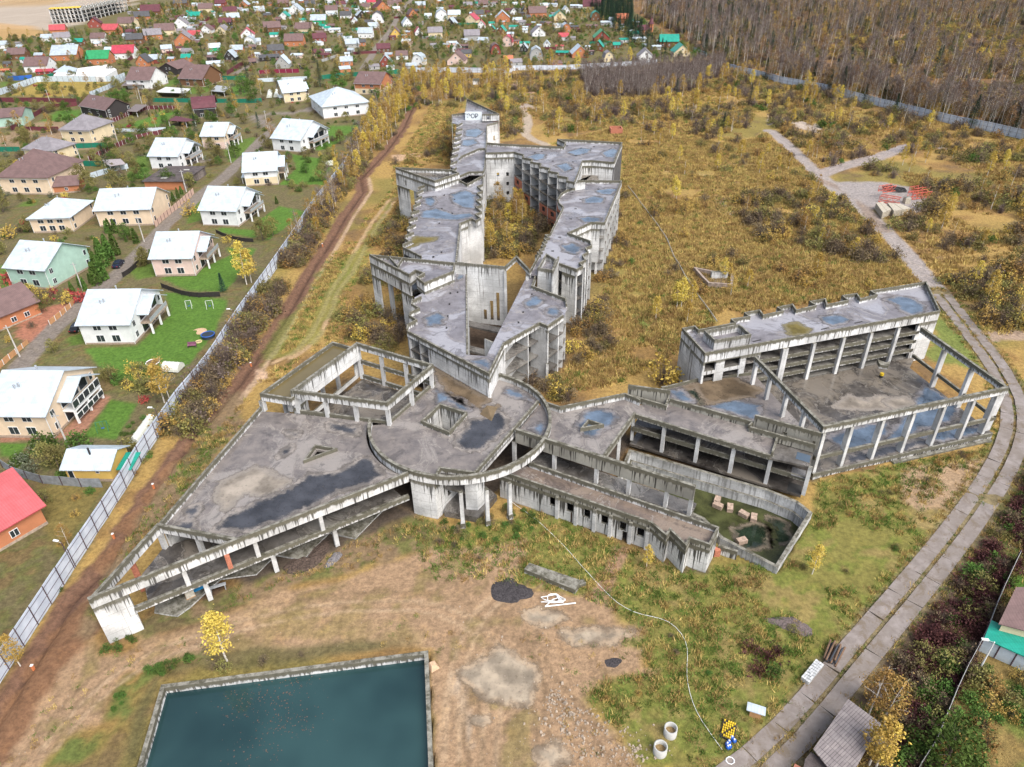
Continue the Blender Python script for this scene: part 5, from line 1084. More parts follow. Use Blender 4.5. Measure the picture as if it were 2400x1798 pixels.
def house(label, loc, ang, L, D, h, rh, rk, wk, typ='gable', oh=.45, wins=(), plinth=True, name='house', group=None, chim=None, lower=None, ztop=None):
    T = local_thing(name, label, 'house', (loc[0], loc[1], 0), ang, group)
    if typ == 'hip':
        V = [(-L / 2, -D / 2, 0), (L / 2, -D / 2, 0), (L / 2, D / 2, 0), (-L / 2, D / 2, 0)]; V += [(x, y, h) for x, y, _ in V]
        mesh_obj('wall', V, [[0, 1, 5, 4], [1, 2, 6, 5], [2, 3, 7, 6], [3, 0, 4, 7], [4, 5, 6, 7]], wallm(wk), T)
        a, b = L / 2 + oh, D / 2 + oh; r = max(.3, a - b * .95)
        V = [(-a, -b, h), (a, -b, h), (a, b, h), (-a, b, h), (-r, 0, h + rh), (r, 0, h + rh)]; V += [(x, y, z - .16) for x, y, z in V[:4]]
        R = mesh_obj('roof', V, [[0, 1, 5, 4], [1, 2, 5], [2, 3, 4, 5], [3, 0, 4], [6, 7, 1, 0], [7, 8, 2, 1], [8, 9, 3, 2], [9, 6, 0, 3], [9, 8, 7, 6]], roofm(rk), T)
    else:
        s = rh / (D / 2)
        if typ == 'gambrel': prof = [(-D / 2 - .15, h - .3), (-D * .36, h + rh * .66), (0, h + rh), (D * .36, h + rh * .66), (D / 2 + .15, h - .3)]; wp = [(-D / 2, h - .2), (-D * .355, h + rh * .63), (0, h + rh - .12), (D * .355, h + rh * .63), (D / 2, h - .2)]
        elif typ == 'shed': prof = [(-D / 2 - oh, h), (D / 2 + oh, h + rh)]; wp = [(-D / 2, h), (D / 2, h + rh * .95)]
        elif typ == 'lean': prof = [(-D / 2 - oh, h - oh * s * .8), (D * .14, h + rh), (D / 2 + oh, h + rh * .42)]; wp = [(-D / 2, h - .05), (D * .14, h + rh - .12), (D / 2, h + rh * .46)]
        elif typ == 'arch': prof = [(-D / 2 - .3, h), (-D * .35, h + rh * .55), (-D * .15, h + rh * .9), (0, h + rh), (D * .15, h + rh * .9), (D * .35, h + rh * .55), (D / 2 + .3, h)]; wp = [(y * .97, z - .1) for y, z in prof]
        else: prof = [(-D / 2 - oh, h - oh * s), (0, h + rh), (D / 2 + oh, h - oh * s)]; wp = [(-D / 2, h - .05), (0, h + rh - .12), (D / 2, h - .05)]
        n = len(wp); W0 = [(-D / 2, 0)] + wp + [(D / 2, 0)]; m = len(W0)
        V = [(-L / 2, y, z) for y, z in W0] + [(L / 2, y, z) for y, z in W0]
        mesh_obj('wall', V, [list(range(m)), list(range(2 * m - 1, m - 1, -1)), [0, m, m + 1, 1], [m - 2, 2 * m - 2, 2 * m - 1, m - 1]], wallm(wk), T)
        R = mesh_obj('roof', *extrude_profile(prof, -L / 2 - oh, L / 2 + oh, .16), roofm(rk), T)
    if plinth: m = MB(); m.box((0, 0, .2), (L + .12, D + .12, .5)); m.build('plinth', M_PLINTH, T)
    if lower: m = MB(); m.box((0, 0, h * .25 + .1), (L + .05, D + .05, h * .5)); m.build('lower_storey', wallm(lower), T)
    for w in wins: add_window(T, *w, L, D)
    if chim:
        for x, y, z, wd in chim: m = MB(); m.box((x, y, z), (wd, wd, 1.5)); m.box((x, y, z + .8), (wd + .16, wd + .16, .14)); m.build('chimney', plain('chimney_brick', (.34, .16, .11), .85) if wd > .35 else M_METAL, R)
    return T

def place(FL, FR, BR, dm=None):
    ex = (FR[0] - FL[0], FR[1] - FL[1]); L = math.hypot(*ex); ex = (ex[0] / L, ex[1] / L); ey = (-ex[1], ex[0])
    D = min(L * 1.25, max(4.0, L * .55, (BR[0] - FR[0]) * ey[0] + (BR[1] - FR[1]) * ey[1]))
    if dm: D = L * dm
    c = ((FL[0] + FR[0]) / 2 + ey[0] * D / 2, (FL[1] + FR[1]) / 2 + ey[1] * D / 2)
    return c, math.atan2(ex[1], ex[0]), L, D

def balcony_porch(T, L, D, h, rh, rk, depth=2.3, wd=.56, glazed=False):
    """projecting gabled porch with balcony on the right-hand gable end"""
    y0, y1 = -D * wd / 2 + D * .06, D * wd / 2 + D * .06; x1 = L / 2 + depth; zb = h * .54
    m = MB(); m.box((L / 2 + depth / 2, (y0 + y1) / 2, zb - .15), (depth, y1 - y0, .3)); m.build('balcony', M_PLINTH if not glazed else M_FRAME, T)
    for y in (y0 + .2, (y0 + y1) / 2, y1 - .2): m = MB(); m.box((x1 - .25, y, (zb - .3) / 2), (.36, .36, zb - .3)); m.build('porch_column', M_FRAME, T)
    rl = MB(); rl.box((x1 - .08, (y0 + y1) / 2, zb + .9), (.07, y1 - y0, .08)); rl.box((x1 - .08, (y0 + y1) / 2, zb + .45), (.03, y1 - y0 - .1, .8)); rl.build('railing', M_METAL, T)
    pr = [(y0 - .5, h - .25), ((y0 + y1) / 2, h + rh * .55), (y1 + .5, h - .25)]
    mesh_obj('porch_roof', *extrude_profile(pr, L / 2 - D * .42, x1 + .35, .15), roofm(rk), T)
    for i in range(3):
        y = y0 + (y1 - y0) * (i + .5) / 3; m = MB(); m.box((L / 2, y, zb + 1.35), (.14, (y1 - y0) / 3 - .25, 2.2)); w = m.build('window', M_FRAME, T); m = MB(); m.box((L / 2, y, zb + 1.35), (.2, (y1 - y0) / 3 - .6, 1.9)); m.build('pane', M_GLASS, w)
        m = MB(); m.box((L / 2, y, 1.3), (.14, (y1 - y0) / 3 - .3, 2.1)); w = m.build('window', M_FRAME, T); m = MB(); m.box((L / 2, y, 1.3), (.2, (y1 - y0) / 3 - .6, 1.9)); m.build('pane', M_GLASS, w)
    if glazed:
        for i in range(5):
            y = y0 + (y1 - y0) * (i + .5) / 5
            for z, hh in ((1.45, 1.2), (zb + 1.0, 1.5)): m = MB(); m.box((x1 - .02, y, z), (.1, (y1 - y0) / 5 - .05, hh)); w = m.build('window', M_FRAME, T); m = MB(); m.box((x1 - .02, y, z), (.18, (y1 - y0) / 5 - .3, hh - .25)); m.build('pane', M_GLASS, w)

def side_porch(T, L, D, rk):
    m = MB(); m.add(*extrude_profile([(-D * .3, 2.3), (0, 2.75), (D * .1, 2.6)], -L / 2 - 1.9, -L / 2 + .0, .12)); m.build('porch_roof', roofm(rk), T)
    for y in (-D * .27, D * .05): m = MB(); m.box((-L / 2 - 1.7, y, 1.15), (.18, .18, 2.3)); m.build('porch_column', M_FRAME, T)

def roof_bits(T, L, D, h, rh):
    for x, y in ((-L * .18, -D * .22), (-L * .12, -D * .2), (-L * .05, D * .1)):
        z = h + rh * (1 - abs(y) / (D / 2)); m = MB(); m.tube([(x, y, z - .3), (x, y, z + .7)], .13, 8); m.tube([(x, y, z + .65), (x, y, z + .85)], .2, 8); m.build('vent_pipe', M_METAL, T)

def villa(label, corners, wk, lower=None, rk='w', h=5.3, porch=True, glazed=False, side=True, typ='gable', wr=.30, nwin=2, dm=1.5):
    FL, FR, BR = pts(corners); c, an, L, D = place(FL, FR, BR, dm if rk == 'w' and typ == 'gable' else None); rh = D * (.26 if rk == 'w' and typ == 'gable' else wr)
    W = []
    for z in (h * .22 + .35, h * .78 - .1):
        for i in range(nwin): W.append(('f', (i - (nwin - 1) / 2) * L * (.32 if nwin == 2 else .24), z, 1.75, 1.65 if z < 3 else 1.2))
        W.append(('r', -D * .38, z, 1.1, 1.4)); W.append(('l', -D * .2, z, 1.1, 1.3)); W.append(('l', D * .2, z, 1.1, 1.3)); W.append(('r', D * .42, z, .9, 1.4))
    T = house(label, c, an, L, D, h, rh, rk, wk, typ, .65, W, True, 'villa', 'two-storey villas along the grey fence' if rk == 'w' else None, None, lower)
    if porch: balcony_porch(T, L, D, h, rh, rk, glazed=glazed)
    if side: side_porch(T, L, D, rk)
    roof_bits(T, L, D, h, rh)
    m = MB()
    for x, y in ((L / 2 + .05, -D / 2 - .08), (-L / 2 - .05, -D / 2 - .08)): m.tube([(x, y, .1), (x, y, h)], .06, 6)
    m.build('downpipe', M_FRAME, T)
    gm = MB(); gm.box((0, -D / 2 - .68, h - .65 * rh / (D / 2) - .05), (L + 1.3, .12, .12)); gm.build('gutter', M_METAL, T)
    return T

V1 = villa('white two-storey villa with pale roof beside the largest green lawn, third from the bottom', 'b0 748 1318; 1168 1312; 1465 1045', 'w')
V2 = villa('pale pink two-storey villa with white roof and balcony, beside the black slatted fence', 'b0 1352 728; 1690 722; 1890 590', 'q')
V3 = villa('white two-storey villa with a covered terrace behind the pink villa', 'b0 1762 292; 2062 302; 2250 180', 'w')
V4 = villa('villa with white upper floor and yellow ground floor among the white roofed row', 'a0 2130 1610; a1 195 1592; 335 1490', 'w', 'c')
V5 = villa('white villa with pale roof and a side balcony, next to the long narrow lawn', 'a1 158 1300; 398 1322; 500 1215', 'w')
V6 = villa('broad white villa with a wide low roof and glazed front near yellow birches', 'a1 590 1030; 985 985; 1010 860', 'w', None, 'w', 5.6, False, False, False, 'hip', .20, 3)
V7 = villa('cream villa with white roof behind round hay-like barrels, near the maroon fence', 'a1 252 892; 442 872; 560 800', 'c')
V8 = villa('orange and grey modern house with a sloping brown roof by the green fence', 'a1 862 815; 1080 822; 1130 690', 'o', 'c', 'b', 5.8, False, False, False, 'gable', .24)
V9 = villa('cream two-storey villa with a glazed veranda, nearest to the small timber bathhouse', 'c0 -10 458; 470 465; 800 205', 'P', None, 'w', 5.3, True, True, False)
V10 = villa('pale green villa with white quoins and brown canopies left of the clipped hedges', 'b0 120 815; 448 842; 745 640', 'V', None, 'w', 5.6, False, dm=1.35)
V11 = villa('large peach villa with an arched window and white gable roof behind the hedges', 'b0 870 300; 1330 285; 1360 160', 'P', None, 'w', 5.4, False, False, False, 'gable', .30, 3, .95)
V12 = villa('peach villa with a round turret room and arched window, left of the larger peach villa', 'b0 300 355; 640 345; 660 200', 'P', None, 'w', 4.6, False, False, False, 'hip', .25, 3)
V13 = villa('white villa beside the long weathered timber shed', 'a0 1320 1462; 1560 1466; 1730 1330', 'w')
V14 = villa('villa with peach and pink walls under a white roof, near the dark barn-like house', 'a0 1765 1290; 1955 1290; 2080 1160', 'P', 'q', 'w', 5.6)
V15 = villa('large orange house with several brown roofs at the left edge', 'b0 40 20; 460 25; 500 -130', 'P', None, 'b', 6.0, False, False, False, 'hip', .34, 3)
V16 = villa('cream house with a grey hipped roof between the green fences', 'a0 240 1385; 490 1405; 610 1335', 'c', None, 's', 4.6, False, False, False, 'hip', .32)
V17 = villa('cream house with a two-tier grey hipped roof beside bare soil', 'a0 560 1235; 805 1242; 915 1160', 'c', None, 's', 5.6, False, False, False, 'hip', .30)
V18 = villa('black log house with a brown roof and skylights behind the bright lawn', 'a0 715 990; 935 1032; 1020 965', 'd', None, 'b', 4.6, False, False, False)
V19 = villa('dark house with an arched maroon roof beside the neat lawn', 'a0 1690 1025; 1875 1010; 1900 900', 'd', None, 'm', 4.6, False, False, False, 'arch', .34)
V20 = villa('cream house with a broad brown roof and lean-to beside the timber house', 'a0 1110 770; 1310 772; 1450 700', 'w', None, 'b', 5.2, False, False, False)
V21 = villa('brown timber house with a dark roof and veranda behind the green fence', 'a0 1560 745; 1760 752; 1840 690', 'n', None, 'b', 4.6, False, False, False)
V22 = house('black boarded house with white window frames and a brown gable roof', *(lambda c, an, L, D: (c, an + math.pi / 2, D, L))(*place(*pts('a0 1385 655; 1545 660; 1620 610'))), 4.4, 3.2, 'b', 'd', wins=(('l', -1.4, 1.5, .9, 1.2), ('l', 1.4, 1.5, .9, 1.2), ('l', -1.2, 4.3, .8, 1.1), ('l', 1.2, 4.3, .8, 1.1)))
V23 = house('grey-green boarded house with a brown roof at the left edge', *place(*pts('a0 -60 1110; 215 1090; 225 1000')), 4.6, 2.4, 'b', 'V', wins=(('f', 1.5, 1.4, 1, 1.2), ('f', 3.5, 3.9, .8, 1), ('f', 5, 3.9, .8, 1), ('f', 5, 1.4, .9, 1.2)))
# brick house with the red roof at the lower left edge
c, an, L, D = place(*pts('c0 -330 1300; 20 1590; 410 1380'))
V24 = house('brick house with a bright red tiled roof and brick chimney at the left edge', q('c0', -190, 1330, 0), rad(56), 14.5, 11.5, 4.0, 4.0, 'p', 'o', oh=.7, wins=(('f', -3, 1.6, 1.2, 1.3), ('f', 3, 1.6, 1.2, 1.3)), chim=((.5, -1.5, 7.8, .9),))
V25 = house('small timber bathhouse with a white tiled roof beside the metal fence', *place(*pts('c0 600 835; 985 838; 1075 650')), 2.9, 1.5, 'w', 'y', oh=.5, wins=(('f', -2.9, 1.2, .9, 2.0), ('f', 1.6, 1.9, .6, .5)), name='bathhouse')
m = MB(); m.tube([(0, -.8, 3.6), (0, -.8, 5.2)], .16, 8); m.build('stove_pipe', plain('soot2', (.03, .03, .032)), V25)
mesh_obj('lean_to_roof', *extrude_profile([(-2.2, 1.9), (1.6, 2.5)], 4.3, 6.8, .1), roofm('t'), V25)
V28 = house('brick house with a dark brown metal roof beside the red paved drive', q('b0', 40, 1110, 0), rad(60), 12, 9.5, 3.8, 3.4, 'b', 'o', oh=.6, wins=(('f', 0, 1.5, 1.2, 1.2), ('f', 3, 1.5, 1.2, 1.2)), chim=((2, 1, 7.2, .8),))
V29 = house('small brown roofed outbuilding below the orange house', q('a0', 610, 1640, 0), rad(12), 8, 6.5, 2.8, 2.2, 'b', 'o', wins=(('f', 0, 1.4, 1, 1.1),))
# weathered long shed
c, an, L, D = place(*pts('a0 1250 1640; 1600 1640; 1925 1420'))
SH = local_thing('long_shed', 'long weathered timber shed with a patched dark roof and brick end beside the white villa', 'shed', (*c, 0), an)
m = MB(); m.box((0, 0, 1.4), (L - .6, D - .6, 2.8)); m.build('wall', wallm('o'), SH); m = MB(); m.box((0, 0, 2.95), (L + .6, D + .6, .16)); m.build('roof', plain('tar_paper', (.085, .07, .068), .9, .45, .8), SH)
for i in range(26): m = MB(); m.box((L / 2 - .2, -D / 2 + D * (i + .5) / 26, 1.35), (.1, D / 26 * .8, 2.7)); m.build('plank', plain('old_plank', (.19, .16, .145), .9, .4, 2, rnd=.35), SH)
m = MB(); m.box((-1.2, -D * .28, 3.06), (2.2, 1.6, .05)); m.box((2.4, D * .25, 3.06), (2.0, .8, .05)); m.build('roof_patch', plain('light_patch', (.5, .5, .45), .8), SH)
# carports and canopies
def canopy(label, s, hgt, mat, name='carport'):
    p = pts(s, hgt); T = thing(name, label, 'carport', (*centroid(p), 0)); prism('roof', p, hgt - .14, hgt, mat, T)
    for x, y in offset(ccw(p), .35): column('post', (x, y), 0, hgt - .14, .14, M_FRAME, T)
canopy('flat pale carport roof on posts in front of the brown timber house', 'a0 1340 795; 1430 750; 1645 765; 1600 805', 2.6, plain('pale_sheet', (.55, .56, .54), .6))
canopy('grey flat canopy beside the yellow play frame', 'a0 1815 785; 1870 735; 1985 750; 1935 795', 2.6, MAT['grey_metal']); canopy('long brown carport behind the short maroon fence', 'a0 1090 960; 1170 900; 1275 905; 1180 965', 2.6, plain('brown_sheet', (.17, .14, .135), .6))
canopy('brown carport beside the pale metal fence and parked car', 'a0 880 1380; 940 1435; 1085 1415; 1040 1370', 2.6, plain('mauve_sheet', (.33, .29, .29), .6)); canopy('brown pavilion roof at the cream house', 'a0 1045 740; 1090 700; 1240 700; 1230 735', 2.6, MAT['brown_sheet'], 'pavilion')
canopy('white topped pavilion in front of the arched maroon roof house', 'a0 1445 1040; 1520 1000; 1690 1035; 1600 1050', 2.7, roofm('m'), 'pavilion')

# ---------------------------------------------------------------- farther village houses
FAR = '''
a0 1300 135 170 m n e;a0 1235 180 130 k o e;a0 1780 108 130 b c e;a0 1680 178 110 t o e;a0 1560 250 130 s w g;a0 820 240 110 m r g;a0 1090 240 150 b c e;a0 950 300 140 p o e;a0 1430 305 170 b c e;a0 1330 345 150 s o e
a0 1170 385 140 k n e;a0 850 375 130 b w e;a0 1590 395 160 s o g;a0 1675 335 110 p w e;a0 1780 290 100 b w g;a0 1910 300 110 s c g;a0 1945 222 110 m d e;a0 2020 190 110 G o e;a0 1990 135 120 m c e;a0 2140 330 120 r w g
a0 2160 410 100 G w a;a0 560 525 230 G o e;a0 550 370 130 s w e;a0 505 300 130 p o e;a0 850 560 200 g o e;a0 680 395 80 t n e;a0 1070 510 190 r w e;a0 1345 550 110 G r e;a0 1445 455 90 G q e;a0 320 625 210 b w e
a0 150 520 150 b n e;a0 405 360 90 G w e;a0 30 420 90 G w e;a0 390 650 150 r r l;a0 1230 575 110 k o g;a0 1610 535 80 t o e;a0 1860 445 100 w g e;a0 2045 465 110 G o e;a0 1985 530 100 G d g;a0 1865 578 150 w w l
a0 2105 65 80 G o g;a0 1560 60 120 k n e;a0 1900 60 90 m r e;a0 40 640 90 o r l;a0 1560 440 80 m q l
a1 335 125 120 G w g;a1 655 122 110 b w e;a1 775 160 100 k w e;a1 918 160 95 w d g;a1 1050 200 110 k w a;a1 1100 105 140 m o g;a1 540 215 140 G g e;a1 150 280 150 b n e;a1 410 292 150 b c e;a1 330 400 170 b o e
a1 555 362 120 m r e;a1 680 280 100 w w l;a1 945 330 130 G w e;a1 1020 258 95 G w e;a1 835 412 120 G e e;a1 915 400 70 k o e;a1 785 568 110 G o e;a1 180 470 140 k n e;a1 540 500 100 m c e;a1 120 525 180 k d l
a1 230 590 120 w e g;a1 850 212 55 w w g;a1 1310 230 85 G w g;a1 1360 150 85 b o g;a1 1487 165 60 w w e;a1 1605 185 120 G w a;a1 1710 165 110 w c e;a1 1675 235 90 G d g;a1 1848 212 115 r c g;a1 1920 150 100 k o e
a1 2130 192 130 w o g;a1 1420 70 90 G o e;a1 1945 245 70 p w g;a1 2035 280 50 t n g;a1 2112 300 80 t n g;a1 1865 352 140 s e e;a1 1208 330 100 b y g;a1 1408 305 70 r w g;a1 1550 325 130 s c e;a1 2165 402 95 r q a
a1 2070 470 90 b r a;a1 1260 515 105 b w e;a1 1122 575 105 G r g;a1 1105 455 120 m n e;a1 1395 572 105 G w a;a1 1725 562 160 b q g;a1 1815 500 90 k y e;a1 1730 450 70 G w g;a1 2180 552 80 o r e;a1 10 390 70 G w e
a1 640 25 90 G w e;a1 945 82 80 b c e;a1 1000 42 80 r c e;a1 35 110 90 G w e;a1 240 60 100 b n e;a1 470 60 90 k e e;a1 600 470 110 w e l;a1 240 170 90 t w g;a1 1960 60 90 b n e;a1 1830 70 80 s o e
a2 15 128 60 k w g;a2 115 115 65 k d g;a2 225 150 160 b o e;a2 413 182 115 t c g;a2 468 118 65 w w g;a2 232 315 120 s w g;a2 445 352 90 p w e;a2 470 285 85 G o a;a2 775 372 140 g r g;a2 722 180 85 t n a
a2 690 92 170 m c e;a2 812 218 95 w e l;a2 937 202 120 o o e;a2 1150 292 120 m o e;a2 1100 365 115 w w l;a2 1355 410 170 t n e;a2 1465 490 150 t c g;a2 1152 528 140 s w g;a2 836 535 85 s c a;a2 740 440 90 t n g
a2 590 500 150 w o g;a2 430 485 110 t n l;a2 210 522 120 G e a;a2 300 420 60 w w g;a2 100 450 65 G d g;a2 1248 432 80 w e l;a2 410 428 70 p q l;a2 902 425 60 t n e;a2 540 70 80 w e l;a2 345 60 90 G w l
a2 1020 200 60 t w l;a2 690 250 100 b n l;a1 1180 60 90 b q e;a1 740 60 80 m e e'''
specs = []
for row in FAR.strip().replace('\n', ';').split(';'):
    a = row.split(); specs.append((a[0], float(a[1]), float(a[2]), float(a[3]), a[4], a[5], a[6]))
rng = random.Random(11); cents = []
for tg, x, y, w, rk, wk, ty in specs:
    X, Y = q(tg, x, y); dist = math.hypot(X, Y); dep = RW.T[2] @ np.array([X, Y, -CAM_H])
    cents.append((X, Y, w * .27162 * dep / FOCAL))
TYW = {'e': '', 'g': 'front gable ', 'a': 'barn-shaped ', 'l': 'low '}
desc = ['%s%s house with %s roof' % (TYW[s[6]], WNAME[s[5]], RNAME[s[4]]) for s in specs]
def hlabel(i):
    base = desc[i]
    if desc.count(base) == 1: return base + (' in the far village' if len(base.split()) < 9 else ' far off')
    x, y = specs[i][1] * .27162 + SURVEY[specs[i][0]][0], specs[i][2] * .27162 + SURVEY[specs[i][0]][1]
    best = None
    for j in range(len(specs)):
        if j == i or desc.count(desc[j]) > 1: continue
        dx, dy = specs[j][1] * .27162 + SURVEY[specs[j][0]][0] - x, specs[j][2] * .27162 + SURVEY[specs[j][0]][1] - y
        d = math.hypot(dx, dy * 1.6)
        if best is None or d < best[0]: best = (d, j, dx, dy)
    d, j, dx, dy = best
    rel = ('left of' if dx > 0 else 'right of') if abs(dx) > abs(dy) * 1.3 else ('behind' if dy > 0 else 'in front of')
    return '%s %s the %s roofed %s one' % (base, rel, RNAME[specs[j][4]], WNAME[specs[j][5]])
for i, (tg, x, y, w, rk, wk, ty) in enumerate(specs):
    X, Y, W = cents[i]; an = rng.uniform(-.22, .22) + (.18 if X < -60 else -.05)
    W = max(3.6, W * .93); tall = 1.35 if W > 11 else 1.0
    if ty == 'e': L, D, h, rh, typ, rot = W, W * rng.uniform(.72, .9), 3.0 * tall, W * .30, 'gable', an
    elif ty == 'l': L, D, h, rh, typ, rot = W, W * .55, 2.4, W * .10, 'gable', an
    elif ty == 'a': L, D, h, rh, typ, rot = W * 1.2, W, 2.7, W * .62, 'gambrel', an + math.pi / 2
    else: L, D, h, rh, typ, rot = W * 1.15, W, 2.8 * tall, W * (.55 if W < 9 else .42), 'gable', an + math.pi / 2
    wins = []
    if ty in 'el':
        nwin = 2 if L < 8 else 3
        wins = [('f', (k - (nwin - 1) / 2) * L / nwin, 1.45, 1.0, 1.15) for k in range(nwin)] + [('r', 0, 1.5, 1.0, 1.1)]
        if ty == 'e': wins.append(('r', 0, h + rh * .35, .8, .9))
    else:
        wins = [('l', -D * .24, 1.5, 1.0, 1.2), ('l', D * .24, 1.5, 1.0, 1.2), ('l', 0, h + rh * .33, 1.0, 1.1)]
    dd = (D if ty in 'el' else L) / 2
    c = (X - math.sin(an) * dd, Y + math.cos(an) * dd)
    house(hlabel(i), c, rot, L, D, h, rh, rk, wk, typ, .4, wins, False, 'house', 'houses of the far village', ((L * .2, D * .12, h + rh * .85, .5),) if i % 3 == 0 and ty in 'eg' else None)
# turret of the brick house by the wood
p = q('a2', 1195, 285); TT = thing('turret', 'round brick turret with a pointed maroon roof on the house by the wood', 'tower', (p[0], p[1], 0)); m = MB(); m.tube([(p[0], p[1], 0), (p[0], p[1], 6.5)], 1.9, 10); m.build('turret_wall', wallm('o'), TT); m = MB(); m.tube([(p[0], p[1], 6.5), (p[0], p[1], 11.5)], [2.3, .05], 10); m.build('turret_roof', roofm('m'), TT)

# small outbuildings between the houses
VP = pts('a0 0 380; 1000 330; 1150 90; a1 0 0; a2 600 0; 1000 120; 1200 330; 1600 490; 400 580; a1 1300 600; 900 640; 0 600; a0 1900 600; 1100 560; 0 640')
rng = random.Random(77); hp = [(c[0], c[1] + 3, max(5.0, c[2] * .7)) for c in cents]; cnt = 0; xs_ = [p[0] for p in VP]; ys_ = [p[1] for p in VP]
SHK = [('G', 'e'), ('w', 'w'), ('k', 'n'), ('b', 'o'), ('s', 'e'), ('m', 'n'), ('t', 'w'), ('G', 'o'), ('b', 'd'), ('w', 'q')]
LANE = pts('a1 930 590; 1000 480; 1060 390; 1160 270; 1230 130; 1340 0')
for _ in range(9000):
    if cnt >= 260: break
    x, y = rng.uniform(min(xs_), max(xs_)), rng.uniform(min(ys_), max(ys_))
    if not bool(inpoly(np.array([x]), np.array([y]), VP)[0]) or float(dpath(np.array([x]), np.array([y]), LANE)[0]) < 6: continue
    if any(math.hypot(x - a, y - b) < r for a, b, r in hp): continue
    w_ = rng.uniform(3, 8.5); hp.append((x, y, w_ * .75 + .8)); rk, wk = rng.choice(SHK); j = min(range(len(cents)), key=lambda i: math.hypot(cents[i][0] - x, cents[i][1] - y))
    lab = '%s roofed %s shed beside the %s' % (RNAME[rk], WNAME[wk], desc[j].replace('front gable ', '').replace('barn-shaped ', '').replace('low ', ''))
    house(lab, (x, y), rng.uniform(-.3, .4), w_, w_ * rng.uniform(.5, .8), rng.uniform(2, 2.5), w_ * rng.uniform(.1, .25), rk, wk, 'gable', .25, (('f', 0, 1.1, .9, 1.6),), False, 'garden_shed', 'garden sheds of the far village')['category'] = 'shed'
    cnt += 1
for k in range(26):                                            # plot fences
    c_ = cents[(k * 5 + 3) % len(cents)]; x, y = c_[0] + rng.uniform(-10, 10), c_[1] - rng.uniform(3, 7); a = rng.uniform(-.2, .2) + (1.4 if k % 3 == 0 else 0); Lf = rng.uniform(14, 30); T = thing('plot_fence', 'low %s plot fence in front of the %s' % (('grey', 'maroon', 'green', 'brown')[k % 4], ' '.join(desc[(k * 5 + 3) % len(cents)].replace('front gable ', '').split()[:7])), 'fence', (x, y, 0), 'plot fences of the far village'); mt = (plain('fence_grey2', (.33, .34, .34), .7), plain('maroon_sheet', (.13, .035, .045), .6, .12), plain('green_sheet', (.015, .17, .11), .6, .12), plain('fence_brown2', (.16, .10, .07), .8))[k % 4]
    for i in range(int(Lf / 4)): p0 = (x + math.cos(a) * (i * 4 - Lf / 2), y + math.sin(a) * (i * 4 - Lf / 2)); p1 = (p0[0] + math.cos(a) * 3.95, p0[1] + math.sin(a) * 3.95); wall('panel', p0, p1, 0, 1.7, .06, mt, T, side=0); column('post', p0, 0, 1.8, .12, M_POST if 'M_POST' in globals() else M_TIMBER, T)
# long white warehouse
WH = thing('warehouse', 'long low white warehouse with flat roof behind the fenced yellow field', 'warehouse', (*q('a0', 730, 640), 0))
prism('wall', pts('a0 460 650; 640 655; 660 600; 560 570', 3), 0, 3.0, wallm('w'), WH); prism('wall', pts('a0 650 655; 900 660; 1005 600; 940 555; 670 590', 3), 0, 3.004, wallm('w'), WH); prism('gate', pts('a0 820 655; 900 657; 902 650; 822 648', 0), .1, 2.5, wallm('r'), WH)
prism('roof', offset(ccw(pts('a0 460 622; 640 628; 664 590; 560 560', 3.2)), -.2), 3.0, 3.2, roofm('w'), WH)
# unfinished building on the sandy site
fa = pts('a0 440 205; 700 190; 1100 60; 1090 0; 640 60; 410 100')
SB2 = thing('unfinished_building', 'unfinished multi-storey concrete frame with yellow formwork on the sandy site, top left', 'building', (*centroid(fa), 0))
A_, B_, C_ = q('a0', 460, 205), q('a0', 730, 190), q('a0', 1110, 95)
for a, b, nn in ((A_, B_, 8), (B_, C_, 11)):
    n = perp(a, b)
    for z in (3.6, 7.2, 10.8): prism('floor_slab', [a, b, (b[0] + n[0] * 16, b[1] + n[1] * 16), (a[0] + n[0] * 16, a[1] + n[1] * 16)], z - .4, z, M_COLN, SB2)
    for k in range(nn + 1):
        for dd in (0, 7, 14): p = lerp(a, b, (k + .01) / nn); column('column', (p[0] + n[0] * (dd + .4), p[1] + n[1] * (dd + .4)), 0, 12.6, .7, M_COLN, SB2)
    if a is A_: prism('formwork', [a, b, (b[0] + n[0] * 15, b[1] + n[1] * 15), (a[0] + n[0] * 15, a[1] + n[1] * 15)], 12.6, 13.0, YB, SB2)

# ---------------------------------------------------------------- fences
t = NT('corrugated'); o = t.uv('UVMap'); wv = t.n('ShaderNodeTexWave', bands_direction='X'); t.l(o, wv.inputs['Vector']); wv.inputs['Scale'].default_value = 1.6; nz_ = t.noise(t.scale(t.pos(), .5, .5, .5), 1, 4)
t.bump(wv.outputs['Fac'], .5, .05); M_CORR = t.set(t.mix(t.ramp(nz_, .35, .7), (.54, .61, .71), (.70, .77, .87)), .45, .5)
M_POST = plain('fence_post', (.09, .06, .07), .7)
def fence(name, label, line, hgt, step, pmat, rails=3, posts=True, side=1, post_mat=None, closed=False):
    pp = resample(line, step); T = thing(name, label, 'fence', (*pp[0], 0)); r2 = random.Random(len(pp)); pm = post_mat or M_POST
    for i in range(len(pp) - 1):
        a, b = pp[i], pp[i + 1]; z = r2.uniform(-.05, .05); o = wall('panel', lerp(a, b, .006), lerp(a, b, .994), -.1, hgt + z, .05, pmat, T, side=0)
        n = perp(a, b)
        if posts: column('post', (a[0] - n[0] * .1 * side, a[1] - n[1] * .1 * side), 0, hgt + .12, .09, pm, T)
        if rails:
            m = MB()
            for k in range(rails): zz = hgt * (.12 + .76 * k / max(1, rails - 1)); m.bar((a[0] - n[0] * .06 * side, a[1] - n[1] * .06 * side, zz), (b[0] - n[0] * .06 * side, b[1] - n[1] * .06 * side, zz), .045)
            m.build('rail', pm, T)
    return T
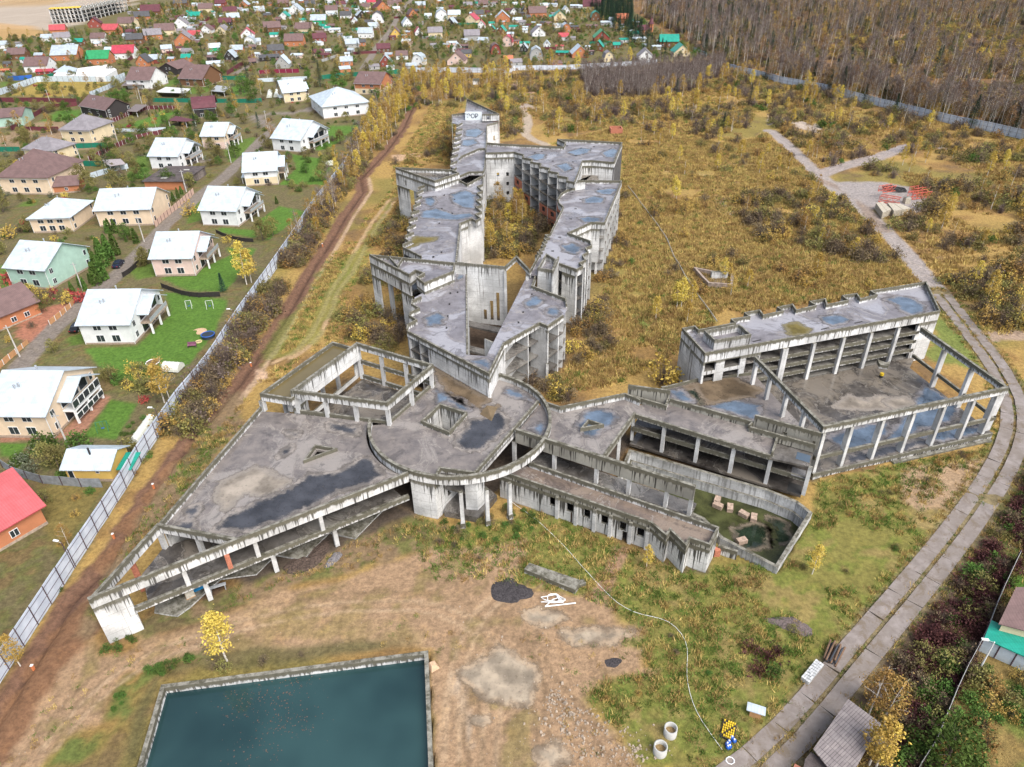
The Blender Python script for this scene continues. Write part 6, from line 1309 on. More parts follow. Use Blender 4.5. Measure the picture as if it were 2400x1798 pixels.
fence('metal_fence', 'long tall grey corrugated metal fence along the earth trench, left of the ruin', FENCE_L, 3.4, 3.3, M_CORR, 3, side=-1 if FENCE_L[0][0] > 0 else 1)
fence('metal_fence', 'grey metal fence along the back of the field below the far village houses', FENCE_B, 2.8, 3.2, M_CORR, 3, side=1)
fence('metal_fence', 'pale metal fence with dark posts in front of the bare wood, upper right', FENCE_R, 3.6, 3.2, M_CORR, 3, side=1)
def cm(nm, c): return plain(nm, c, .6, .12)
MARO, GREN, BLUE, BLAK, PALE, BRIC = cm('maroon_sheet', (.13, .035, .045)), cm('green_sheet', (.015, .17, .11)), cm('blue_sheet', (.03, .12, .42)), plain('black_slat', (.035, .03, .03), .7), cm('pale_blue_sheet', (.50, .58, .64)), cm('brick_wall_low', (.50, .27, .13))
for lab, s, hg, mt, st in (
    ('dark maroon sheet fence along the far edge of the fenced yellow field', 'a0 -50 880; 350 880; 690 890; 760 850', 2.2, MARO, 4), ('maroon fence around the bright lawn of the black log house', 'a0 100 1130; 300 1010; 430 930; 560 930; 700 910', 2.0, MARO, 4),
    ('maroon fence in front of the bright lawn', 'a0 130 1130; 560 1130', 1.9, MARO, 3.5), ('brown fence with cream pillars between the soil plot and street', 'a0 770 1390; 930 1310; 1150 1210; 1470 1140', 1.8, MARO, 2.4), ('maroon fence with white pillars beside the carport', 'a0 890 1100; 1080 1010; 1280 945; 1560 945', 1.8, MARO, 2.4),
    ('white board fence in front of the neat lawn', 'a0 915 1140; 1200 1140; 1470 1125', 1.5, PALE, 3), ('pale blue metal fence round the yellow field', 'a0 0 820; 330 705; 1000 705; 1090 670', 3.0, PALE, 3.5), ('pale fence closing the yellow field on the right', 'a0 780 835; 940 770; 1090 690', 2.4, PALE, 3.5),
    ('bright blue sheet fence at the left edge', 'a0 60 695; 200 695; 330 680', 2.6, BLUE, 4), ('green sheet fence below the grey hipped house', 'a0 0 1310; 220 1310', 2.0, GREN, 3), ('green sheet fence between the two hipped houses', 'a0 600 1285; 940 1270', 2.0, GREN, 3), ('green sheet fence beside the parked black car', 'a0 450 1440; 700 1430; 910 1440', 2.0, GREN, 3),
    ('long green sheet fence across the gardens', 'a0 1320 880; 1700 885; 2209 890; a1 60 880', 2.0, GREN, 4), ('green fence behind the play frame', 'a0 1840 690; 2010 690; 2140 690', 2.2, GREN, 4), ('dark green fence behind the orange modern house', 'a1 545 690; 800 660; 1080 660; 1250 630', 2.4, GREN, 4), ('crimson sheet fence with a white letter sign', 'a1 30 640; 200 630; 410 625', 2.2, cm('crimson_sheet', (.20, .02, .05)), 4),
    ('maroon fence along the far village lane', 'a0 1960 650; 2100 560; 2209 480', 2.4, MARO, 4), ('dark maroon fence among the far left houses', 'a0 1080 560; 1250 430; 1300 440', 2.2, MARO, 4), ('grey fence behind the white villa with the barrels', 'a1 20 710; 200 700; 450 690', 2.0, PALE, 3.5), ('long dark red fence climbing past the far houses', 'a0 1560 330; 1680 260; 1760 200; 1830 150', 2.0, cm('crimson2', (.18, .03, .04)), 4),
    ('pale metal fence beside the carport and conifers', 'a0 780 1540; 940 1490; 1120 1450', 1.8, PALE, 3), ('grey fence behind the timber bathhouse', 'c0 30 720; 120 780; 350 860; 530 870; 720 890; 900 890', 1.8, plain('grey_mesh', (.23, .25, .27), .7), 3.4), ('pale grey fence line beside the wood by the teal house', 'a2 1500 410; 1590 450; 1690 500', 2.6, PALE, 4), ('brick and cream wall along the street beside the peach villa', 'b0 1340 310; 1440 220; 1560 120; 1690 0', 1.9, cm('salmon_wall', (.55, .38, .30)), 2.5),
    ('low orange wall with pillars along the red paved drive', 'b0 430 1150; 520 1080; 610 1000; 670 930', 1.2, BRIC, 2.2), ('low orange wall with pillars below the red paved drive', 'b0 -20 1540; 90 1440; 180 1370; 260 1300', 1.2, BRIC, 2.2), ('metal fence at the right edge beside the teal roof', 'd3 2140 -120; 1960 260; 1850 560; 1700 830; 1560 1130; 1450 1420; 1340 1657; p 2090 1860', 2.0, plain('grey_fence_top', (.36, .36, .35), .7), 4)):
    fence('sheet_fence', lab, pts(s), hg, st, mt, 0, True, post_mat=M_FRAME if 'pillar' in lab or 'white' in lab else None)
def slat_fence(label, line, hgt):
    pp = resample(line, 2.6); T = thing('slatted_fence', label, 'fence', (*pp[0], 0))
    for i in range(len(pp) - 1):
        column('post', pp[i], 0, hgt, .12, BLAK, T)
        for k in range(5): m = MB(); z = .2 + k * (hgt - .3) / 5; m.bar((*pp[i], z + .12), (*pp[i + 1], z + .12), .05, .22); m.build('slat', BLAK, T)
slat_fence('black slatted timber fence between the two biggest lawns', pts('b0 1400 830; 1560 890; 1680 915; 1960 905'), 1.5)
slat_fence('black slatted timber fence behind the pink villa', pts('b0 1870 360; 1960 400; 2080 430; 2209 440'), 1.3)
slat_fence('dark slatted fence along the wet street by the pink villa', pts('b0 1065 740; 1130 700; 1240 590; 1290 550'), 1.5)

# ================================================================ plants
def leaf_mat(name, ca, cb, rough=.75, rnd=.25):
    t = NT(name); po = t.obj(); n = t.noise(po, 1.1, 3); n2 = t.noise(po, 9, 2)
    c = t.mix(t.ramp(t.math('ADD', t.math('MULTIPLY', n, .6), t.math('MULTIPLY', n2, .4)), .35, .65), ca, cb)
    r = t.n('ShaderNodeObjectInfo').outputs['Random']; h = t.n('ShaderNodeHueSaturation'); t._in(h.inputs['Value'], t.ramp(r, 0, 1, 1 - rnd, 1 + rnd)); t._in(h.inputs['Hue'], t.ramp(r, 0, 1, .487, .512)); t.l(c, h.inputs['Color'])
    MAT[name] = t.set(h.outputs[0], rough, .15); return MAT[name]
L_YEL = leaf_mat('leaf_yellow', (.40, .275, .05), (.58, .44, .11)); L_OCH = leaf_mat('leaf_ochre', (.27, .17, .05), (.42, .28, .085)); L_OLV = leaf_mat('leaf_olive', (.12, .115, .04), (.24, .215, .07)); L_BRN = leaf_mat('leaf_brown', (.10, .075, .05), (.20, .15, .085))
L_GRN = leaf_mat('leaf_green', (.05, .095, .02), (.10, .17, .035)); L_SPR = leaf_mat('needles', (.012, .035, .018), (.03, .07, .035)); L_TWG = leaf_mat('twigs_grey', (.11, .082, .075), (.20, .155, .135)); L_RST = leaf_mat('leaf_rust', (.17, .10, .055), (.28, .175, .085)); L_PUR = leaf_mat('brush_purple', (.045, .018, .02), (.12, .045, .042)); L_DRY = leaf_mat('dry_grass', (.29, .195, .07), (.50, .36, .135), rnd=.35); L_GRS = leaf_mat('green_grass', (.07, .12, .02), (.15, .21, .045)); L_RED = leaf_mat('leaf_red', (.25, .04, .05), (.38, .07, .06)); L_GRY = leaf_mat('leaf_greygreen', (.10, .12, .075), (.19, .21, .13))
t = NT('birch_bark'); o_ = t.obj(); n_ = t.noise(t.scale(o_, 2, 2, 6), 1, 3)
M_BIRCH = t.set(t.mix(t.ramp(n_, .55, .68), (.62, .58, .52), (.12, .10, .09)), .8, .2); M_BARK = plain('grey_bark', (.13, .10, .085), .9, .3, 2)

def quads_at(rng, pts_, size, flat=.0, asp=1.6):
    V, F = [], []
    for x, y, z in pts_:
        s = size * rng.uniform(.6, 1.35)
        u = Vector((rng.gauss(0, 1), rng.gauss(0, 1), rng.gauss(0, 1) * (1 - flat))).normalized(); w = u.cross(Vector((rng.gauss(0, 1), rng.gauss(0, 1), rng.gauss(0, 1)))).normalized()
        u *= s * .5 * asp; w *= s * .5; c = Vector((x, y, z)); k = len(V); V += [tuple(c - u), tuple(c + w), tuple(c + u), tuple(c - w)]; F.append([k, k + 1, k + 2, k + 3])
    return V, F
def clumps(rng, shape, nc, per, sg):
    out = []
    for _ in range(nc):
        c = shape(rng); r = sg * rng.uniform(.6, 1.3)
        out += [(c[0] + rng.gauss(0, r), c[1] + rng.gauss(0, r), c[2] + rng.gauss(0, r * .8)) for _ in range(per)]
    return out
def ovoid(r, z0, z1, top=.25):
    def f(rng):
        while True:
            t_ = rng.random(); z = z0 + (z1 - z0) * t_; rr = r * (math.sin(math.pi * min(1, t_ ** .75 * .93 + .05)) ** .8 + top * (1 - t_) * .3); a = rng.uniform(0, 6.283); k = math.sqrt(rng.uniform(.15, 1))
            return (rr * k * math.cos(a), rr * k * math.sin(a), z)
    return f
def mesh_of(name, V, F, mat):
    me = bpy.data.meshes.new(name); me.from_pydata(V, [], F); me.materials.append(mat); me.update(); return me
def trunk_geo(rng, h, r, lean=.3, nb=7, b0=.35, blen=.22, up=.8, n=5):
    m = MB(); p = [(0, 0, -.3)]; dx, dy = rng.uniform(-lean, lean), rng.uniform(-lean, lean)
    for i in range(1, 6): t_ = i / 5; p.append((dx * t_ * t_ * h * .2 + rng.uniform(-.06, .06), dy * t_ * t_ * h * .2 + rng.uniform(-.06, .06), h * t_))
    m.tube(p, [r, r * .85, r * .65, r * .45, r * .28, .02], n); tips = []
    for i in range(nb):
        t_ = b0 + (1 - b0) * (i + rng.random()) / nb * .9; k = min(4, int(t_ * 5)); f = t_ * 5 - k; a = p[k]; b = p[k + 1]; s = tuple(a[j] + (b[j] - a[j]) * f for j in range(3)); an = rng.uniform(0, 6.283); L = h * blen * (1.15 - t_) * rng.uniform(.7, 1.3) + .3
        e = (s[0] + math.cos(an) * L, s[1] + math.sin(an) * L, s[2] + L * up * rng.uniform(.6, 1.4)); m.tube([s, tuple((s[j] + e[j]) / 2 + (.05 if j == 2 else 0) for j in range(3)), e], [r * .3 * (1.2 - t_), r * .2 * (1.2 - t_), .015], 4); tips.append((s, e))
    return m, tips, p
def twigs(rng, tips, n, ln, w, up=.6):
    V, F = [], []
    for _ in range(n):
        s, e = rng.choice(tips); f = rng.uniform(.25, 1); b = Vector(s).lerp(Vector(e), f); d = Vector((rng.gauss(0, 1), rng.gauss(0, 1), rng.gauss(up, .6))).normalized() * ln * rng.uniform(.5, 1.3)
        sd = d.cross(Vector((rng.gauss(0, 1), rng.gauss(0, 1), rng.gauss(0, 1)))).normalized() * w; k = len(V); V += [tuple(b - sd), tuple(b + sd), tuple(b + d)]; F.append([k, k + 1, k + 2])
    return V, F

PROTO = {}
GZ2 = GZ.reshape(GS)
def gz(x, y):
    i = min(max(int(GY.searchsorted(y)) - 1, 0), nr - 2); j = min(max(int(GX.searchsorted(x)) - 1, 0), nc - 2)
    return float(GZ2[i, j] + GZ2[i + 1, j + 1]) * .5
def make_protos():
    for v in range(3):
        r = random.Random(100 + v); h = (9, 8, 10)[v]
        m, tips, p = trunk_geo(r, h, .13, .35, 9, .3, .2); PROTO['birch', v] = (mesh_of('trunk', m.V, m.F, M_BIRCH), mesh_of('crown', *quads_at(r, clumps(r, ovoid(h * .17, h * .28, h * 1.0), 60, 24, .33), .20), L_YEL))
        r = random.Random(150 + v); m, tips, p = trunk_geo(r, h, .12, .35, 9, .3, .2); PROTO['ochre', v] = (mesh_of('trunk', m.V, m.F, M_BIRCH), mesh_of('crown', *quads_at(r, clumps(r, ovoid(h * .18, h * .3, h * .98), 50, 19, .38), .18), L_OCH))
        r = random.Random(200 + v); h = (15, 13, 16)[v]; m, tips, p = trunk_geo(r, h, .11, .5, 16, .38, .20, 1.1); V, F = twigs(r, tips + [(p[3], p[5])], 520, 1.3, .03)
        lv = quads_at(r, [tuple(Vector(s).lerp(Vector(e), r.random()) + Vector((r.gauss(0, .5), r.gauss(0, .5), r.gauss(0, .5)))) for s, e in [r.choice(tips) for _ in range(30 + 60 * (v == 2))]], .25); k = len(V)
        PROTO['bare', v] = (mesh_of('trunk', m.V, m.F, M_BIRCH), mesh_of('crown', V, F, L_TWG))
        r = random.Random(250 + v); h = (13, 11, 14)[v]; m, tips, p = trunk_geo(r, h, .11, .4, 12, .35, .2, 1.0); PROTO['rust', v] = (mesh_of('trunk', m.V, m.F, M_BIRCH), mesh_of('crown', *quads_at(r, clumps(r, ovoid(h * .16, h * .38, h * .99), 44, 14, .45), .22), L_RST))
        r = random.Random(300 + v); h = (11, 9, 13)[v]; m = MB(); m.tube([(0, 0, -.3), (0, 0, h * .97)], [.18, .03], 6); Pq = []
        V, F = [], []
        for _ in range(560):
            t_ = r.random() ** .8; z = h * (.06 + .94 * t_); R = h * .24 * (1 - t_) + .1; a = r.uniform(0, 6.283); lay = .75 + .25 * math.sin(z * 5.2 + a); k_ = R * lay * math.sqrt(r.uniform(.2, 1)); c = Vector((k_ * math.cos(a), k_ * math.sin(a), z)); d = Vector((math.cos(a), math.sin(a), -.45 + .5 * t_)).normalized() * r.uniform(.35, .7); s = d.cross(Vector((0, 0, 1))).normalized() * r.uniform(.12, .24); k = len(V); V += [tuple(c - d * .4 - s), tuple(c - d * .4 + s), tuple(c + d)]; F.append([k, k + 1, k + 2])
        PROTO['spruce', v] = (mesh_of('trunk', m.V, m.F, M_BARK), mesh_of('crown', V, F, L_SPR))
        r = random.Random(400 + v)
        def dome(R, H):
            def f(rg): a = rg.uniform(0, 6.283); k = math.sqrt(rg.uniform(.02, 1)); return (R * k * math.cos(a), R * k * math.sin(a), H * rg.uniform(.12, 1) * (1.08 - k * k * .75))
            return f
        def stems(rg, n, H, R, w=.02):
            V, F = [], []
            for _ in range(n):
                a = rg.uniform(0, 6.283); rr = R * rg.random(); b = Vector((rr * .35 * math.cos(a), rr * .35 * math.sin(a), -.1)); e = Vector((rr * math.cos(a), rr * math.sin(a), H * rg.uniform(.6, 1.15))); s = Vector((math.sin(a), -math.cos(a), 0)) * w; k = len(V); V += [tuple(b - s), tuple(b + s), tuple(e)]; F.append([k, k + 1, k + 2])
            return V, F
        def bush(nm, mat, R, H, nc, per, sz, ns, stem_mat=M_BARK, sg=.28):
            st = stems(r, ns, H, R, .025); lf = quads_at(r, clumps(r, dome(R, H), nc, per, sg), sz); k = len(st[0])
            me = bpy.data.meshes.new(nm); me.from_pydata(st[0] + lf[0], [], st[1] + [[x + k for x in f] for f in lf[1]]); me.materials.append(stem_mat); me.materials.append(mat); me.polygons.foreach_set('material_index', [0] * len(st[1]) + [1] * len(lf[1])); me.update(); return me
        PROTO['sh_brown', v] = bush('shrub', L_BRN, 1.5, 2.6, 30, 13, .16, 80); PROTO['sh_olive', v] = bush('shrub', L_OLV, 1.6, 2.4, 36, 15, .17, 40); PROTO['sh_ochre', v] = bush('shrub', L_OCH, 1.3, 2.3, 30, 14, .16, 50); PROTO['sh_yellow', v] = bush('shrub', L_YEL, 1.2, 2.6, 26, 13, .16, 40); PROTO['sh_green', v] = bush('shrub', L_GRN, 1.1, 1.7, 36, 15, .17, 12); PROTO['sh_purple', v] = bush('shrub', L_PUR, 1.6, 1.5, 14, 9, .2, 130, L_PUR); PROTO['sh_twig', v] = bush('shrub', L_TWG, 1.7, 2.8, 12, 10, .18, 150, L_TWG); PROTO['sh_red', v] = bush('shrub', L_RED, 1.0, 1.4, 20, 11, .22, 12)
        PROTO['sh_grey', v] = bush('shrub', L_GRY, 1.3, 2.0, 26, 12, .22, 12)
        h = 5.0; m, tips, p = trunk_geo(r, h, .14, .3, 8, .25, .3); PROTO['garden', v] = (mesh_of('trunk', m.V, m.F, M_BARK), mesh_of('crown', *quads_at(r, clumps(r, ovoid(1.9, 1.2, 5.4, 1.0), 60, 20, .4), .21), (L_OLV, L_GRN, L_OLV)[v]))
        lf = quads_at(r, [(k_ * math.cos(a), k_ * math.sin(a), z) for a, z, k_ in [(r.uniform(0, 6.283), z, .72 * (1 - (z / 4.2) ** 2.2) * r.uniform(.75, 1.05)) for z in [r.uniform(.05, 4.1) for _ in range(520)]]], .26); PROTO['thuja', v] = mesh_of('shrub', *lf, L_GRN)
        for nm, mat, hh in (('tuft', L_DRY, .7), ('gtuft', L_GRS, .5)):
            V, F = [], []
            for _ in range(26):
                x, y = r.gauss(0, .35), r.gauss(0, .35); a = r.uniform(0, 6.283); k = len(V); V += [(x - .07 * math.cos(a), y - .07 * math.sin(a), -.05), (x + .07 * math.cos(a), y + .07 * math.sin(a), -.05), (x + r.gauss(0, .25), y + r.gauss(0, .25), hh * r.uniform(.5, 1.2))]; F.append([k, k + 1, k + 2])
            PROTO[nm, v] = mesh_of('tuft', V, F, mat)
make_protos()

TREES = {'birch', 'ochre', 'rust', 'bare', 'spruce', 'garden'}
BLOCK = [P3, P4, P5, P6, BL, S_, P7, hall, TP, PS, PB, GW, BASIN, POOL, slab_poly, bpoly, Q, CH, outer + inner + zig[::-1], saw + back]
BLOCK = [offset(ccw(b), -.5, True, 1.5) for b in BLOCK]
HOUSES = [(o.location.x, o.location.y, 5.2 if o.name.startswith('villa') else 4.2) for o in bpy.data.objects if o.parent is None and o.name.split('.')[0] in ('house', 'villa', 'bathhouse', 'long_shed', 'warehouse')]
HX = np.array(HOUSES)
ROADS = [(rc, 4.0), (pts('b1 1190 70; 1020 270; 910 470; 790 700; 670 870; 610 1030; 520 1220; 370 1380; 170 1480'), 2.2), (pts('b3 1480 880; 1380 760; 1200 540; 1000 330; 800 130; 640 20; a3 430 1500; 270 1350; 130 1210; 10 1130'), 3.0), (pts('a3 430 1510; 700 1420; 1000 1340; 1200 1270'), 3.0), (pts('a2 180 930; 110 900; 90 960; 130 1000; 140 1080; 110 1150; 180 1210; 300 1250'), 2.2), (pts('a1 930 590; 1000 480; 1060 390; 1160 270; 1230 130; 1340 0'), 2.8), (pts('b0 100 1590; 330 1330; 500 1150; 760 900; 960 770; 1110 620; 1330 390; 1500 220; 1680 60; a0 1920 1540; 2130 1340; a1 60 1190; 150 1120; 0 1010'), 3.0)]
PLACED = []
def scatter(poly, dens, kinds, smin, smax, seed, zone, clump=0.0, keep=True, path=None, width=0, gap=0.0, road=True, cl_scale=14):
    rg = np.random.RandomState(seed); 
    if path is not None: pp = np.array(path); lo = pp.min(0) - width; hi = pp.max(0) + width
    else: pp = np.array(poly); lo = pp.min(0); hi = pp.max(0)
    n = int(dens * (hi[0] - lo[0]) * (hi[1] - lo[1])); n = min(n, 400000)
    x = rg.uniform(lo[0], hi[0], n); y = rg.uniform(lo[1], hi[1], n)
    ok = (dpath(x, y, path) < width) if path is not None else inpoly(x, y, poly)
    if clump: ok &= fbm(x, y, cl_scale, seed + 7, 3) > clump
    x, y = x[ok], y[ok]
    if keep:
        ok = np.ones(x.size, bool)
        for b in BLOCK: ok &= ~inpoly(x, y, b)
        if road:
            for r_, w_ in ROADS: ok &= dpath(x, y, r_) > w_
        x, y = x[ok], y[ok]
        if x.size and zone == 'garden': ok = np.ones(x.size, bool); 
        if x.size:
            for hx, hy, hr in HOUSES: ok = np.hypot(x - hx, y - hy) > hr; x, y = x[ok], y[ok]
    if gap and x.size:
        cell = {}; sel = []
        for i in range(x.size):
            k = (int(x[i] // gap), int(y[i] // gap))
            if any((k[0] + a, k[1] + b) in cell and math.hypot(cell[(k[0] + a, k[1] + b)][0] - x[i], cell[(k[0] + a, k[1] + b)][1] - y[i]) < gap for a in (-1, 0, 1) for b in (-1, 0, 1)): continue
            cell[k] = (x[i], y[i]); sel.append(i)
        x, y = x[sel], y[sel]
    ks, ws = list(kinds), np.array([kinds[k] for k in kinds], float); ws /= ws.sum()
    kk = rg.choice(len(ks), x.size, p=ws); s = rg.uniform(smin, smax, x.size); rot = rg.uniform(0, 6.283, x.size)
    for i in range(x.size): PLACED.append((ks[kk[i]], float(x[i]), float(y[i]), float(s[i]), float(rot[i]), zone, int(rg.randint(3))))
def one(kind, tg, x, y, s, zone, seed=0): X, Y = q(tg, x, y); PLACED.append((kind, X, Y, s, seed * 1.3, zone, seed % 3))

COURT = pts('E3 1790 300; E2 150 900; 300 1250; 900 1450; 830 1657; E4 500 650; 200 740; E6 700 60; E3 1700 1657; 1760 800', 0)
scatter(COURT, .22, {'sh_brown': 3, 'sh_olive': 2.5, 'sh_ochre': 3, 'sh_yellow': 1.5}, .8, 1.6, 1, 'court'); scatter(COURT, .02, {'birch': 1, 'ochre': 2}, .6, 1.0, 2, 'court')
scatter(pts('b1 700 1100; 850 850; 960 700; 1000 640; 1280 480; 1300 1400; 1150 1380; 800 1260', 0), .22, {'sh_brown': 3, 'sh_olive': 3, 'sh_ochre': 2.5, 'sh_yellow': 1}, .8, 1.6, 3, 'court', .36)
scatter(pts('b1 980 480; 1250 100; 1330 260; 1290 500', 0), .2, {'sh_brown': 2, 'sh_olive': 3, 'sh_ochre': 3}, .8, 1.4, 4, 'court', .3)
scatter(pts('a1 1180 1420; 1430 1390; 1700 1000; 1690 1440; 1500 1440', 0), .16, {'sh_olive': 2, 'sh_ochre': 3, 'sh_brown': 2}, .8, 1.5, 5, 'court', .35)
scatter(pts('E8 480 760; 640 740; 860 480; 900 100; 1269 -100; 1269 500; 1000 600; 900 950; 640 920', 0), .2, {'sh_brown': 3, 'sh_ochre': 3, 'sh_olive': 2, 'sh_yellow': 1.2}, .7, 1.4, 6, 'court', .34)
scatter(pts('E4 1500 900; 1800 650; 2000 300; 2100 400; 2209 900; 1700 1300; 1500 1500', 0), .14, {'sh_brown': 3, 'sh_ochre': 3, 'sh_olive': 2}, .7, 1.5, 7, 'court', .38)
# thicket between fence and trench
FT = FENCE_L[6:]
mid = [(x + 3.4, y + .6) for x, y in FT]
scatter(None, .42, {'sh_brown': 4, 'sh_olive': 2, 'sh_ochre': 2, 'sh_twig': 1}, .9, 1.7, 8, 'fence', .34, path=mid, width=3.0); scatter(None, .06, {'ochre': 3, 'bare': 1.5, 'birch': 1}, .5, .8, 9, 'fence', .42, path=mid[6:], width=4.0)
scatter(pts('a1 850 1450; 1000 1080; 1180 860; 1300 700; 1400 760; 1290 1000; 1180 1200; 1060 1320; 900 1500', 0), .10, {'birch': 1.5, 'ochre': 2, 'sh_olive': 4, 'sh_brown': 4}, .7, 1.2, 10, 'fence')
# back of the field
BACK = pts('a1 1280 660; 2209 650; a2 600 620; 560 800; 700 850; 1100 830; 1840 600; 2209 700; a3 480 800; 900 920; 200 900; a2 2100 980; 1900 1300; 1300 1200; 900 1100; 300 1180; 240 1000; 0 1200; a1 2100 1200; 2000 900; 1820 850; 1700 960; 1300 960', 0)
scatter(BACK, .048, {'sh_olive': 3, 'sh_brown': 4, 'sh_ochre': 3, 'sh_twig': 1.5, 'sh_green': .6}, .9, 1.9, 11, 'field', .46); scatter(BACK, .006, {'birch': 3, 'ochre': 2}, .6, 1.05, 12, 'field'); scatter(BACK, .0008, {'spruce': 1}, .4, .7, 13, 'field')
scatter(pts('a1 1380 930; 2000 860; 2209 900; 2209 650; 1420 650', 0), .012, {'birch': 2, 'ochre': 3}, .8, 1.2, 14, 'field', .3)
scatter(pts('a2 580 620; 1840 540; 1830 640; 1550 790; 1100 835; 640 830', 0), .13, {'bare': 1}, .40, .58, 15, 'thicket'); scatter(pts('a2 580 620; 1840 540; 1830 640; 1550 790; 1100 835; 640 830', 0), .1, {'sh_twig': 1}, 1, 1.5, 16, 'thicket')
# main field, right
FIELD = pts('a2 960 1230; 1400 1200; 1900 1300; a3 0 1150; 430 1480; b3 600 20; 1000 350; 1470 870; 1370 760; b2 2209 1000; 1900 1100; 1760 1130; 1470 720; 1250 300; 1000 0; a2 960 1500', 0)
scatter(FIELD, .030, {'sh_brown': 2, 'sh_olive': 3, 'sh_ochre': 5, 'sh_twig': .5, 'sh_yellow': 1}, .6, 1.5, 17, 'field', .53); scatter(FIELD, .0035, {'birch': 3, 'ochre': 2}, .5, .85, 18, 'field')
scatter(pts('b3 0 0; 600 30; 1100 480; 1250 680; 900 650; 400 500; 0 450; b2 1950 250; 1900 50', 0), .10, {'sh_brown': 4, 'sh_olive': 3, 'sh_ochre': 3, 'sh_yellow': 1}, .9, 1.7, 19, 'field', .40)
scatter(pts('b2 970 0; 1450 700; 1700 1100; 1450 1080; 900 1000; 800 800; 760 600; 950 100', 0), .035, {'sh_ochre': 3, 'sh_olive': 2, 'sh_brown': 2, 'sh_green': 1}, .6, 1.2, 20, 'field', .50); scatter(pts('b2 1200 700; 1600 800; 1700 1100; 1200 1000', 0), .012, {'birch': 1}, .45, .7, 21, 'field')
RT = pts('a3 0 950; 480 830; 900 930; 1260 1010; 2209 1230; p 2700 500; p 2800 1000; b3 2209 1200; 1830 1250; 1560 940; 1420 720; 1100 380; 960 250; 1380 120; 1250 0; a3 1200 1560; 750 1500; 1250 1290; 1000 1310; 700 1400; 430 1470; 30 1110', 0)
scatter(RT, .06, {'sh_brown': 4, 'sh_olive': 4, 'sh_ochre': 3, 'sh_yellow': .6, 'sh_twig': 1, 'sh_green': .4}, .8, 1.9, 22, 'field', .49); scatter(RT, .005, {'birch': 2, 'ochre': 3, 'bare': .6}, .5, .9, 23, 'field')
scatter(pts('b3 1480 880; 1560 800; 2209 700; 2209 1180; 1850 1240; 1700 1120', 0), .12, {'sh_olive': 4, 'sh_ochre': 3, 'sh_yellow': 1.2, 'sh_brown': 2}, 1.0, 1.8, 24, 'field', .36)
# the wood behind the pale fence
WOOD = pts('a2 1400 300; 1700 520; 1850 575; a3 490 770; 1260 975; 1840 1100; 2209 1190; p 2800 500; p 3300 60; p 3300 -20; p 1560 -20; a2 1100 120', 0)
CLEAR = pts('a3 1250 270; 1700 230; 2300 330; 2300 700; 1900 600; 1450 420', 0)
n0 = len(PLACED)
scatter(WOOD, .016, {'bare': 9, 'rust': 4, 'ochre': 1.6, 'spruce': 3.2}, .7, 1.25, 25, 'wood', .38, cl_scale=40)
PLACED[n0:] = [p for p in PLACED[n0:] if not (bool(inpoly(np.array([p[1]]), np.array([p[2]]), CLEAR)[0]) and random.Random(p[1]).random() < .85)]
scatter(None, .11, {'bare': 6, 'rust': 3, 'ochre': .8, 'spruce': 1.2}, .75, 1.15, 26, 'wood', path=[(x + 2, y + 9) for x, y in FENCE_R[2:]], width=8); scatter(WOOD, .035, {'sh_ochre': 3, 'sh_olive': 3, 'sh_twig': 2, 'sh_yellow': .8, 'sh_brown': 3}, 1.0, 2.4, 27, 'wood', .36); scatter(CLEAR, .03, {'sh_yellow': 2, 'sh_ochre': 3, 'sh_olive': 2}, 1.2, 2.4, 28, 'wood', .48)
scatter(pts('a2 900 0; 1230 120; 1420 330; 1700 520; 1850 560; 2209 500; 2209 0', 0), .010, {'spruce': 3, 'bare': 3}, .8, 1.3, 29, 'wood')
scatter(pts('p 1330 -20; p 1480 -20; p 1480 60; p 1560 140; p 1480 100; p 1400 40', 0), .02, {'spruce': 1}, .9, 1.4, 30, 'wood')
# gardens
GAR = pts('a0 0 330; 1100 250; 1100 60; p 620 -10; p 1480 -10; a2 1000 100; 1250 300; 1680 500; 480 590; a1 1260 640; 1180 850; 800 1400; 560 1657; a0 1700 1657; 0 1657', 0)
scatter(GAR, .020, {'garden': 6, 'sh_green': 4, 'sh_olive': 5, 'sh_brown': 3, 'ochre': .8, 'spruce': .3, 'sh_yellow': .5, 'sh_grey': 1, 'sh_red': .3}, .5, 1.1, 31, 'garden')
scatter(pts('a0 0 1100; 700 1000; 1500 1000; 2000 1300; b1 0 200; b0 1600 300; 1300 600; 1000 800; 700 1300; 0 1657; p -150 900; p -150 400', 0), .028, {'garden': 3, 'sh_green': 4, 'sh_olive': 4, 'sh_brown': 2, 'sh_grey': 2, 'sh_yellow': 1, 'sh_red': .8, 'thuja': .8}, .45, .95, 37, 'garden', .42)
scatter(pts('b0 0 860; 250 850; 600 930; 640 900; 540 870; 400 840; 480 960; 180 1020; 100 1000', 0), .25, {'sh_olive': 2, 'sh_red': 2, 'sh_yellow': 2, 'sh_brown': 2}, .7, 1.3, 32, 'garden'); scatter(pts('b0 880 1600; 1050 1500; 1500 1620; 1550 1657; c0 1400 60; 1250 170; 1000 40', 0), .14, {'sh_green': 3, 'sh_olive': 3, 'sh_yellow': 1}, .6, 1.2, 33, 'garden')
scatter(pts('c0 90 690; 250 560; 560 520; 560 830; 400 830; 200 800', 0), .18, {'sh_green': 4, 'sh_grey': 2, 'garden': 1}, .8, 1.2, 34, 'garden'); scatter(pts('c0 300 880; 900 890; 560 1440; 420 1420; 380 1050', 0), .10, {'sh_olive': 2, 'sh_green': 1, 'sh_ochre': 1}, .4, .8, 35, 'garden', .45); scatter(pts('c0 1000 480; 1250 180; 1400 120; 1350 240; 1080 540', 0), .2, {'sh_green': 2, 'sh_brown': 1}, .3, .6, 36, 'garden')
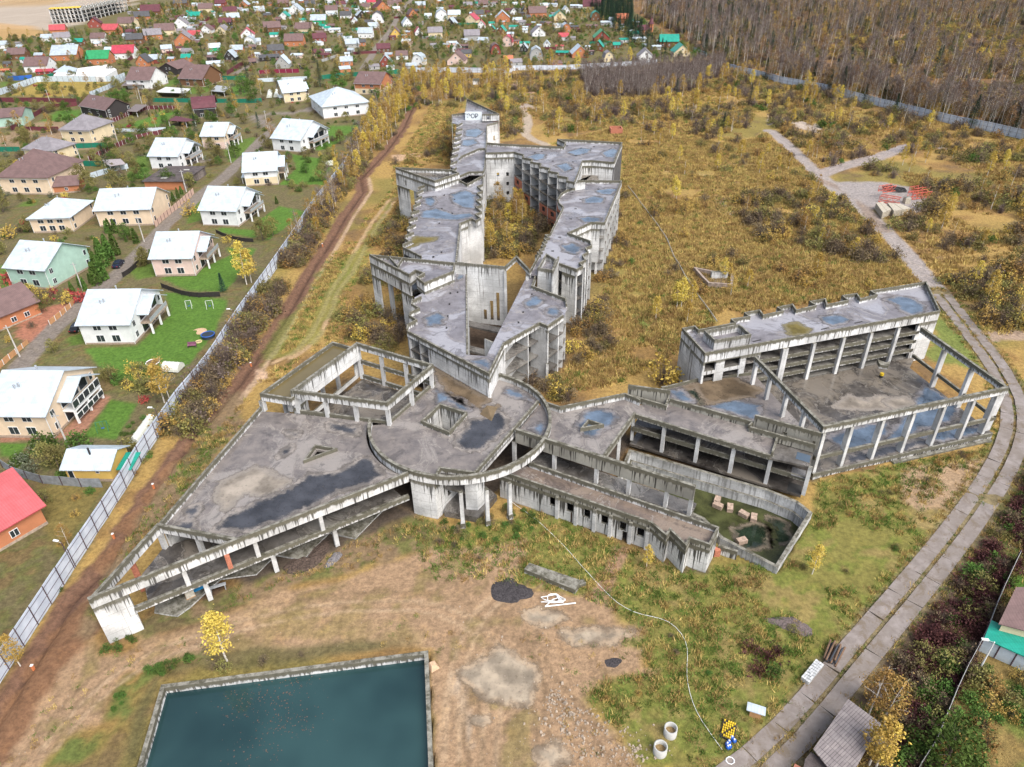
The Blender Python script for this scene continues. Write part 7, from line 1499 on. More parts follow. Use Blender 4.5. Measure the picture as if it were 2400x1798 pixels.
for tg, x, y, k, s in (('b0', 840, 800, 'thuja', 1.6), ('b0', 900, 760, 'thuja', 1.6), ('b0', 850, 700, 'thuja', 1.7), ('b0', 910, 640, 'thuja', 1.7), ('b0', 960, 590, 'thuja', 1.6), ('b0', 1010, 540, 'thuja', 1.5), ('b0', 870, 560, 'thuja', 1.5), ('b0', 930, 520, 'thuja', 1.5), ('b0', 1180, 440, 'thuja', 1.2), ('b0', 740, 850, 'thuja', .8), ('b0', 700, 820, 'thuja', .8), ('b0', 630, 870, 'thuja', .8), ('b0', 950, 340, 'thuja', 1.1), ('b0', 1000, 350, 'thuja', 1.1), ('b0', 930, 350, 'thuja', 1.0), ('b0', 1130, 410, 'thuja', .5), ('b0', 1090, 430, 'thuja', .5), ('b0', 1500, 80, 'thuja', .8), ('b0', 1540, 50, 'thuja', .8), ('b0', 1570, 20, 'thuja', .8), ('a0', 1290, 1010, 'thuja', .5), ('a0', 1320, 1000, 'thuja', .5), ('a0', 1350, 985, 'thuja', .5), ('a0', 1380, 965, 'thuja', .5),
                       ('b0', 1930, 860, 'spruce', .55), ('a0', 715, 570, 'spruce', 1.0), ('a1', 400, 280, 'spruce', .7), ('a1', 885, 470, 'spruce', .8), ('b1', 60, 420, 'garden', 1.1), ('b1', 150, 380, 'garden', 1.0), ('a0', 1130, 1430, 'garden', 1.0), ('a0', 720, 1600, 'garden', 1.3), ('a0', 780, 1640, 'garden', 1.2), ('a0', 1510, 1200, 'garden', 1.0), ('a0', 2110, 800, 'garden', 1.8), ('a0', 2170, 830, 'garden', 1.6), ('b0', 30, 170, 'garden', 1.4), ('b0', 100, 400, 'sh_yellow', 1.8), ('b0', 690, 940, 'sh_red', 1.7), ('b0', 590, 970, 'sh_yellow', 1.1), ('b0', 120, 790, 'sh_red', 2.2), ('b0', 1640, 200, 'sh_yellow', 2.0), ('c0', 690, 540, 'sh_green', 1.6), ('c0', 1080, 600, 'sh_olive', 1.4), ('c0', 1250, 150, 'sh_red', .9), ('b0', 1960, 440, 'sh_yellow', 1.0), ('c0', 390, 560, 'sh_green', 1.8), ('c0', 510, 720, 'garden', .8), ('a1', 690, 1060, 'sh_green', .6), ('a1', 620, 1070, 'sh_green', .6), ('a1', 840, 1050, 'sh_green', .6), ('b1', 180, 100, 'thuja', .7)): one(k, tg, x, y, s, 'garden', int(x))
for k, tg, x, y, s in (('birch', 'b0', 2130, 800, 1.25), ('birch', 'b0', 2170, 780, 1.1), ('birch', 'c0', 1420, 160, 1.05), ('ochre', 'c0', 1460, 120, .9), ('birch', 'd0', 1960, 740, 1.05), ('birch', 'c2', 1160, 1590, .42), ('birch', 'c3', 380, 1640, .55), ('ochre', 'c0', 600, 1400, .5), ('birch', 'd0', 180, 790, .6), ('ochre', 'd3', 870, 1200, .9), ('ochre', 'd3', 990, 1270, .9), ('birch', 'd3', 870, 1640, .9), ('birch', 'd3', 930, 1657, .85), ('ochre', 'd3', 860, 1120, .5), ('birch', 'a1', 880, 1490, 1.0), ('ochre', 'a1', 820, 1400, 1.0), ('birch', 'a1', 690, 1400, .7), ('ochre', 'a1', 760, 1430, .7), ('birch', 'a1', 1240, 1000, 1.2), ('ochre', 'a1', 1200, 960, 1.2), ('birch', 'a1', 1110, 900, 1.0), ('birch', 'a0', 2040, 960, .9), ('birch', 'a1', 1560, 720, .9), ('birch', 'a1', 1660, 690, .9), ('ochre', 'a1', 2110, 700, 1.5), ('birch', 'a1', 2160, 640, 1.1), ('ochre', 'a1', 1290, 440, 1.5), ('ochre', 'a1', 1340, 430, 1.4), ('ochre', 'a1', 1080, 350, 1.5), ('ochre', 'a1', 1650, 420, 1.2), ('bare', 'a2', 1225, 1000, .5), ('bare', 'a2', 1550, 1050, .5), ('birch', 'a2', 760, 1080, .8), ('ochre', 'a2', 560, 1190, .8), ('birch', 'a2', 1010, 560, 1.0), ('birch', 'a2', 330, 600, 1.2), ('birch', 'a2', 560, 640, 1.2), ('birch', 'b2', 1870, 740, .5), ('birch', 'b2', 1420, 1000, .8), ('birch', 'b2', 1460, 1000, .75), ('birch', 'b2', 1510, 1130, .65), ('birch', 'b2', 1240, 1100, .7), ('birch', 'b3', 1880, 960, .8)): one(k, tg, x, y, s, 'single', int(x))
one('sh_yellow', 'b2', 1290, 1657, 2.6, 'single', 1); one('garden', 'd3', 1520, 1640, 1.3, 'single', 1)
# lower right brush, yard and building edges
RB = pts('c3 2240 480; 2050 900; 1900 1100; 1620 1560; d3 1360 250; 1150 560; 1000 700; 850 900; 900 1000; 1050 1150; 1000 1300; 950 1657; 1330 1657; 1500 1220; 1700 850; 1830 560; 1960 260; 2100 0; p 2500 1300; p 2500 1000', 0)
scatter(RB, 1.0, {'sh_purple': 10, 'sh_green': 1.8, 'sh_olive': 1.2, 'sh_brown': 2}, .6, 1.1, 40, 'brush', .25); scatter(pts('d3 1850 640; 2209 850; p 2500 1700; d3 1360 1657; 1560 1200; 1750 850', 0), .30, {'sh_olive': 3, 'sh_ochre': 2, 'sh_green': 3}, .5, 1.0, 41, 'brush', .35); scatter(pts('d3 1400 1657; 1450 1400; 1800 1400; 2000 1657', 0), .3, {'sh_green': 2, 'sh_grey': 1}, .9, 1.3, 42, 'brush')
scatter(pts('c1 1560 1180; 1650 1090; 2000 1100; 2209 1020; c2 0 1000; 300 1100; 700 1250; 200 1250; c1 2209 1350; 1600 1400; 1300 1300', 0), .35, {'sh_green': 4, 'sh_olive': 1, 'sh_brown': 1}, .3, .62, 43, 'weeds', .42)
scatter(pts('d0 1080 860; 1300 800; 1700 600; 1830 560; 1950 720; 1560 760; 1200 1000; 1150 1200; 850 1500; 700 1657; 380 1657; 600 1400; 880 1260; 980 1000', 0), 1.6, {'sh_green': 5, 'sh_olive': 1}, .18, .45, 44, 'weeds', .44); scatter(pts('d0 1280 950; 1500 800; 2209 740; d1 500 680; 0 780; d0 1400 900; 1180 1657; 1020 1657', 0), .5, {'sh_olive': 2, 'sh_brown': 3, 'sh_green': 1}, .3, .7, 45, 'weeds', .40)
scatter(pts('d0 850 640; 1000 560; 1250 520; 1150 600; 900 720', 0), .8, {'sh_green': 3, 'sh_olive': 1}, .3, .6, 46, 'weeds'); scatter([(x, y) for x, y in pts('c0 1400 500; 1230 700; 1080 950; 900 1250; 700 1560; d0 560 100; 440 300; 300 500; 180 700; 0 1000; -100 1000; 100 640; 300 330; 480 0; c0 640 1657; 1000 1080; 1250 640; 1350 450', 0)], .5, {'sh_green': 3, 'sh_olive': 2, 'sh_ochre': 1}, .25, .6, 47, 'weeds', .42)
scatter(FGRASS, .035, {'sh_green': 2, 'sh_olive': 2, 'sh_ochre': 1, 'sh_brown': .8}, .2, .5, 48, 'weeds', .48); scatter(pts('d2 1950 560; 2209 640; 2400 700; 2300 1000; 2050 900', 0), .3, {'sh_purple': 3, 'sh_brown': 2, 'sh_green': 1}, .5, .9, 49, 'weeds'); scatter(pts('c3 1130 720; 1400 640; 1900 560; 1880 600; 1300 740', 0), .6, {'sh_ochre': 2, 'sh_brown': 2}, .3, .5, 50, 'weeds')
scatter(pts('d2 900 880; 1300 900; 1400 1200; 1000 1250; 600 1060', 0), .1, {'sh_ochre': 2, 'sh_green': 1}, .2, .45, 51, 'weeds')
# tufts
scatter(pts('a2 300 1250; 900 1100; 1900 1250; a3 0 1150; 430 1480; b3 600 20; 1470 870; b2 2209 1000; c2 900 0; 300 130; E8 640 900; 1000 400; E4 1900 900; a2 960 1500; 940 1250', 0), 1.8, {'tuft': 8, 'gtuft': 1.5}, .7, 1.6, 60, 'grass', .30); scatter(FGRASS, 2.0, {'gtuft': 4, 'tuft': 2}, .5, 1.1, 61, 'grass', .40); scatter(pts('b1 150 1500; 600 600; 1150 0; 1250 60; 1000 500; 700 1100; 900 1270; 300 1600; c0 2209 0; 1400 1300; 1300 1400; 1700 600', 0), 1.2, {'tuft': 3, 'gtuft': 2}, .5, 1.1, 62, 'grass', .40); scatter(None, 2.2, {'gtuft': 2, 'tuft': 2}, .4, .9, 66, 'grass', path=rc, width=3.6, keep=False); scatter(RT, .5, {'tuft': 1}, .9, 1.8, 63, 'grass', .45); scatter(RSIDE, 1.0, {'tuft': 2, 'gtuft': 1}, .6, 1.2, 64, 'grass', .45); scatter(YARD, .35, {'tuft': 2, 'gtuft': 2}, .3, .7, 65, 'grass', .52); scatter(pts('a1 1200 1400; 1480 980; 1500 900; 1800 900; 1700 1000; 1690 1440; 1400 1440; b1 1200 100; 900 600; 700 900; 350 1500; 100 1600; 500 800; 900 300; 1150 0', 0), 1.3, {'tuft': 5, 'gtuft': 2}, .6, 1.3, 67, 'grass', .34); scatter(pts('a2 240 1000; 0 1200; a1 2100 1200; 2000 900; 1420 650; 2209 650; a2 600 620; 1100 830; 1840 600; a3 480 800; a2 2100 980; 1900 1300; 1300 1200; 900 1100; 300 1180', 0), .8, {'tuft': 4, 'gtuft': 1}, .8, 1.6, 68, 'grass', .36); scatter(pts('c0 2100 330; 1500 1100; 1050 1600; d0 900 300; 760 560; 700 500; c0 960 1560; 1750 420', 0), 1.6, {'gtuft': 4, 'tuft': 2}, .5, 1.0, 69, 'grass', .42); scatter(pts('c1 1300 1000; 860 1330; 400 1520; 0 1650; d0 1640 280; 1100 500; 1700 420; d1 200 100; c1 1000 1560; 1600 1250', 0), 1.2, {'gtuft': 3, 'tuft': 3}, .4, .9, 70, 'grass', .46)

SH_ = {'rust': 'rust-brown tree', 'birch': 'yellow birch', 'ochre': 'thin ochre birch', 'bare': 'bare birch', 'spruce': 'dark spruce', 'garden': 'leafy garden tree', 'thuja': 'clipped conical hedge', 'sh_brown': 'brown shrub', 'sh_olive': 'olive shrub', 'sh_ochre': 'ochre shrub', 'sh_yellow': 'yellow shrub', 'sh_green': 'green bush', 'sh_purple': 'purple bramble', 'sh_twig': 'grey twiggy shrub', 'sh_red': 'red bush', 'sh_grey': 'grey-green bush'}
_d = dpath(np.array([p[1] for p in PLACED]), np.array([p[2] for p in PLACED]), rc)
PLACED[:] = [p for p, d in zip(PLACED, _d) if not (p[0] in ('tuft', 'gtuft') and .38 < d < 2.15)]
KL = {'birch': ('birch_tree', 'birch', 'birch tree'), 'ochre': ('birch_tree', 'birch', 'birch tree'), 'rust': ('rusty_tree', 'bare', 'tree'), 'bare': ('bare_birch', 'bare', 'tree'), 'spruce': ('spruce_tree', 'spruce', 'spruce tree'), 'garden': ('garden_tree', 'garden', 'tree'), 'thuja': ('clipped_thuja', 'thuja', 'shrub')}
ZL = {'court': 'by the towers', 'fence': 'between fence and trench', 'field': 'in the dry field', 'thicket': 'in the dense grey thicket', 'wood': 'in the wood', 'garden': 'in the village gardens', 'single': 'standing apart', 'brush': 'in the brush beside the road', 'weeds': 'on weedy ground'}
CL = {'rust': 'rust tree', 'birch': 'bright yellow birch', 'ochre': 'thin ochre birch', 'bare': 'bare white-stemmed birch', 'spruce': 'dark green spruce', 'garden': 'round leafy garden tree', 'thuja': 'clipped green conical hedge shrub', 'sh_brown': 'brown half-bare shrub', 'sh_olive': 'olive leafy shrub', 'sh_ochre': 'ochre autumn shrub', 'sh_yellow': 'bright yellow shrub', 'sh_green': 'small green bush', 'sh_purple': 'dark purple bramble', 'sh_twig': 'grey twiggy shrub', 'sh_red': 'dark red bush', 'sh_grey': 'grey-green bush'}
LM = [(q(a, x, y), n) for a, x, y, n in (('d1', 0, 900, 'the reservoir'), ('d0', 1000, 500, 'the terrace tip'), ('c2', 1200, 1500, 'the low wing'), ('c3', 200, 1400, 'the swimming basin'), ('c3', 1500, 700, 'the hall frame'), ('d3', 400, 820, 'the white block stack'), ('d3', 700, 1400, 'the slate roofed shed'), ('d3', 1900, 500, 'the teal canopy'), ('c1', 1900, 1200, 'the round ring'), ('c0', 200, 1000, 'the red roofed house'), ('c0', 800, 700, 'the timber bathhouse'), ('b0', 1500, 1500, 'the hooped greenhouse'), ('b0', 2000, 900, 'the black slatted fence'), ('b1', 500, 300, 'the bend of the trench'), ('b1', 1000, 1000, 'the stair block'), ('b1', 1250, 100, 'the corner block'), ('a1', 1600, 1100, 'the far tower'), ('a1', 900, 1500, 'the white greenhouse'), ('a1', 1200, 800, 'the orange modern house'), ('a1', 1700, 700, 'the concrete pit boxes'), ('a2', 130, 900, 'the winding track'), ('a2', 900, 1100, 'the brick hut ruin'), ('a2', 1300, 1350, 'the balcony block'), ('a2', 1700, 800, 'the grey thicket'), ('a3', 430, 1450, 'the track fork'), ('a3', 1100, 1300, 'the grey clearing'), ('b3', 1100, 80, 'the red trusses'), ('a3', 900, 850, 'the left part of the pale fence'), ('a3', 1800, 1080, 'the right part of the pale fence'), ('b2', 600, 300, 'the court block'), ('b2', 1700, 760, 'the ruined foundation'), ('b2', 1400, 1050, 'the pipe in the field'), ('b3', 600, 850, 'the four-storey block'), ('b3', 1800, 1100, 'the concrete road bend'), ('E2', 600, 1500, 'the middle of the court'), ('E8', 900, 700, 'the wedge-cornered block'), ('a2', 1600, 450, 'the teal roofed houses'))]
HL = [((o.location.x, o.location.y), ' '.join(o['label'].split(' with ')[0].split()[-4:]) + (' with ' + ' '.join(o['label'].split(' with ')[1].split()[:3]) if ' with ' in o['label'] else '')) for o in bpy.data.objects if o.parent is None and o.name.split('.')[0] in ('house', 'villa') and o.get('label')]
def near(x, y, L): return min(L, key=lambda e: (e[0][0] - x) ** 2 + (e[0][1] - y) ** 2)[1]
def plabel(k, zn, x, y):
    if zn == 'garden': return ' '.join((SH_[k] + ' near the ' + near(x, y, HL)).split()[:16])
    return SH_[k] + ' ' + ZL[zn].split(',')[0] + ' near ' + near(x, y, LM)
def family(k): return KL[k][1] if k in KL else 'shrub'
fam = {}
for p in PLACED:
    if p[0] in ('tuft', 'gtuft'): fam.setdefault(p[0], []).append(p)
    else: fam.setdefault(family(p[0]) if p[0] not in ('ochre',) else 'birch', []).append(p)
REST = {}
def visible(p): u, v = PX((p[1], p[2], 1)); return -40 < u < 2440 and -60 < v < 1840
for f, L_ in fam.items():
    if f in ('tuft', 'gtuft'): REST[f] = L_; continue
    vis = [p for p in L_ if visible(p)]; out_ = [p for p in L_ if not visible(p)]
    vis.sort(key=lambda p: -p[3] / math.hypot(p[1], p[2], CAM_H))
    for p in vis[:300]:
        k, x, y, s, rot, zn, v = p; nm = KL[k][0] if k in KL else 'shrub'; lab = plabel(k, zn, x, y)
        z = gz(x, y) - .05
        if k in TREES:
            r_ = thing(nm, lab, KL[k][2], (x, y, z), lab); r_.scale = (s, s, s); r_.rotation_euler = (0, 0, rot)
            for me_, n_ in zip(PROTO[k, v], ('trunk', 'crown')): o = bpy.data.objects.new(n_, me_); COL.objects.link(o); o.parent = r_
        else:
            o = bpy.data.objects.new(nm, PROTO[k, v]); COL.objects.link(o); o.location = (x, y, z); o.scale = (s, s, s * (.85 + .3 * ((x * 7.3) % 1))); o.rotation_euler = (0, 0, rot); tag(o, lab, KL[k][2] if k in KL else 'shrub', lab)
    REST[f] = vis[300:] + out_

def gn_stuff(name, label, items):
    """one object: the mass of alike plants, instanced by geometry nodes"""
    if not items: return
    kinds = sorted({(p[0], p[6]) for p in items})
    col = bpy.data.collections.new(name + '_kinds')
    order = []
    for i, kv in enumerate(kinds):
        pr = PROTO[kv]
        if isinstance(pr, tuple):
            a, b = pr; V = [tuple(v.co) for v in a.vertices] + [tuple(v.co) for v in b.vertices]; n = len(a.vertices); F = [list(f.vertices) for f in a.polygons] + [[x + n for x in f.vertices] for f in b.polygons]
            me_ = bpy.data.meshes.new('kind'); me_.from_pydata(V, [], F); me_.materials.append(a.materials[0]); me_.materials.append(b.materials[0]); me_.polygons.foreach_set('material_index', [0] * len(a.polygons) + [1] * len(b.polygons)); me_.update()
        else: me_ = pr
        o = bpy.data.objects.new('%s_%03d' % (name, i), me_); col.objects.link(o)
    me_ = bpy.data.meshes.new(name); me_.from_pydata([(p[1], p[2], gz(p[1], p[2]) - .05) for p in items], [], [])
    for nm, ty, vals in (('scl', 'FLOAT', [p[3] for p in items]), ('rot', 'FLOAT', [p[4] for p in items]), ('pick', 'INT', [kinds.index((p[0], p[6])) for p in items])):
        a = me_.attributes.new(nm, ty, 'POINT'); a.data.foreach_set('value', vals)
    o = bpy.data.objects.new(name, me_); COL.objects.link(o); tag(o, label, None, None, 'stuff')
    g = bpy.data.node_groups.new(name, 'GeometryNodeTree'); g.interface.new_socket('Geometry', in_out='INPUT', socket_type='NodeSocketGeometry'); g.interface.new_socket('Geometry', in_out='OUTPUT', socket_type='NodeSocketGeometry')
    N = g.nodes; gi, go = N.new('NodeGroupInput'), N.new('NodeGroupOutput'); ip = N.new('GeometryNodeInstanceOnPoints'); ci = N.new('GeometryNodeCollectionInfo'); ci.inputs['Collection'].default_value = col; ci.inputs['Separate Children'].default_value = True; ci.inputs['Reset Children'].default_value = True
    def at(nm, ty): x = N.new('GeometryNodeInputNamedAttribute'); x.data_type = ty; x.inputs['Name'].default_value = nm; return x.outputs['Attribute']
    cx = N.new('ShaderNodeCombineXYZ'); g.links.new(at('rot', 'FLOAT'), cx.inputs[2]); g.links.new(cx.outputs[0], ip.inputs['Rotation']); g.links.new(at('scl', 'FLOAT'), ip.inputs['Scale']); g.links.new(at('pick', 'INT'), ip.inputs['Instance Index']); ip.inputs['Pick Instance'].default_value = True
    g.links.new(gi.outputs[0], ip.inputs['Points']); g.links.new(ci.outputs[0], ip.inputs['Instance']); g.links.new(ip.outputs[0], go.inputs[0])
    md = o.modifiers.new('scatter', 'NODES'); md.node_group = g
for f, nm, lab in (('shrub', 'shrub_thicket', 'mass of brown, olive and ochre shrubs over the field'), ('bare', 'bare_wood', 'mass of bare birches in the far wood'), ('birch', 'birch_thicket', 'scattered farther yellow and ochre birches'), ('spruce', 'spruce_wood', 'farther dark spruces in the wood'), ('garden', 'garden_greenery', 'farther leafy trees of the village gardens'), ('tuft', 'dry_grass', 'dry ochre grass over the field'), ('gtuft', 'green_grass', 'green grass tufts of the yard and field')): gn_stuff(nm, lab, REST.get(f, []))
print({f: len(v) for f, v in fam.items()})

# ================================================================ reservoir, yard things and small objects
RES = thing('reservoir', 'square concrete reservoir full of dark teal water in the front yard', 'pool', (*centroid(POOL), 0))
pp = ccw(POOL); path_wall('reservoir_wall', pp, -3.0, .5, .5, M_BEAM, RES, True)
t = NT('teal_water'); n = t.noise(t.pos(), .06, 3); M_WATER = t.set(t.mix(t.ramp(n, .35, .65), (.011, .032, .036), (.024, .060, .062)), .035, .5)
tag(flat('water', offset(pp, .48), -.55, M_WATER), None, kind='structure')
rg = random.Random(4); Vv, Ff = [], []
for cx, cy in ((640, 1640), (590, 1600), (700, 1600), (650, 1700), (560, 1660), (700, 1690), (600, 1760)):
    for _ in range(60):
        X, Y = P(cx + rg.gauss(0, 34), cy + rg.gauss(0, 20), -.55)
        if not bool(inpoly(np.array([X]), np.array([Y]), offset(pp, .7))[0]): continue
        k = len(Vv); s = rg.uniform(.03, .09); a = rg.uniform(0, 3); Vv += [(X + s * math.cos(a), Y + s * math.sin(a), -.543), (X - s * math.sin(a), Y + s * math.cos(a), -.543), (X - s * math.cos(a), Y - s * math.sin(a), -.543), (X + s * math.sin(a), Y - s * math.cos(a), -.543)]; Ff.append([k, k + 1, k + 2, k + 3])
tag(mesh_obj('floating_leaves', Vv, Ff, plain('wet_leaves', (.12, .07, .05), .6, .5, 4)), 'brown leaves floating on the reservoir water', kind='stuff')

for k, (lab, s) in enumerate((('large pale muddy puddle in the bare yard, left of the rubble', 'd2 -450 850; -100 640; 180 800; 220 900; 130 1120; -200 1080'), ('small muddy puddle in the yard beside the white tape', 'd2 110 320; 300 300; 440 360; 300 415; 130 390'), ('long muddy puddle in the yard below the rope', 'd2 430 500; 640 470; 1040 490; 900 560; 520 580'), ('muddy puddle at the bottom edge of the yard', 'd2 210 1510; 390 1470; 480 1590; 260 1630'), ('tiny bright puddle in the wheel ruts of the yard', 'd1 1880 1255; 1985 1235; 1960 1285'))):
    o = blotch(pts(s), lambda x, y: gz(x, y) + .05, 'yard', None, 'puddle', None, .4); tag(o, lab, 'puddle')
def ring_pipe(label, p, r, h, tilt=0.0):
    T = local_thing('concrete_ring', label, 'concrete ring', (p[0], p[1], gz(*p)), tilt); n = 24; V, F = [], []
    for rr, z in ((r, -.1), (r, h), (r - .13, h), (r - .13, -.1)): V += [(rr * math.cos(6.2832 * k / n), rr * math.sin(6.2832 * k / n), z) for k in range(n)]
    for j in range(3):
        for k in range(n): F.append([j * n + k, j * n + (k + 1) % n, (j + 1) * n + (k + 1) % n, (j + 1) * n + k])
    mesh_obj('ring_wall', V, F, plain('ring_concrete', (.40, .40, .38), .85, .15, 1.5), T, smooth=True); m = MB(); m.tube([(0, 0, 0), (0, 0, h * .45)], r - .14, 16); m.build('soil_fill', plain('leaf_soil', (.23, .16, .075), .9, .4, 4), T)
ring_pipe('white concrete well ring standing upright in the grass, the farther of two', q('d2', 1362, 1375), .72, 1.25); ring_pipe('white concrete well ring standing upright, the nearer one beside rubble', q('d2', 1275, 1530), .74, 1.25)

def boxes_thing(name, label, cat, loc, ang, parts, group=None):
    """parts: (part name, material, [(centre, size), ...]) with one object per box"""
    T = local_thing(name, label, cat, (loc[0], loc[1], gz(loc[0], loc[1])), ang, group)
    for nm, mat, L_ in parts:
        for c, d in L_: m = MB(); m.box(c, d); m.build(nm, mat, T)
    return T
p = q('d2', 1865, 1345); boxes_thing('pallet_of_jars', 'black tray of small orange-lidded jars beside the blue canisters', 'tray', p, rad(-25), [('tray', MAT['soot'], [((0, 0, .12), (1.5, 2.2, .24))]), ('jar', YB, [((-.55 + .22 * i, -.9 + .3 * j, .33), (.15, .2, .2)) for i in range(6) for j in range(7) if (i * 7 + j * 3) % 5])])
BLU = plain('blue_plastic', (.02, .10, .42), .4, .1)
for k, (x, y) in enumerate(((1895, 1415), (1915, 1440), (1870, 1450), (1855, 1470), (1875, 1490), (1860, 1495))):
    p = q('d2', x, y); T = thing('canister', 'blue plastic canister in the heap beside the tray of orange-lidded jars', 'canister', (p[0], p[1], gz(*p)), 'blue canisters by the tray'); z = gz(*p); m = MB(); m.tube([(p[0], p[1], z), (p[0], p[1], z + .38), (p[0], p[1], z + .5)], [.24, .24, .09], 10); m.build('canister_body', BLU, T, True); m = MB(); m.tube([(p[0], p[1], z + .5), (p[0], p[1], z + .57)], .09, 8); m.build('cap', M_FRAME, T)
p = q('d2', 2095, 1205); boxes_thing('well_cover', 'small wooden box with a white sheet roof in the grass near the road', 'box', p, rad(-22), [('box_wall', plain('plank_box', (.42, .24, .11), .8), [((0, 0, .4), (1.2, .9, .8))]), ('sheet_roof', roofm('w'), [((0, .1, .9), (2.0, 1.1, .08))])])
c4 = pts('d3 415 727; 488 770; 352 925; 286 884', .6); c = centroid(c4); an = math.atan2(c4[3][1] - c4[0][1], c4[3][0] - c4[0][0]); Lb_ = math.hypot(c4[3][0] - c4[0][0], c4[3][1] - c4[0][1]); Wb = math.hypot(c4[1][0] - c4[0][0], c4[1][1] - c4[0][1]); WBK = plain('white_block', (.52, .53, .53), .8, .12, 2, rnd=.12)
boxes_thing('block_stack', 'stack of white building blocks beside the concrete road', 'block stack', c, an, [('block', WBK, [((-Lb_ / 2 + Lb_ * (i + .5) / 9, -Wb / 2 + Wb * (j + .5) / 4, .35 + .02 * ((i * 5 + j) % 3)), (Lb_ / 9 * .86, Wb / 4 * .88, .7 + .12 * ((i * 3 + j * 5) % 4 == 0))) for i in range(9) for j in range(4)])])
p = q('d3', 560, 690); T = local_thing('log_pile', 'pile of dark logs and planks at the road edge behind the white blocks', 'log pile', (p[0], p[1], .1), rad(52)); rg = random.Random(8)
for i in range(11): m = MB(); y = -.7 + .14 * i; m.tube([(-1.5 + rg.uniform(-.3, .3), y, .15 + .22 * (i % 3)), (1.5 + rg.uniform(-.3, .3), y + rg.uniform(-.2, .2), .15 + .22 * (i % 3))], .12, 7); m.build('log', (plain('log_brown', (.16, .10, .065), .9), plain('tar_log', (.045, .05, .06), .7))[i % 2], T)
# sheds by the road, lower right
def shed(label, s, h, rk, wmat, slope=.4, name='shed'):
    p = pts(s, h); c = centroid(p); T = thing(name, label, 'shed', (*c, 0)); prism('wall', offset(ccw(p), .35), -.2, h - .1, wmat, T)
    n = len(p); mesh_obj('roof', [(x, y, h + slope * (i in (0, 1))) for i, (x, y) in enumerate(p)] + [(x, y, h - .12 + slope * (i in (0, 1))) for i, (x, y) in enumerate(p)], [list(range(n)), list(range(2 * n - 1, n - 1, -1))] + [[i, i + n, (i + 1) % n + n, (i + 1) % n] for i in range(n)], rk, T); return T
t = NT('slate_sheets'); o = t.n('ShaderNodeMapping'); t.l(t.obj(), o.inputs[0]); o.inputs['Rotation'].default_value = (0, 0, rad(-35)); br = t.n('ShaderNodeTexBrick'); t.l(o.outputs[0], br.inputs['Vector']); br.inputs['Scale'].default_value = 1; br.inputs['Brick Width'].default_value = .9; br.inputs['Row Height'].default_value = .28; br.offset = 0; br.inputs['Mortar Size'].default_value = .03; br.inputs['Color1'].default_value = (.24, .21, .205, 1); br.inputs['Color2'].default_value = (.19, .165, .165, 1); br.inputs['Mortar'].default_value = (.09, .08, .08, 1)
n = t.noise(t.pos(), 1.5, 4); M_SLATE = t.set(t.mix(t.ramp(n, .4, .75, 0, .4), br.outputs['Color'], (.33, .30, .29)), .7, .3)
shed('shed with a large grey slate roof beside the concrete road, bottom right', 'd3 685 1088; 970 1300; 850 1500; 740 1700; 600 1760; 390 1500', 2.8, M_SLATE, wallm('n')); shed('small grey roofed shed among leaning birches', 'd3 945 930; 1025 985; 980 1070; 900 1010', 2.2, M_SLATE, wallm('n'), .2)
shed('low dark flat-roofed annex in front of the large slate roof', 'd3 370 1530; 560 1657; 540 1720; 300 1700; 320 1590', 2.0, MAT['tar_paper'], wallm('n'), .1); shed('red-brown scrap roof at the bottom edge', 'd3 230 1630; 320 1680; 300 1740; 200 1720', 1.6, plain('rust_sheet', (.30, .12, .08), .8), wallm('n'), .1)
HB = shed('brown roofed house at the right edge behind the metal fence', 'd3 2110 160; 2700 160; 2700 600; 2330 510; 1990 420', 4.0, roofm('b'), wallm('c'), 1.2, 'house'); HB['category'] = 'house'
CN = thing('canopy', 'flat teal canopy roof with white sheet side at the right edge', 'canopy', (*q('d3', 2100, 560), 0)); prism('roof', pts('d3 1930 388; 2280 560; 2500 690; 2300 740; 1865 545', 2.6), 2.45, 2.6, roofm('t'), CN)
cw = pts('d3 1865 545; 2300 740', 2.3); wall('sheet_side', cw[0], cw[1], 0, 2.2, .06, PALE, CN)
for k in range(4): column('post', lerp(cw[0], cw[1], k / 3), 0, 2.45, .12, M_POST, CN)
def lamp(label, base, h, arm=(1.0, 0), white=True):
    T = thing('street_lamp', label, 'street lamp', (*base, 0)); m = MB(); m.tube([(*base, 0), (*base, h)], [.1, .06], 8); m.build('pole', M_FRAME if white else M_POST, T); m = MB(); e = (base[0] + arm[0], base[1] + arm[1]); m.tube([(*base, h - .1), (*e, h + .2)], .035, 6); m.build('arm', M_METAL, T); m = MB(); m.box((*e, h + .2), (.75, .28, .14), math.atan2(arm[1], arm[0])); m.build('lamp_head', M_FRAME, T)
lamp('street lamp with a white head on the metal fence, lower right', q('d3', 1800, 860), 6, (-1.0, .2)); lamp('lamp with a white head on the long grey fence, above the hooped greenhouse', q('c0', 1405, 408), 5, (-.8, 0), False); lamp('lamp with a white head on the long grey fence near the red roofed brick house', q('c0', 640, 1590), 5, (-.8, .2), False); lamp('lamp on the grey fence beside the biggest lawn', q('b0', 2040, 1160), 4.2, (-.8, 0), False)
def pole(label, base, h=8.5):
    T = thing('utility_pole', label, 'utility pole', (*base, 0)); m = MB(); m.tube([(*base, 0), (*base, h)], [.17, .11], 8); m.build('pole', plain('pole_concrete', (.48, .46, .43), .85), T); m = MB(); m.box((base[0], base[1], h - .5), (1.4, .1, .1)); m.build('crossarm', M_METAL, T)
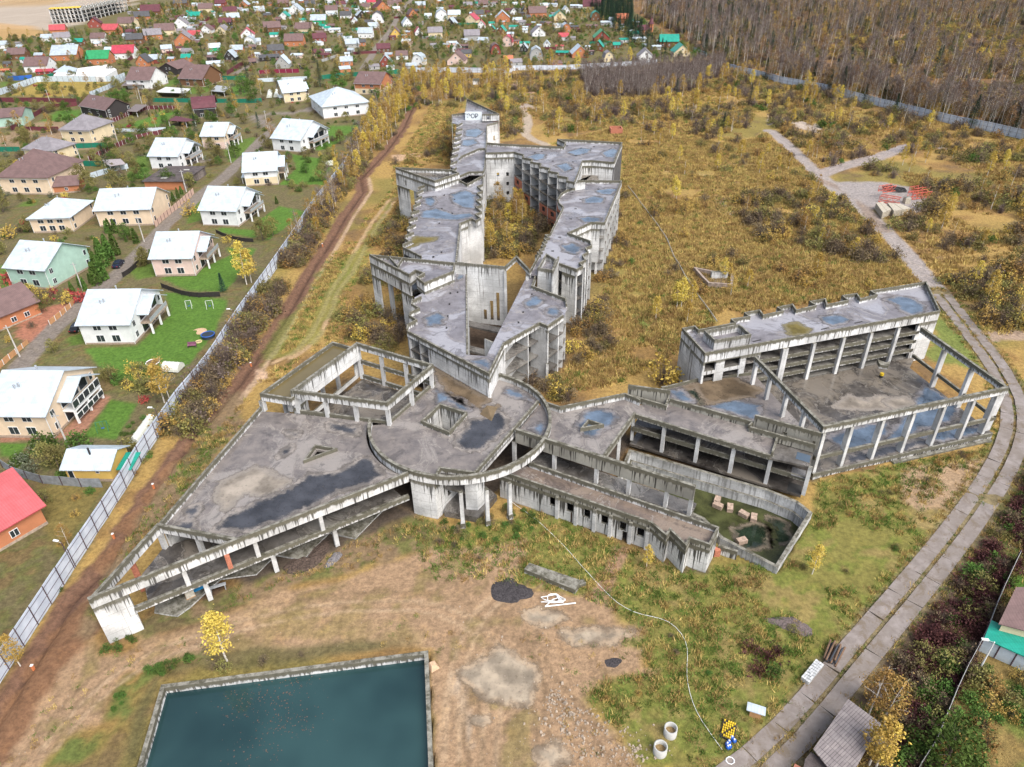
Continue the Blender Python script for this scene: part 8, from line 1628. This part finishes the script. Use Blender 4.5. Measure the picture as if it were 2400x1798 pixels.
for lab, tg, x, y in (('concrete utility pole beside the low orange wall', 'b0', 172, 1422), ('utility pole beside the pale green villa', 'b0', 718, 852), ('utility pole by the row of round hedges', 'b0', 1245, 430), ('utility pole between the hipped cream houses', 'a0', 720, 1450), ('utility pole beside the weathered long shed', 'a0', 1610, 1657), ('utility pole behind the long white fence', 'a0', 1020, 1240), ('utility pole by the carport of the brown timber house', 'a0', 1225, 895), ('utility pole on the bare plot near the dark fence', 'a0', 440, 905), ('utility pole near the villa with peach and pink walls', 'a0', 1995, 1410), ('utility pole at the bend of the wet street', 'a1', 100, 1105), ('utility pole in the garden below the glazed veranda', 'c0', 600, 560)): pole(lab, q(tg, x, y), 7.5)
# street cars
def car(label, p, ang, col):
    T = local_thing('car', label, 'car', (p[0], p[1], gz(*p) + .02), ang); cm_ = plain(col[0], col[1], .25, .05, spec=.6)
    V, F = [], []; prof = [(-2.2, .35), (-2.25, .75), (-1.5, .95), (-.75, 1.42), (.75, 1.45), (1.55, 1.0), (2.2, .9), (2.25, .35)]; n = len(prof)
    for y, k in ((-.85, 1), (-.68, 0), (.68, 0), (.85, 1)):
        V += [(x, y if z < 1.1 else y * .86, z) if True else None for x, z in prof]
    for j in range(3):
        for i in range(n): F.append([j * n + i, j * n + (i + 1) % n, (j + 1) * n + (i + 1) % n, (j + 1) * n + i])
    F.append(list(range(n))[::-1]); F.append(list(range(3 * n, 4 * n))); mesh_obj('body', V, F, cm_, T)
    m = MB(); m.box((-1.12, 0, 1.2), (.5, 1.25, .3)); m.box((1.18, 0, 1.2), (.55, 1.25, .3)); m.box((0, 0, 1.22), (1.5, 1.56, .3)); m.build('windows', M_GLASS, T)
    for x in (-1.4, 1.4):
        for y in (-.8, .8): m = MB(); m.tube([(x, y - .11, .33), (x, y + .11, .33)], .33, 12); w = m.build('wheel', plain('tyre', (.02, .02, .02), .8), T); m = MB(); m.tube([(x, y - .13, .33), (x, y + .13, .33)], .19, 10); m.build('rim', M_METAL, w)
    for y in (-.6, .6): m = MB(); m.box((2.22, y, .72), (.08, .35, .16)); m.build('headlight', M_FRAME, T); m = MB(); m.box((-2.24, y, .74), (.06, .35, .14)); m.build('tail_light', plain('red_lens', (.35, .02, .02), .3), T)
rdA = q('b0', 600, 1060); rdB = q('b0', 760, 900); ra = math.atan2(rdB[1] - rdA[1], rdB[0] - rdA[0])
car('black car parked beside the white villa with the largest lawn', q('b0', 672, 1190), ra, ('car_black', (.012, .013, .016))); car('dark blue car parked beside the round hedges', q('b0', 1025, 640), ra, ('car_navy', (.012, .018, .04))); car('black car parked by the green fence below the hipped house', q('a0', 625, 1475), rad(8), ('car_black', (.012, .013, .016))); car('dark car under the white canopy near the orange modern house', q('a1', 520, 730), rad(95), ('car_black', (.012, .013, .016)))
# greenhouses and garden furniture
def hoop(label, A, B, r, mat):
    T = thing('greenhouse', label, 'greenhouse', (*lerp(A, B, .5), 0)); n = perp(A, B); V, F = [], []; k = 9
    for e in (A, B): V += [(e[0] + n[0] * r * math.cos(math.pi * i / k), e[1] + n[1] * r * math.cos(math.pi * i / k), .3 + r * 1.1 * math.sin(math.pi * i / k)) for i in range(k + 1)]
    for i in range(k): F.append([i, i + 1, k + 2 + i, k + 1 + i])
    F.append(list(range(k + 1))); F.append(list(range(2 * k + 1, k, -1))); mesh_obj('cover', V, F, mat, T, smooth=False)
    for s in (0, .25, .5, .75, 1): e = lerp(A, B, s); m = MB(); m.tube([(e[0] + n[0] * (r + .03) * math.cos(math.pi * i / k), e[1] + n[1] * (r + .03) * math.cos(math.pi * i / k), .3 + (r + .03) * 1.1 * math.sin(math.pi * i / k)) for i in range(k + 1)], .03, 5); m.build('hoop', M_FRAME, T)
PCV = plain('polycarbonate', (.60, .62, .55), .35, .1)
hoop('pale hooped greenhouse beside the grey fence, above the yellow birch', q('b0', 1430, 1530), q('b0', 1570, 1540), 1.3, PCV); hoop('long pale hooped greenhouse against the grey fence near the timber bathhouse', q('c0', 1160, 520), q('c0', 1310, 310), .85, PCV); hoop('white hooped greenhouse in the garden beside ochre birches', q('a1', 575, 1430), q('a1', 670, 1425), 1.3, PCV); hoop('white barrel-shaped cover beside the cream villa, left one', q('a1', 115, 850), q('a1', 125, 800), 1.3, PCV); hoop('white barrel-shaped cover beside the cream villa, right one', q('a1', 175, 845), q('a1', 185, 795), 1.3, PCV)
def aframe(label, p, col, w=2.0, h=1.9):
    T = local_thing('swing_frame', label, 'swing', (p[0], p[1], 0), .3); 
    for x in (-w / 2, w / 2):
        for y in (-.7, .7): m = MB(); m.tube([(x, y, 0), (x, 0, h)], .035, 6); m.build('leg', col, T)
    m = MB(); m.tube([(-w / 2, 0, h), (w / 2, 0, h)], .035, 6); m.build('crossbar', col, T); m = MB(); m.box((0, 0, .5), (.5, .25, .05)); m.bar((-.2, 0, .5), (-.2, 0, h), .02); m.bar((.2, 0, .5), (.2, 0, h), .02); m.build('seat', BLU, T)
aframe('white swing frame on the largest lawn, left of two', q('b0', 1635, 1000), M_FRAME, 1.2); aframe('white swing frame on the largest lawn, right of two', q('b0', 1815, 1000), M_FRAME, 1.5); aframe('green climbing frame on the lawn beside the glazed veranda', q('c0', 895, 400), GREN, 1.8); aframe('yellow play frame behind the long green fence', q('a0', 1940, 715), YB, 3, 2.6)
def disc(name, label, cat, p, r, mat, h=.25, rim=None):
    T = thing(name, label, cat, (*p, 0)); m = MB(); m.tube([(*p, -.05), (*p, h)], r, 16); m.build('bed', mat, T); m = MB()
    if rim: m.tube([(p[0] + r * math.cos(a * .3927), p[1] + r * math.sin(a * .3927), h) for a in range(17)], .1, 6); m.build('rim', rim, T)
disc('flower_bed', 'round flower bed with a pale rim on the largest lawn', 'flower bed', q('b0', 1318, 1475), 1.3, plain('bed_soil', (.13, .08, .05), .9), .15, M_FRAME); disc('sand_pit', 'round sandy patch on the largest lawn beside the fence', 'sand pit', q('b0', 1720, 1205), 1.6, plain('sand', (.48, .33, .2), .9), .06); disc('trampoline', 'small dark trampoline by the grey fence on the largest lawn', 'trampoline', q('b0', 1800, 1255), 1.4, plain('net_black', (.03, .04, .05), .7), .8, BLU); disc('sand_pit', 'pale rimmed ring beside the garden bench on the largest lawn', 'sand pit', q('b0', 1715, 1295), .65, plain('ring_fill', (.3, .25, .15), .9), .12, plain('ring_yellow', (.6, .5, .25), .7))
p = q('b0', 1660, 1340); boxes_thing('garden_bench', 'purple garden bench on the largest lawn', 'bench', p, .1, [('seat', plain('purple_seat', (.22, .09, .14), .7), [((0, 0, .5), (1.8, .6, .15))]), ('backrest', MAT['purple_seat'], [((0, .3, .85), (1.8, .1, .5))]), ('leg', M_POST, [((-.8, 0, .22), (.1, .5, .44)), ((.8, 0, .22), (.1, .5, .44))])])
# yard: slab, heaps, tape, rubble
cs = pts('c2 150 1545; d2 600 48; 575 88; 545 130; c2 105 1600', .7); CS = thing('concrete_beam', 'long mossy concrete slab lying at the grass edge in the yard', 'concrete slab', (*centroid(cs), 0)); prism('slab_body', [cs[0], cs[1], cs[3], cs[4]], -.2, .75, M_MOSS, CS, M_CON2); m = MB(); m.box((*cs[1], .2), (1.0, .8, .5), .4); m.build('end_block', M_CON2, CS)
def heap(label, s, h, mat, seed=1, name='ash_heap', cat='heap'):
    poly = ragged(pts(s), .3, .7, seed); c = centroid(poly); rg_ = random.Random(seed); V = []; F = []; n = len(poly)
    for k, f in enumerate((1.0, .75, .5, .25)):
        for x, y in poly: V.append((c[0] + (x - c[0]) * f + rg_.uniform(-.08, .08), c[1] + (y - c[1]) * f + rg_.uniform(-.08, .08), gz(c[0], c[1]) + (0 if k == 0 else h * (1 - f) ** .6 * rg_.uniform(.6, 1.3)) - (.1 if k == 0 else 0)))
    for k in range(3):
        for i in range(n): F.append([k * n + i, k * n + (i + 1) % n, (k + 1) * n + (i + 1) % n, (k + 1) * n + i])
    F.append([3 * n + i for i in range(n)]); tag(mesh_obj(name, V, F, mat), label, cat)
ASH = plain('ash_black', (.045, .04, .042), .9, .6, 5); ASG = plain('ash_grey', (.16, .15, .155), .9, .6, 5)
heap('flat black cinder heap on the bare earth near the white tape', 'd1 2000 80; 2100 30; 2209 10; d2 60 60; 190 120; 180 190; 80 220; 0 260; d1 2090 230; 2000 180', .3, ASH, 2); heap('grey ash heap below the terrace footing', 'c1 590 1580; 640 1480; 720 1440; 740 1470; 690 1540; 610 1600', .35, ASG, 3); heap('oval burnt fire patch on the bare earth', 'd2 785 770; 800 730; 870 705; 945 710; 950 750; 920 790; 840 810', .18, ASH, 4); heap('dark gravel heap in the grass near the concrete road', 'd3 -60 370; 100 350; 250 370; 400 470; 330 530; 150 480; 0 420', .4, plain('dark_gravel', (.12, .095, .09), .9, .5, 5), 5); heap('dark soil heap beside the ruined foundation', 'b2 1540 690; 1600 655; 1690 670; 1690 690; 1620 700', .6, plain('dark_soil', (.06, .035, .03), .9, .5, 3), 6)
heap('black rubbish heap under the terrace beam', 'c1 200 1600; 330 1500; 420 1530; 560 1330; 640 1340; 600 1500; 480 1600; 300 1657', .4, plain('rubbish_dark', (.07, .05, .04), .9, .7, 4), 7)
def line_thing(name, label, cat, s, r, mat, z=.12, sag=0):
    p = smooth(resample(pts(s), 1.2), 2); m = MB(); m.tube([(x, y, gz(x, y) + z) for x, y in p], r, 5); tag(m.build(name, mat), label, cat)
line_thing('rope', 'long thin white rope snaking from the low wing across the grass', 'rope', 'c2 0 1020; 230 1190; 400 1350; 560 1520; d2 670 0; 760 90; 850 190; 950 270; 1050 330; 1180 355; 1290 365; 1400 420; 1520 590; 1520 680; 1500 850; 1520 990; 1580 1180; 1700 1360; 1780 1460; 1850 1570', .028, M_FRAME)
p = q('d2', 360, 205); rg = random.Random(3); m = MB(); zz = gz(*p) + .15
for k in range(7): a = rg.uniform(0, 6.28); m.tube([(p[0] + rg.gauss(0, .5) * (1 - i / 8) + .9 * math.cos(a + i * .7), p[1] + .7 * math.sin(a + i * .7), zz + rg.uniform(0, .25)) for i in range(7)], .06, 5)
e1, e2 = q('d2', 285, 270), q('d2', 550, 240); m.tube([(*p, zz), (*e1, zz), (*e2, zz)], .09, 5); tag(m.build('plastic_tape', M_FRAME), 'tangled heap of white plastic tape on the bare earth', 'tape')
p = q('d2', 1880, 1610); m = MB()
for k in range(4): a = k * 1.6; m.tube([(p[0] + .5 * math.cos(a + i * .8) * (1 - i * .05), p[1] + .4 * math.sin(a + i * .8), gz(*p) + .12 + .03 * k) for i in range(6)], .04, 5)
tag(m.build('rope_coil', M_FRAME), 'small coil of white rope beside the road at the bottom edge', 'rope')
rg = random.Random(12); Vv, Ff = [], []
def stone(x, y, s):
    z = gz(x, y); k = len(Vv); a = rg.uniform(0, 3); Vv.extend([(x + s * math.cos(a + i * 1.5708) * rg.uniform(.6, 1.2), y + s * math.sin(a + i * 1.5708) * rg.uniform(.6, 1.2), z - .05) for i in range(4)] + [(x + .55 * s * math.cos(a + i * 1.5708), y + .55 * s * math.sin(a + i * 1.5708), z + s * rg.uniform(.5, 1.0)) for i in range(4)]); Ff.extend([[k, k + 1, k + 5, k + 4], [k + 1, k + 2, k + 6, k + 5], [k + 2, k + 3, k + 7, k + 6], [k + 3, k, k + 4, k + 7], [k + 4, k + 5, k + 6, k + 7]])
for cx, cy, sx, sy, n in ((380, 1080, 60, 70, 80), (450, 1200, 150, 60, 90), (600, 1350, 200, 90, 110), (900, 1560, 200, 70, 60), (1050, 1500, 60, 80, 40), (700, 1500, 250, 100, 80), (200, 750, 300, 250, 30)):
    for _ in range(n): X, Y = q('d2', cx + rg.gauss(0, sx), cy + rg.gauss(0, sy)); stone(X, Y, abs(rg.gauss(.09, .07)) + .04)
for _ in range(420): X, Y = P(rg.uniform(0, 1750), rg.uniform(1380, 1797)); (stone(X, Y, rg.uniform(.03, .09)) if bool(inpoly(np.array([X]), np.array([Y]), YARD)[0]) else None)
tag(mesh_obj('rubble', Vv, Ff, plain('pale_stone', (.33, .27, .21), .9, .35, 2)), 'pale broken stones strewn over the bare yard', kind='stuff')
p = q('d1', 1530, 790); Vv, Ff = [], []; rg = random.Random(2); stone(p[0], p[1], .8); tag(mesh_obj('boulder', Vv, Ff, plain('tan_rock', (.50, .34, .22), .9, .2, 2)), 'tan boulder beside the right wall of the reservoir', 'boulder')
# goods under the terrace tip
p = q('d0', 1700, 110, .4); boxes_thing('tarpaulin', 'bright blue tarpaulin bundle under the terrace beam', 'tarpaulin', p, .6, [('tarpaulin_bundle', plain('tarp_blue', (.02, .22, .48), .5), [((0, 0, .5), (2.2, 1.0, .6)), ((.9, .5, .7), (1.0, .7, .5))])]); p = q('d0', 1640, 170, .4); boxes_thing('water_tank', 'dirty white plastic tank under the terrace beam', 'tank', p, .6, [('tank_body', plain('tank_white', (.50, .47, .40), .6, .3, 2), [((0, 0, .9), (1.1, 1.1, 1.1))]), ('tank_base', MAT['plank_box'], [((0, 0, .2), (1.2, 1.2, .3))])])
p = q('d0', 1890, 140); boxes_thing('trestle', 'grey steel trestle on the earth beside the terrace footing', 'trestle', p, .4, [('trestle_top', M_METAL, [((0, 0, 1.0), (2.2, .5, .1))]), ('leg', M_METAL, [((-.9, -.2, .5), (.08, .08, 1.0)), ((.9, -.2, .5), (.08, .08, 1.0)), ((-.9, .2, .5), (.08, .08, 1.0)), ((.9, .2, .5), (.08, .08, 1.0))])])
# storage yard by the muddy track
RED = plain('red_steel', (.55, .13, .09), .6, .15)
def truss(label, a, b, w, h, z0=.2):
    T = thing('steel_truss', label, 'truss', (*lerp(a, b, .5), 0)); n = perp(a, b); L = math.hypot(b[0] - a[0], b[1] - a[1]); c4_ = [(s * w / 2, z) for s in (-1, 1) for z in (z0, z0 + h)]; pt = lambda t_, o, z: (lerp(a, b, t_)[0] + n[0] * o, lerp(a, b, t_)[1] + n[1] * o, z)
    for o, z in c4_: m = MB(); m.bar(pt(0, o, z), pt(1, o, z), .16); m.build('chord', RED, T)
    k = max(3, int(L / 1.6))
    for i in range(k):
        m = MB(); t0, t1 = i / k, (i + 1) / k
        for o in (-w / 2, w / 2): m.bar(pt(t0, o, z0), pt(t1, o, z0 + h), .09); m.bar(pt(t0, o, z0), pt(t0, o, z0 + h), .09)
        for z in (z0, z0 + h): m.bar(pt(t0, -w / 2, z), pt(t1, w / 2, z), .09)
        m.build('lattice', RED, T)
truss('red steel lattice truss lying left of the other trusses', q('b3', 960, 80), q('b3', 1130, 110), 2.2, 1.8); truss('red steel lattice truss stacked across the left bundle', q('b3', 955, 60), q('b3', 1060, 40), 2.0, 1.6, 2.2); truss('red steel lattice truss lying behind, right of the pale block', q('b3', 1220, 60), q('b3', 1380, 40), 2.2, 1.8); truss('red steel lattice truss lying farthest back in the storage yard', q('b3', 1230, 20), q('b3', 1370, 0), 2.0, 1.8, .3)
SLB = plain('stored_slab', (.40, .36, .29), .9, .25, 2)
for lab, s in (('left stack of old concrete floor slabs beside the muddy track', 'b3 925 120; 985 110; 1060 175; 985 205'), ('right stack of old concrete floor slabs in the storage yard', 'b3 1025 120; 1130 125; 1230 165; 1080 190')):
    p = pts(s, 1.0); T = thing('slab_stack', lab, 'slab stack', (*centroid(p), 0))
    for k in range(6):
        for j in range(2): a, b, c_, d = p; f0, f1 = j / 2, (j + .94) / 2; prism('slab', [lerp(a, b, f0), lerp(a, b, f1), lerp(d, c_, f1), lerp(d, c_, f0)], .1 + .32 * k, .34 + .32 * k, SLB, T)
p = q('a3', 1110, 1650); T = thing('tyre_heap', 'black heap of scrap rings at the storage yard', 'heap', (*p, 0)); rg = random.Random(6)
for k in range(9): x, y, z = p[0] + rg.uniform(-3, 3), p[1] + rg.uniform(-1.8, 1.8), .3 + .35 * (k % 3); m = MB(); m.tube([(x + 1.3 * math.cos(a * .5236), y + 1.3 * math.sin(a * .5236), z) for a in range(13)], .28, 6); m.build('scrap_ring', MAT['soot'], T)
p = q('b3', 1190, 95); boxes_thing('concrete_block', 'pale concrete block between the red trusses', 'block', p, .2, [('block_body', SLB, [((0, 0, .9), (1.8, 1.4, 1.8))]), ('block_cap', M_COLN, [((0, 0, 1.9), (1.5, 1.1, .2))])])
p = pts('b2 1590 700; 1740 730; 1880 740; 1880 830; 1700 820; 1650 770', 0); T = thing('ruined_foundation', 'ruined low brick and concrete foundation in the dry field with a yellow birch', 'ruin', (*centroid(p), 0)); path_wall('foundation_wall', p, -.2, 1.3, .5, plain('ruin_stone', (.30, .24, .20), .9, .4, 1.5), T, True); pr = q('b2', 1790, 700, 1.5); column('broken_panel', pr, 0, 1.9, 4.0, M_COLN, T, .0, 1.0); prism('floor', offset(ccw(p), .5), -.1, .3, MAT['mud'], T)
line_thing('pipeline', 'thin grey pipe running straight across the dry field behind the ruin', 'pipe', 'b2 1000 -40; 1040 10; 1110 110; 1260 300; 1340 430; 1400 580; 1480 720; 1600 900; 1700 1030; 1775 1145', .16, plain('pipe_grey', (.24, .23, .20), .8), .55)
for k, (lab, tg, x, y, w_, h_) in enumerate((('small concrete pit box at the back of the field, left of the birches', 'a1', 1625, 712, 3.4, .8), ('square concrete chimney-like shaft at the back of the field', 'a1', 1900, 725, 3.6, 2.6), ('broken concrete shaft behind yellow birches at the back of the field', 'a1', 1720, 725, 4.2, 2.4), ('low concrete cover at the back of the field near tall ochre birch', 'a1', 2070, 700, 3.6, 1.0), ('rusty brick and concrete hut ruin behind the balcony block', 'a2', 895, 1150, 5.0, 2.4))):
    p = q(tg, x, y); sq = [(p[0] + a * w_ / 2, p[1] + b * w_ / 2) for a, b in ((-1, -1), (1, -1), (1, 1), (-1, 1))]; T = thing('shaft_ruin', lab, 'ruin', (*p, 0)); path_wall('shaft_wall', sq, -.2, h_, .35, M_CON2 if k != 4 else MAT['brick_red'], T, True); prism('shaft_bottom', offset(ccw(sq), .3), -.1, .2, M_DARKFL, T)
for k, (tg, x, y) in enumerate((('b0', 2165, 1490), ('c0', 990, 1340), ('d0', 290, 810), ('b1', 575, 470), ('c0', 1330, 900))):
    p = q(tg, x, y); T = local_thing('marker_post', 'short orange marker post in the earth strip by the fence', 'marker', (p[0], p[1], gz(*p)), 0, 'orange marker posts'); m = MB(); m.box((0, 0, .45), (.25, .25, .9)); m.build('post', plain('orange_post', (.60, .20, .08), .7), T); m = MB(); m.box((0, 0, .95), (.3, .3, .1)); m.build('cap', M_FRAME, T)
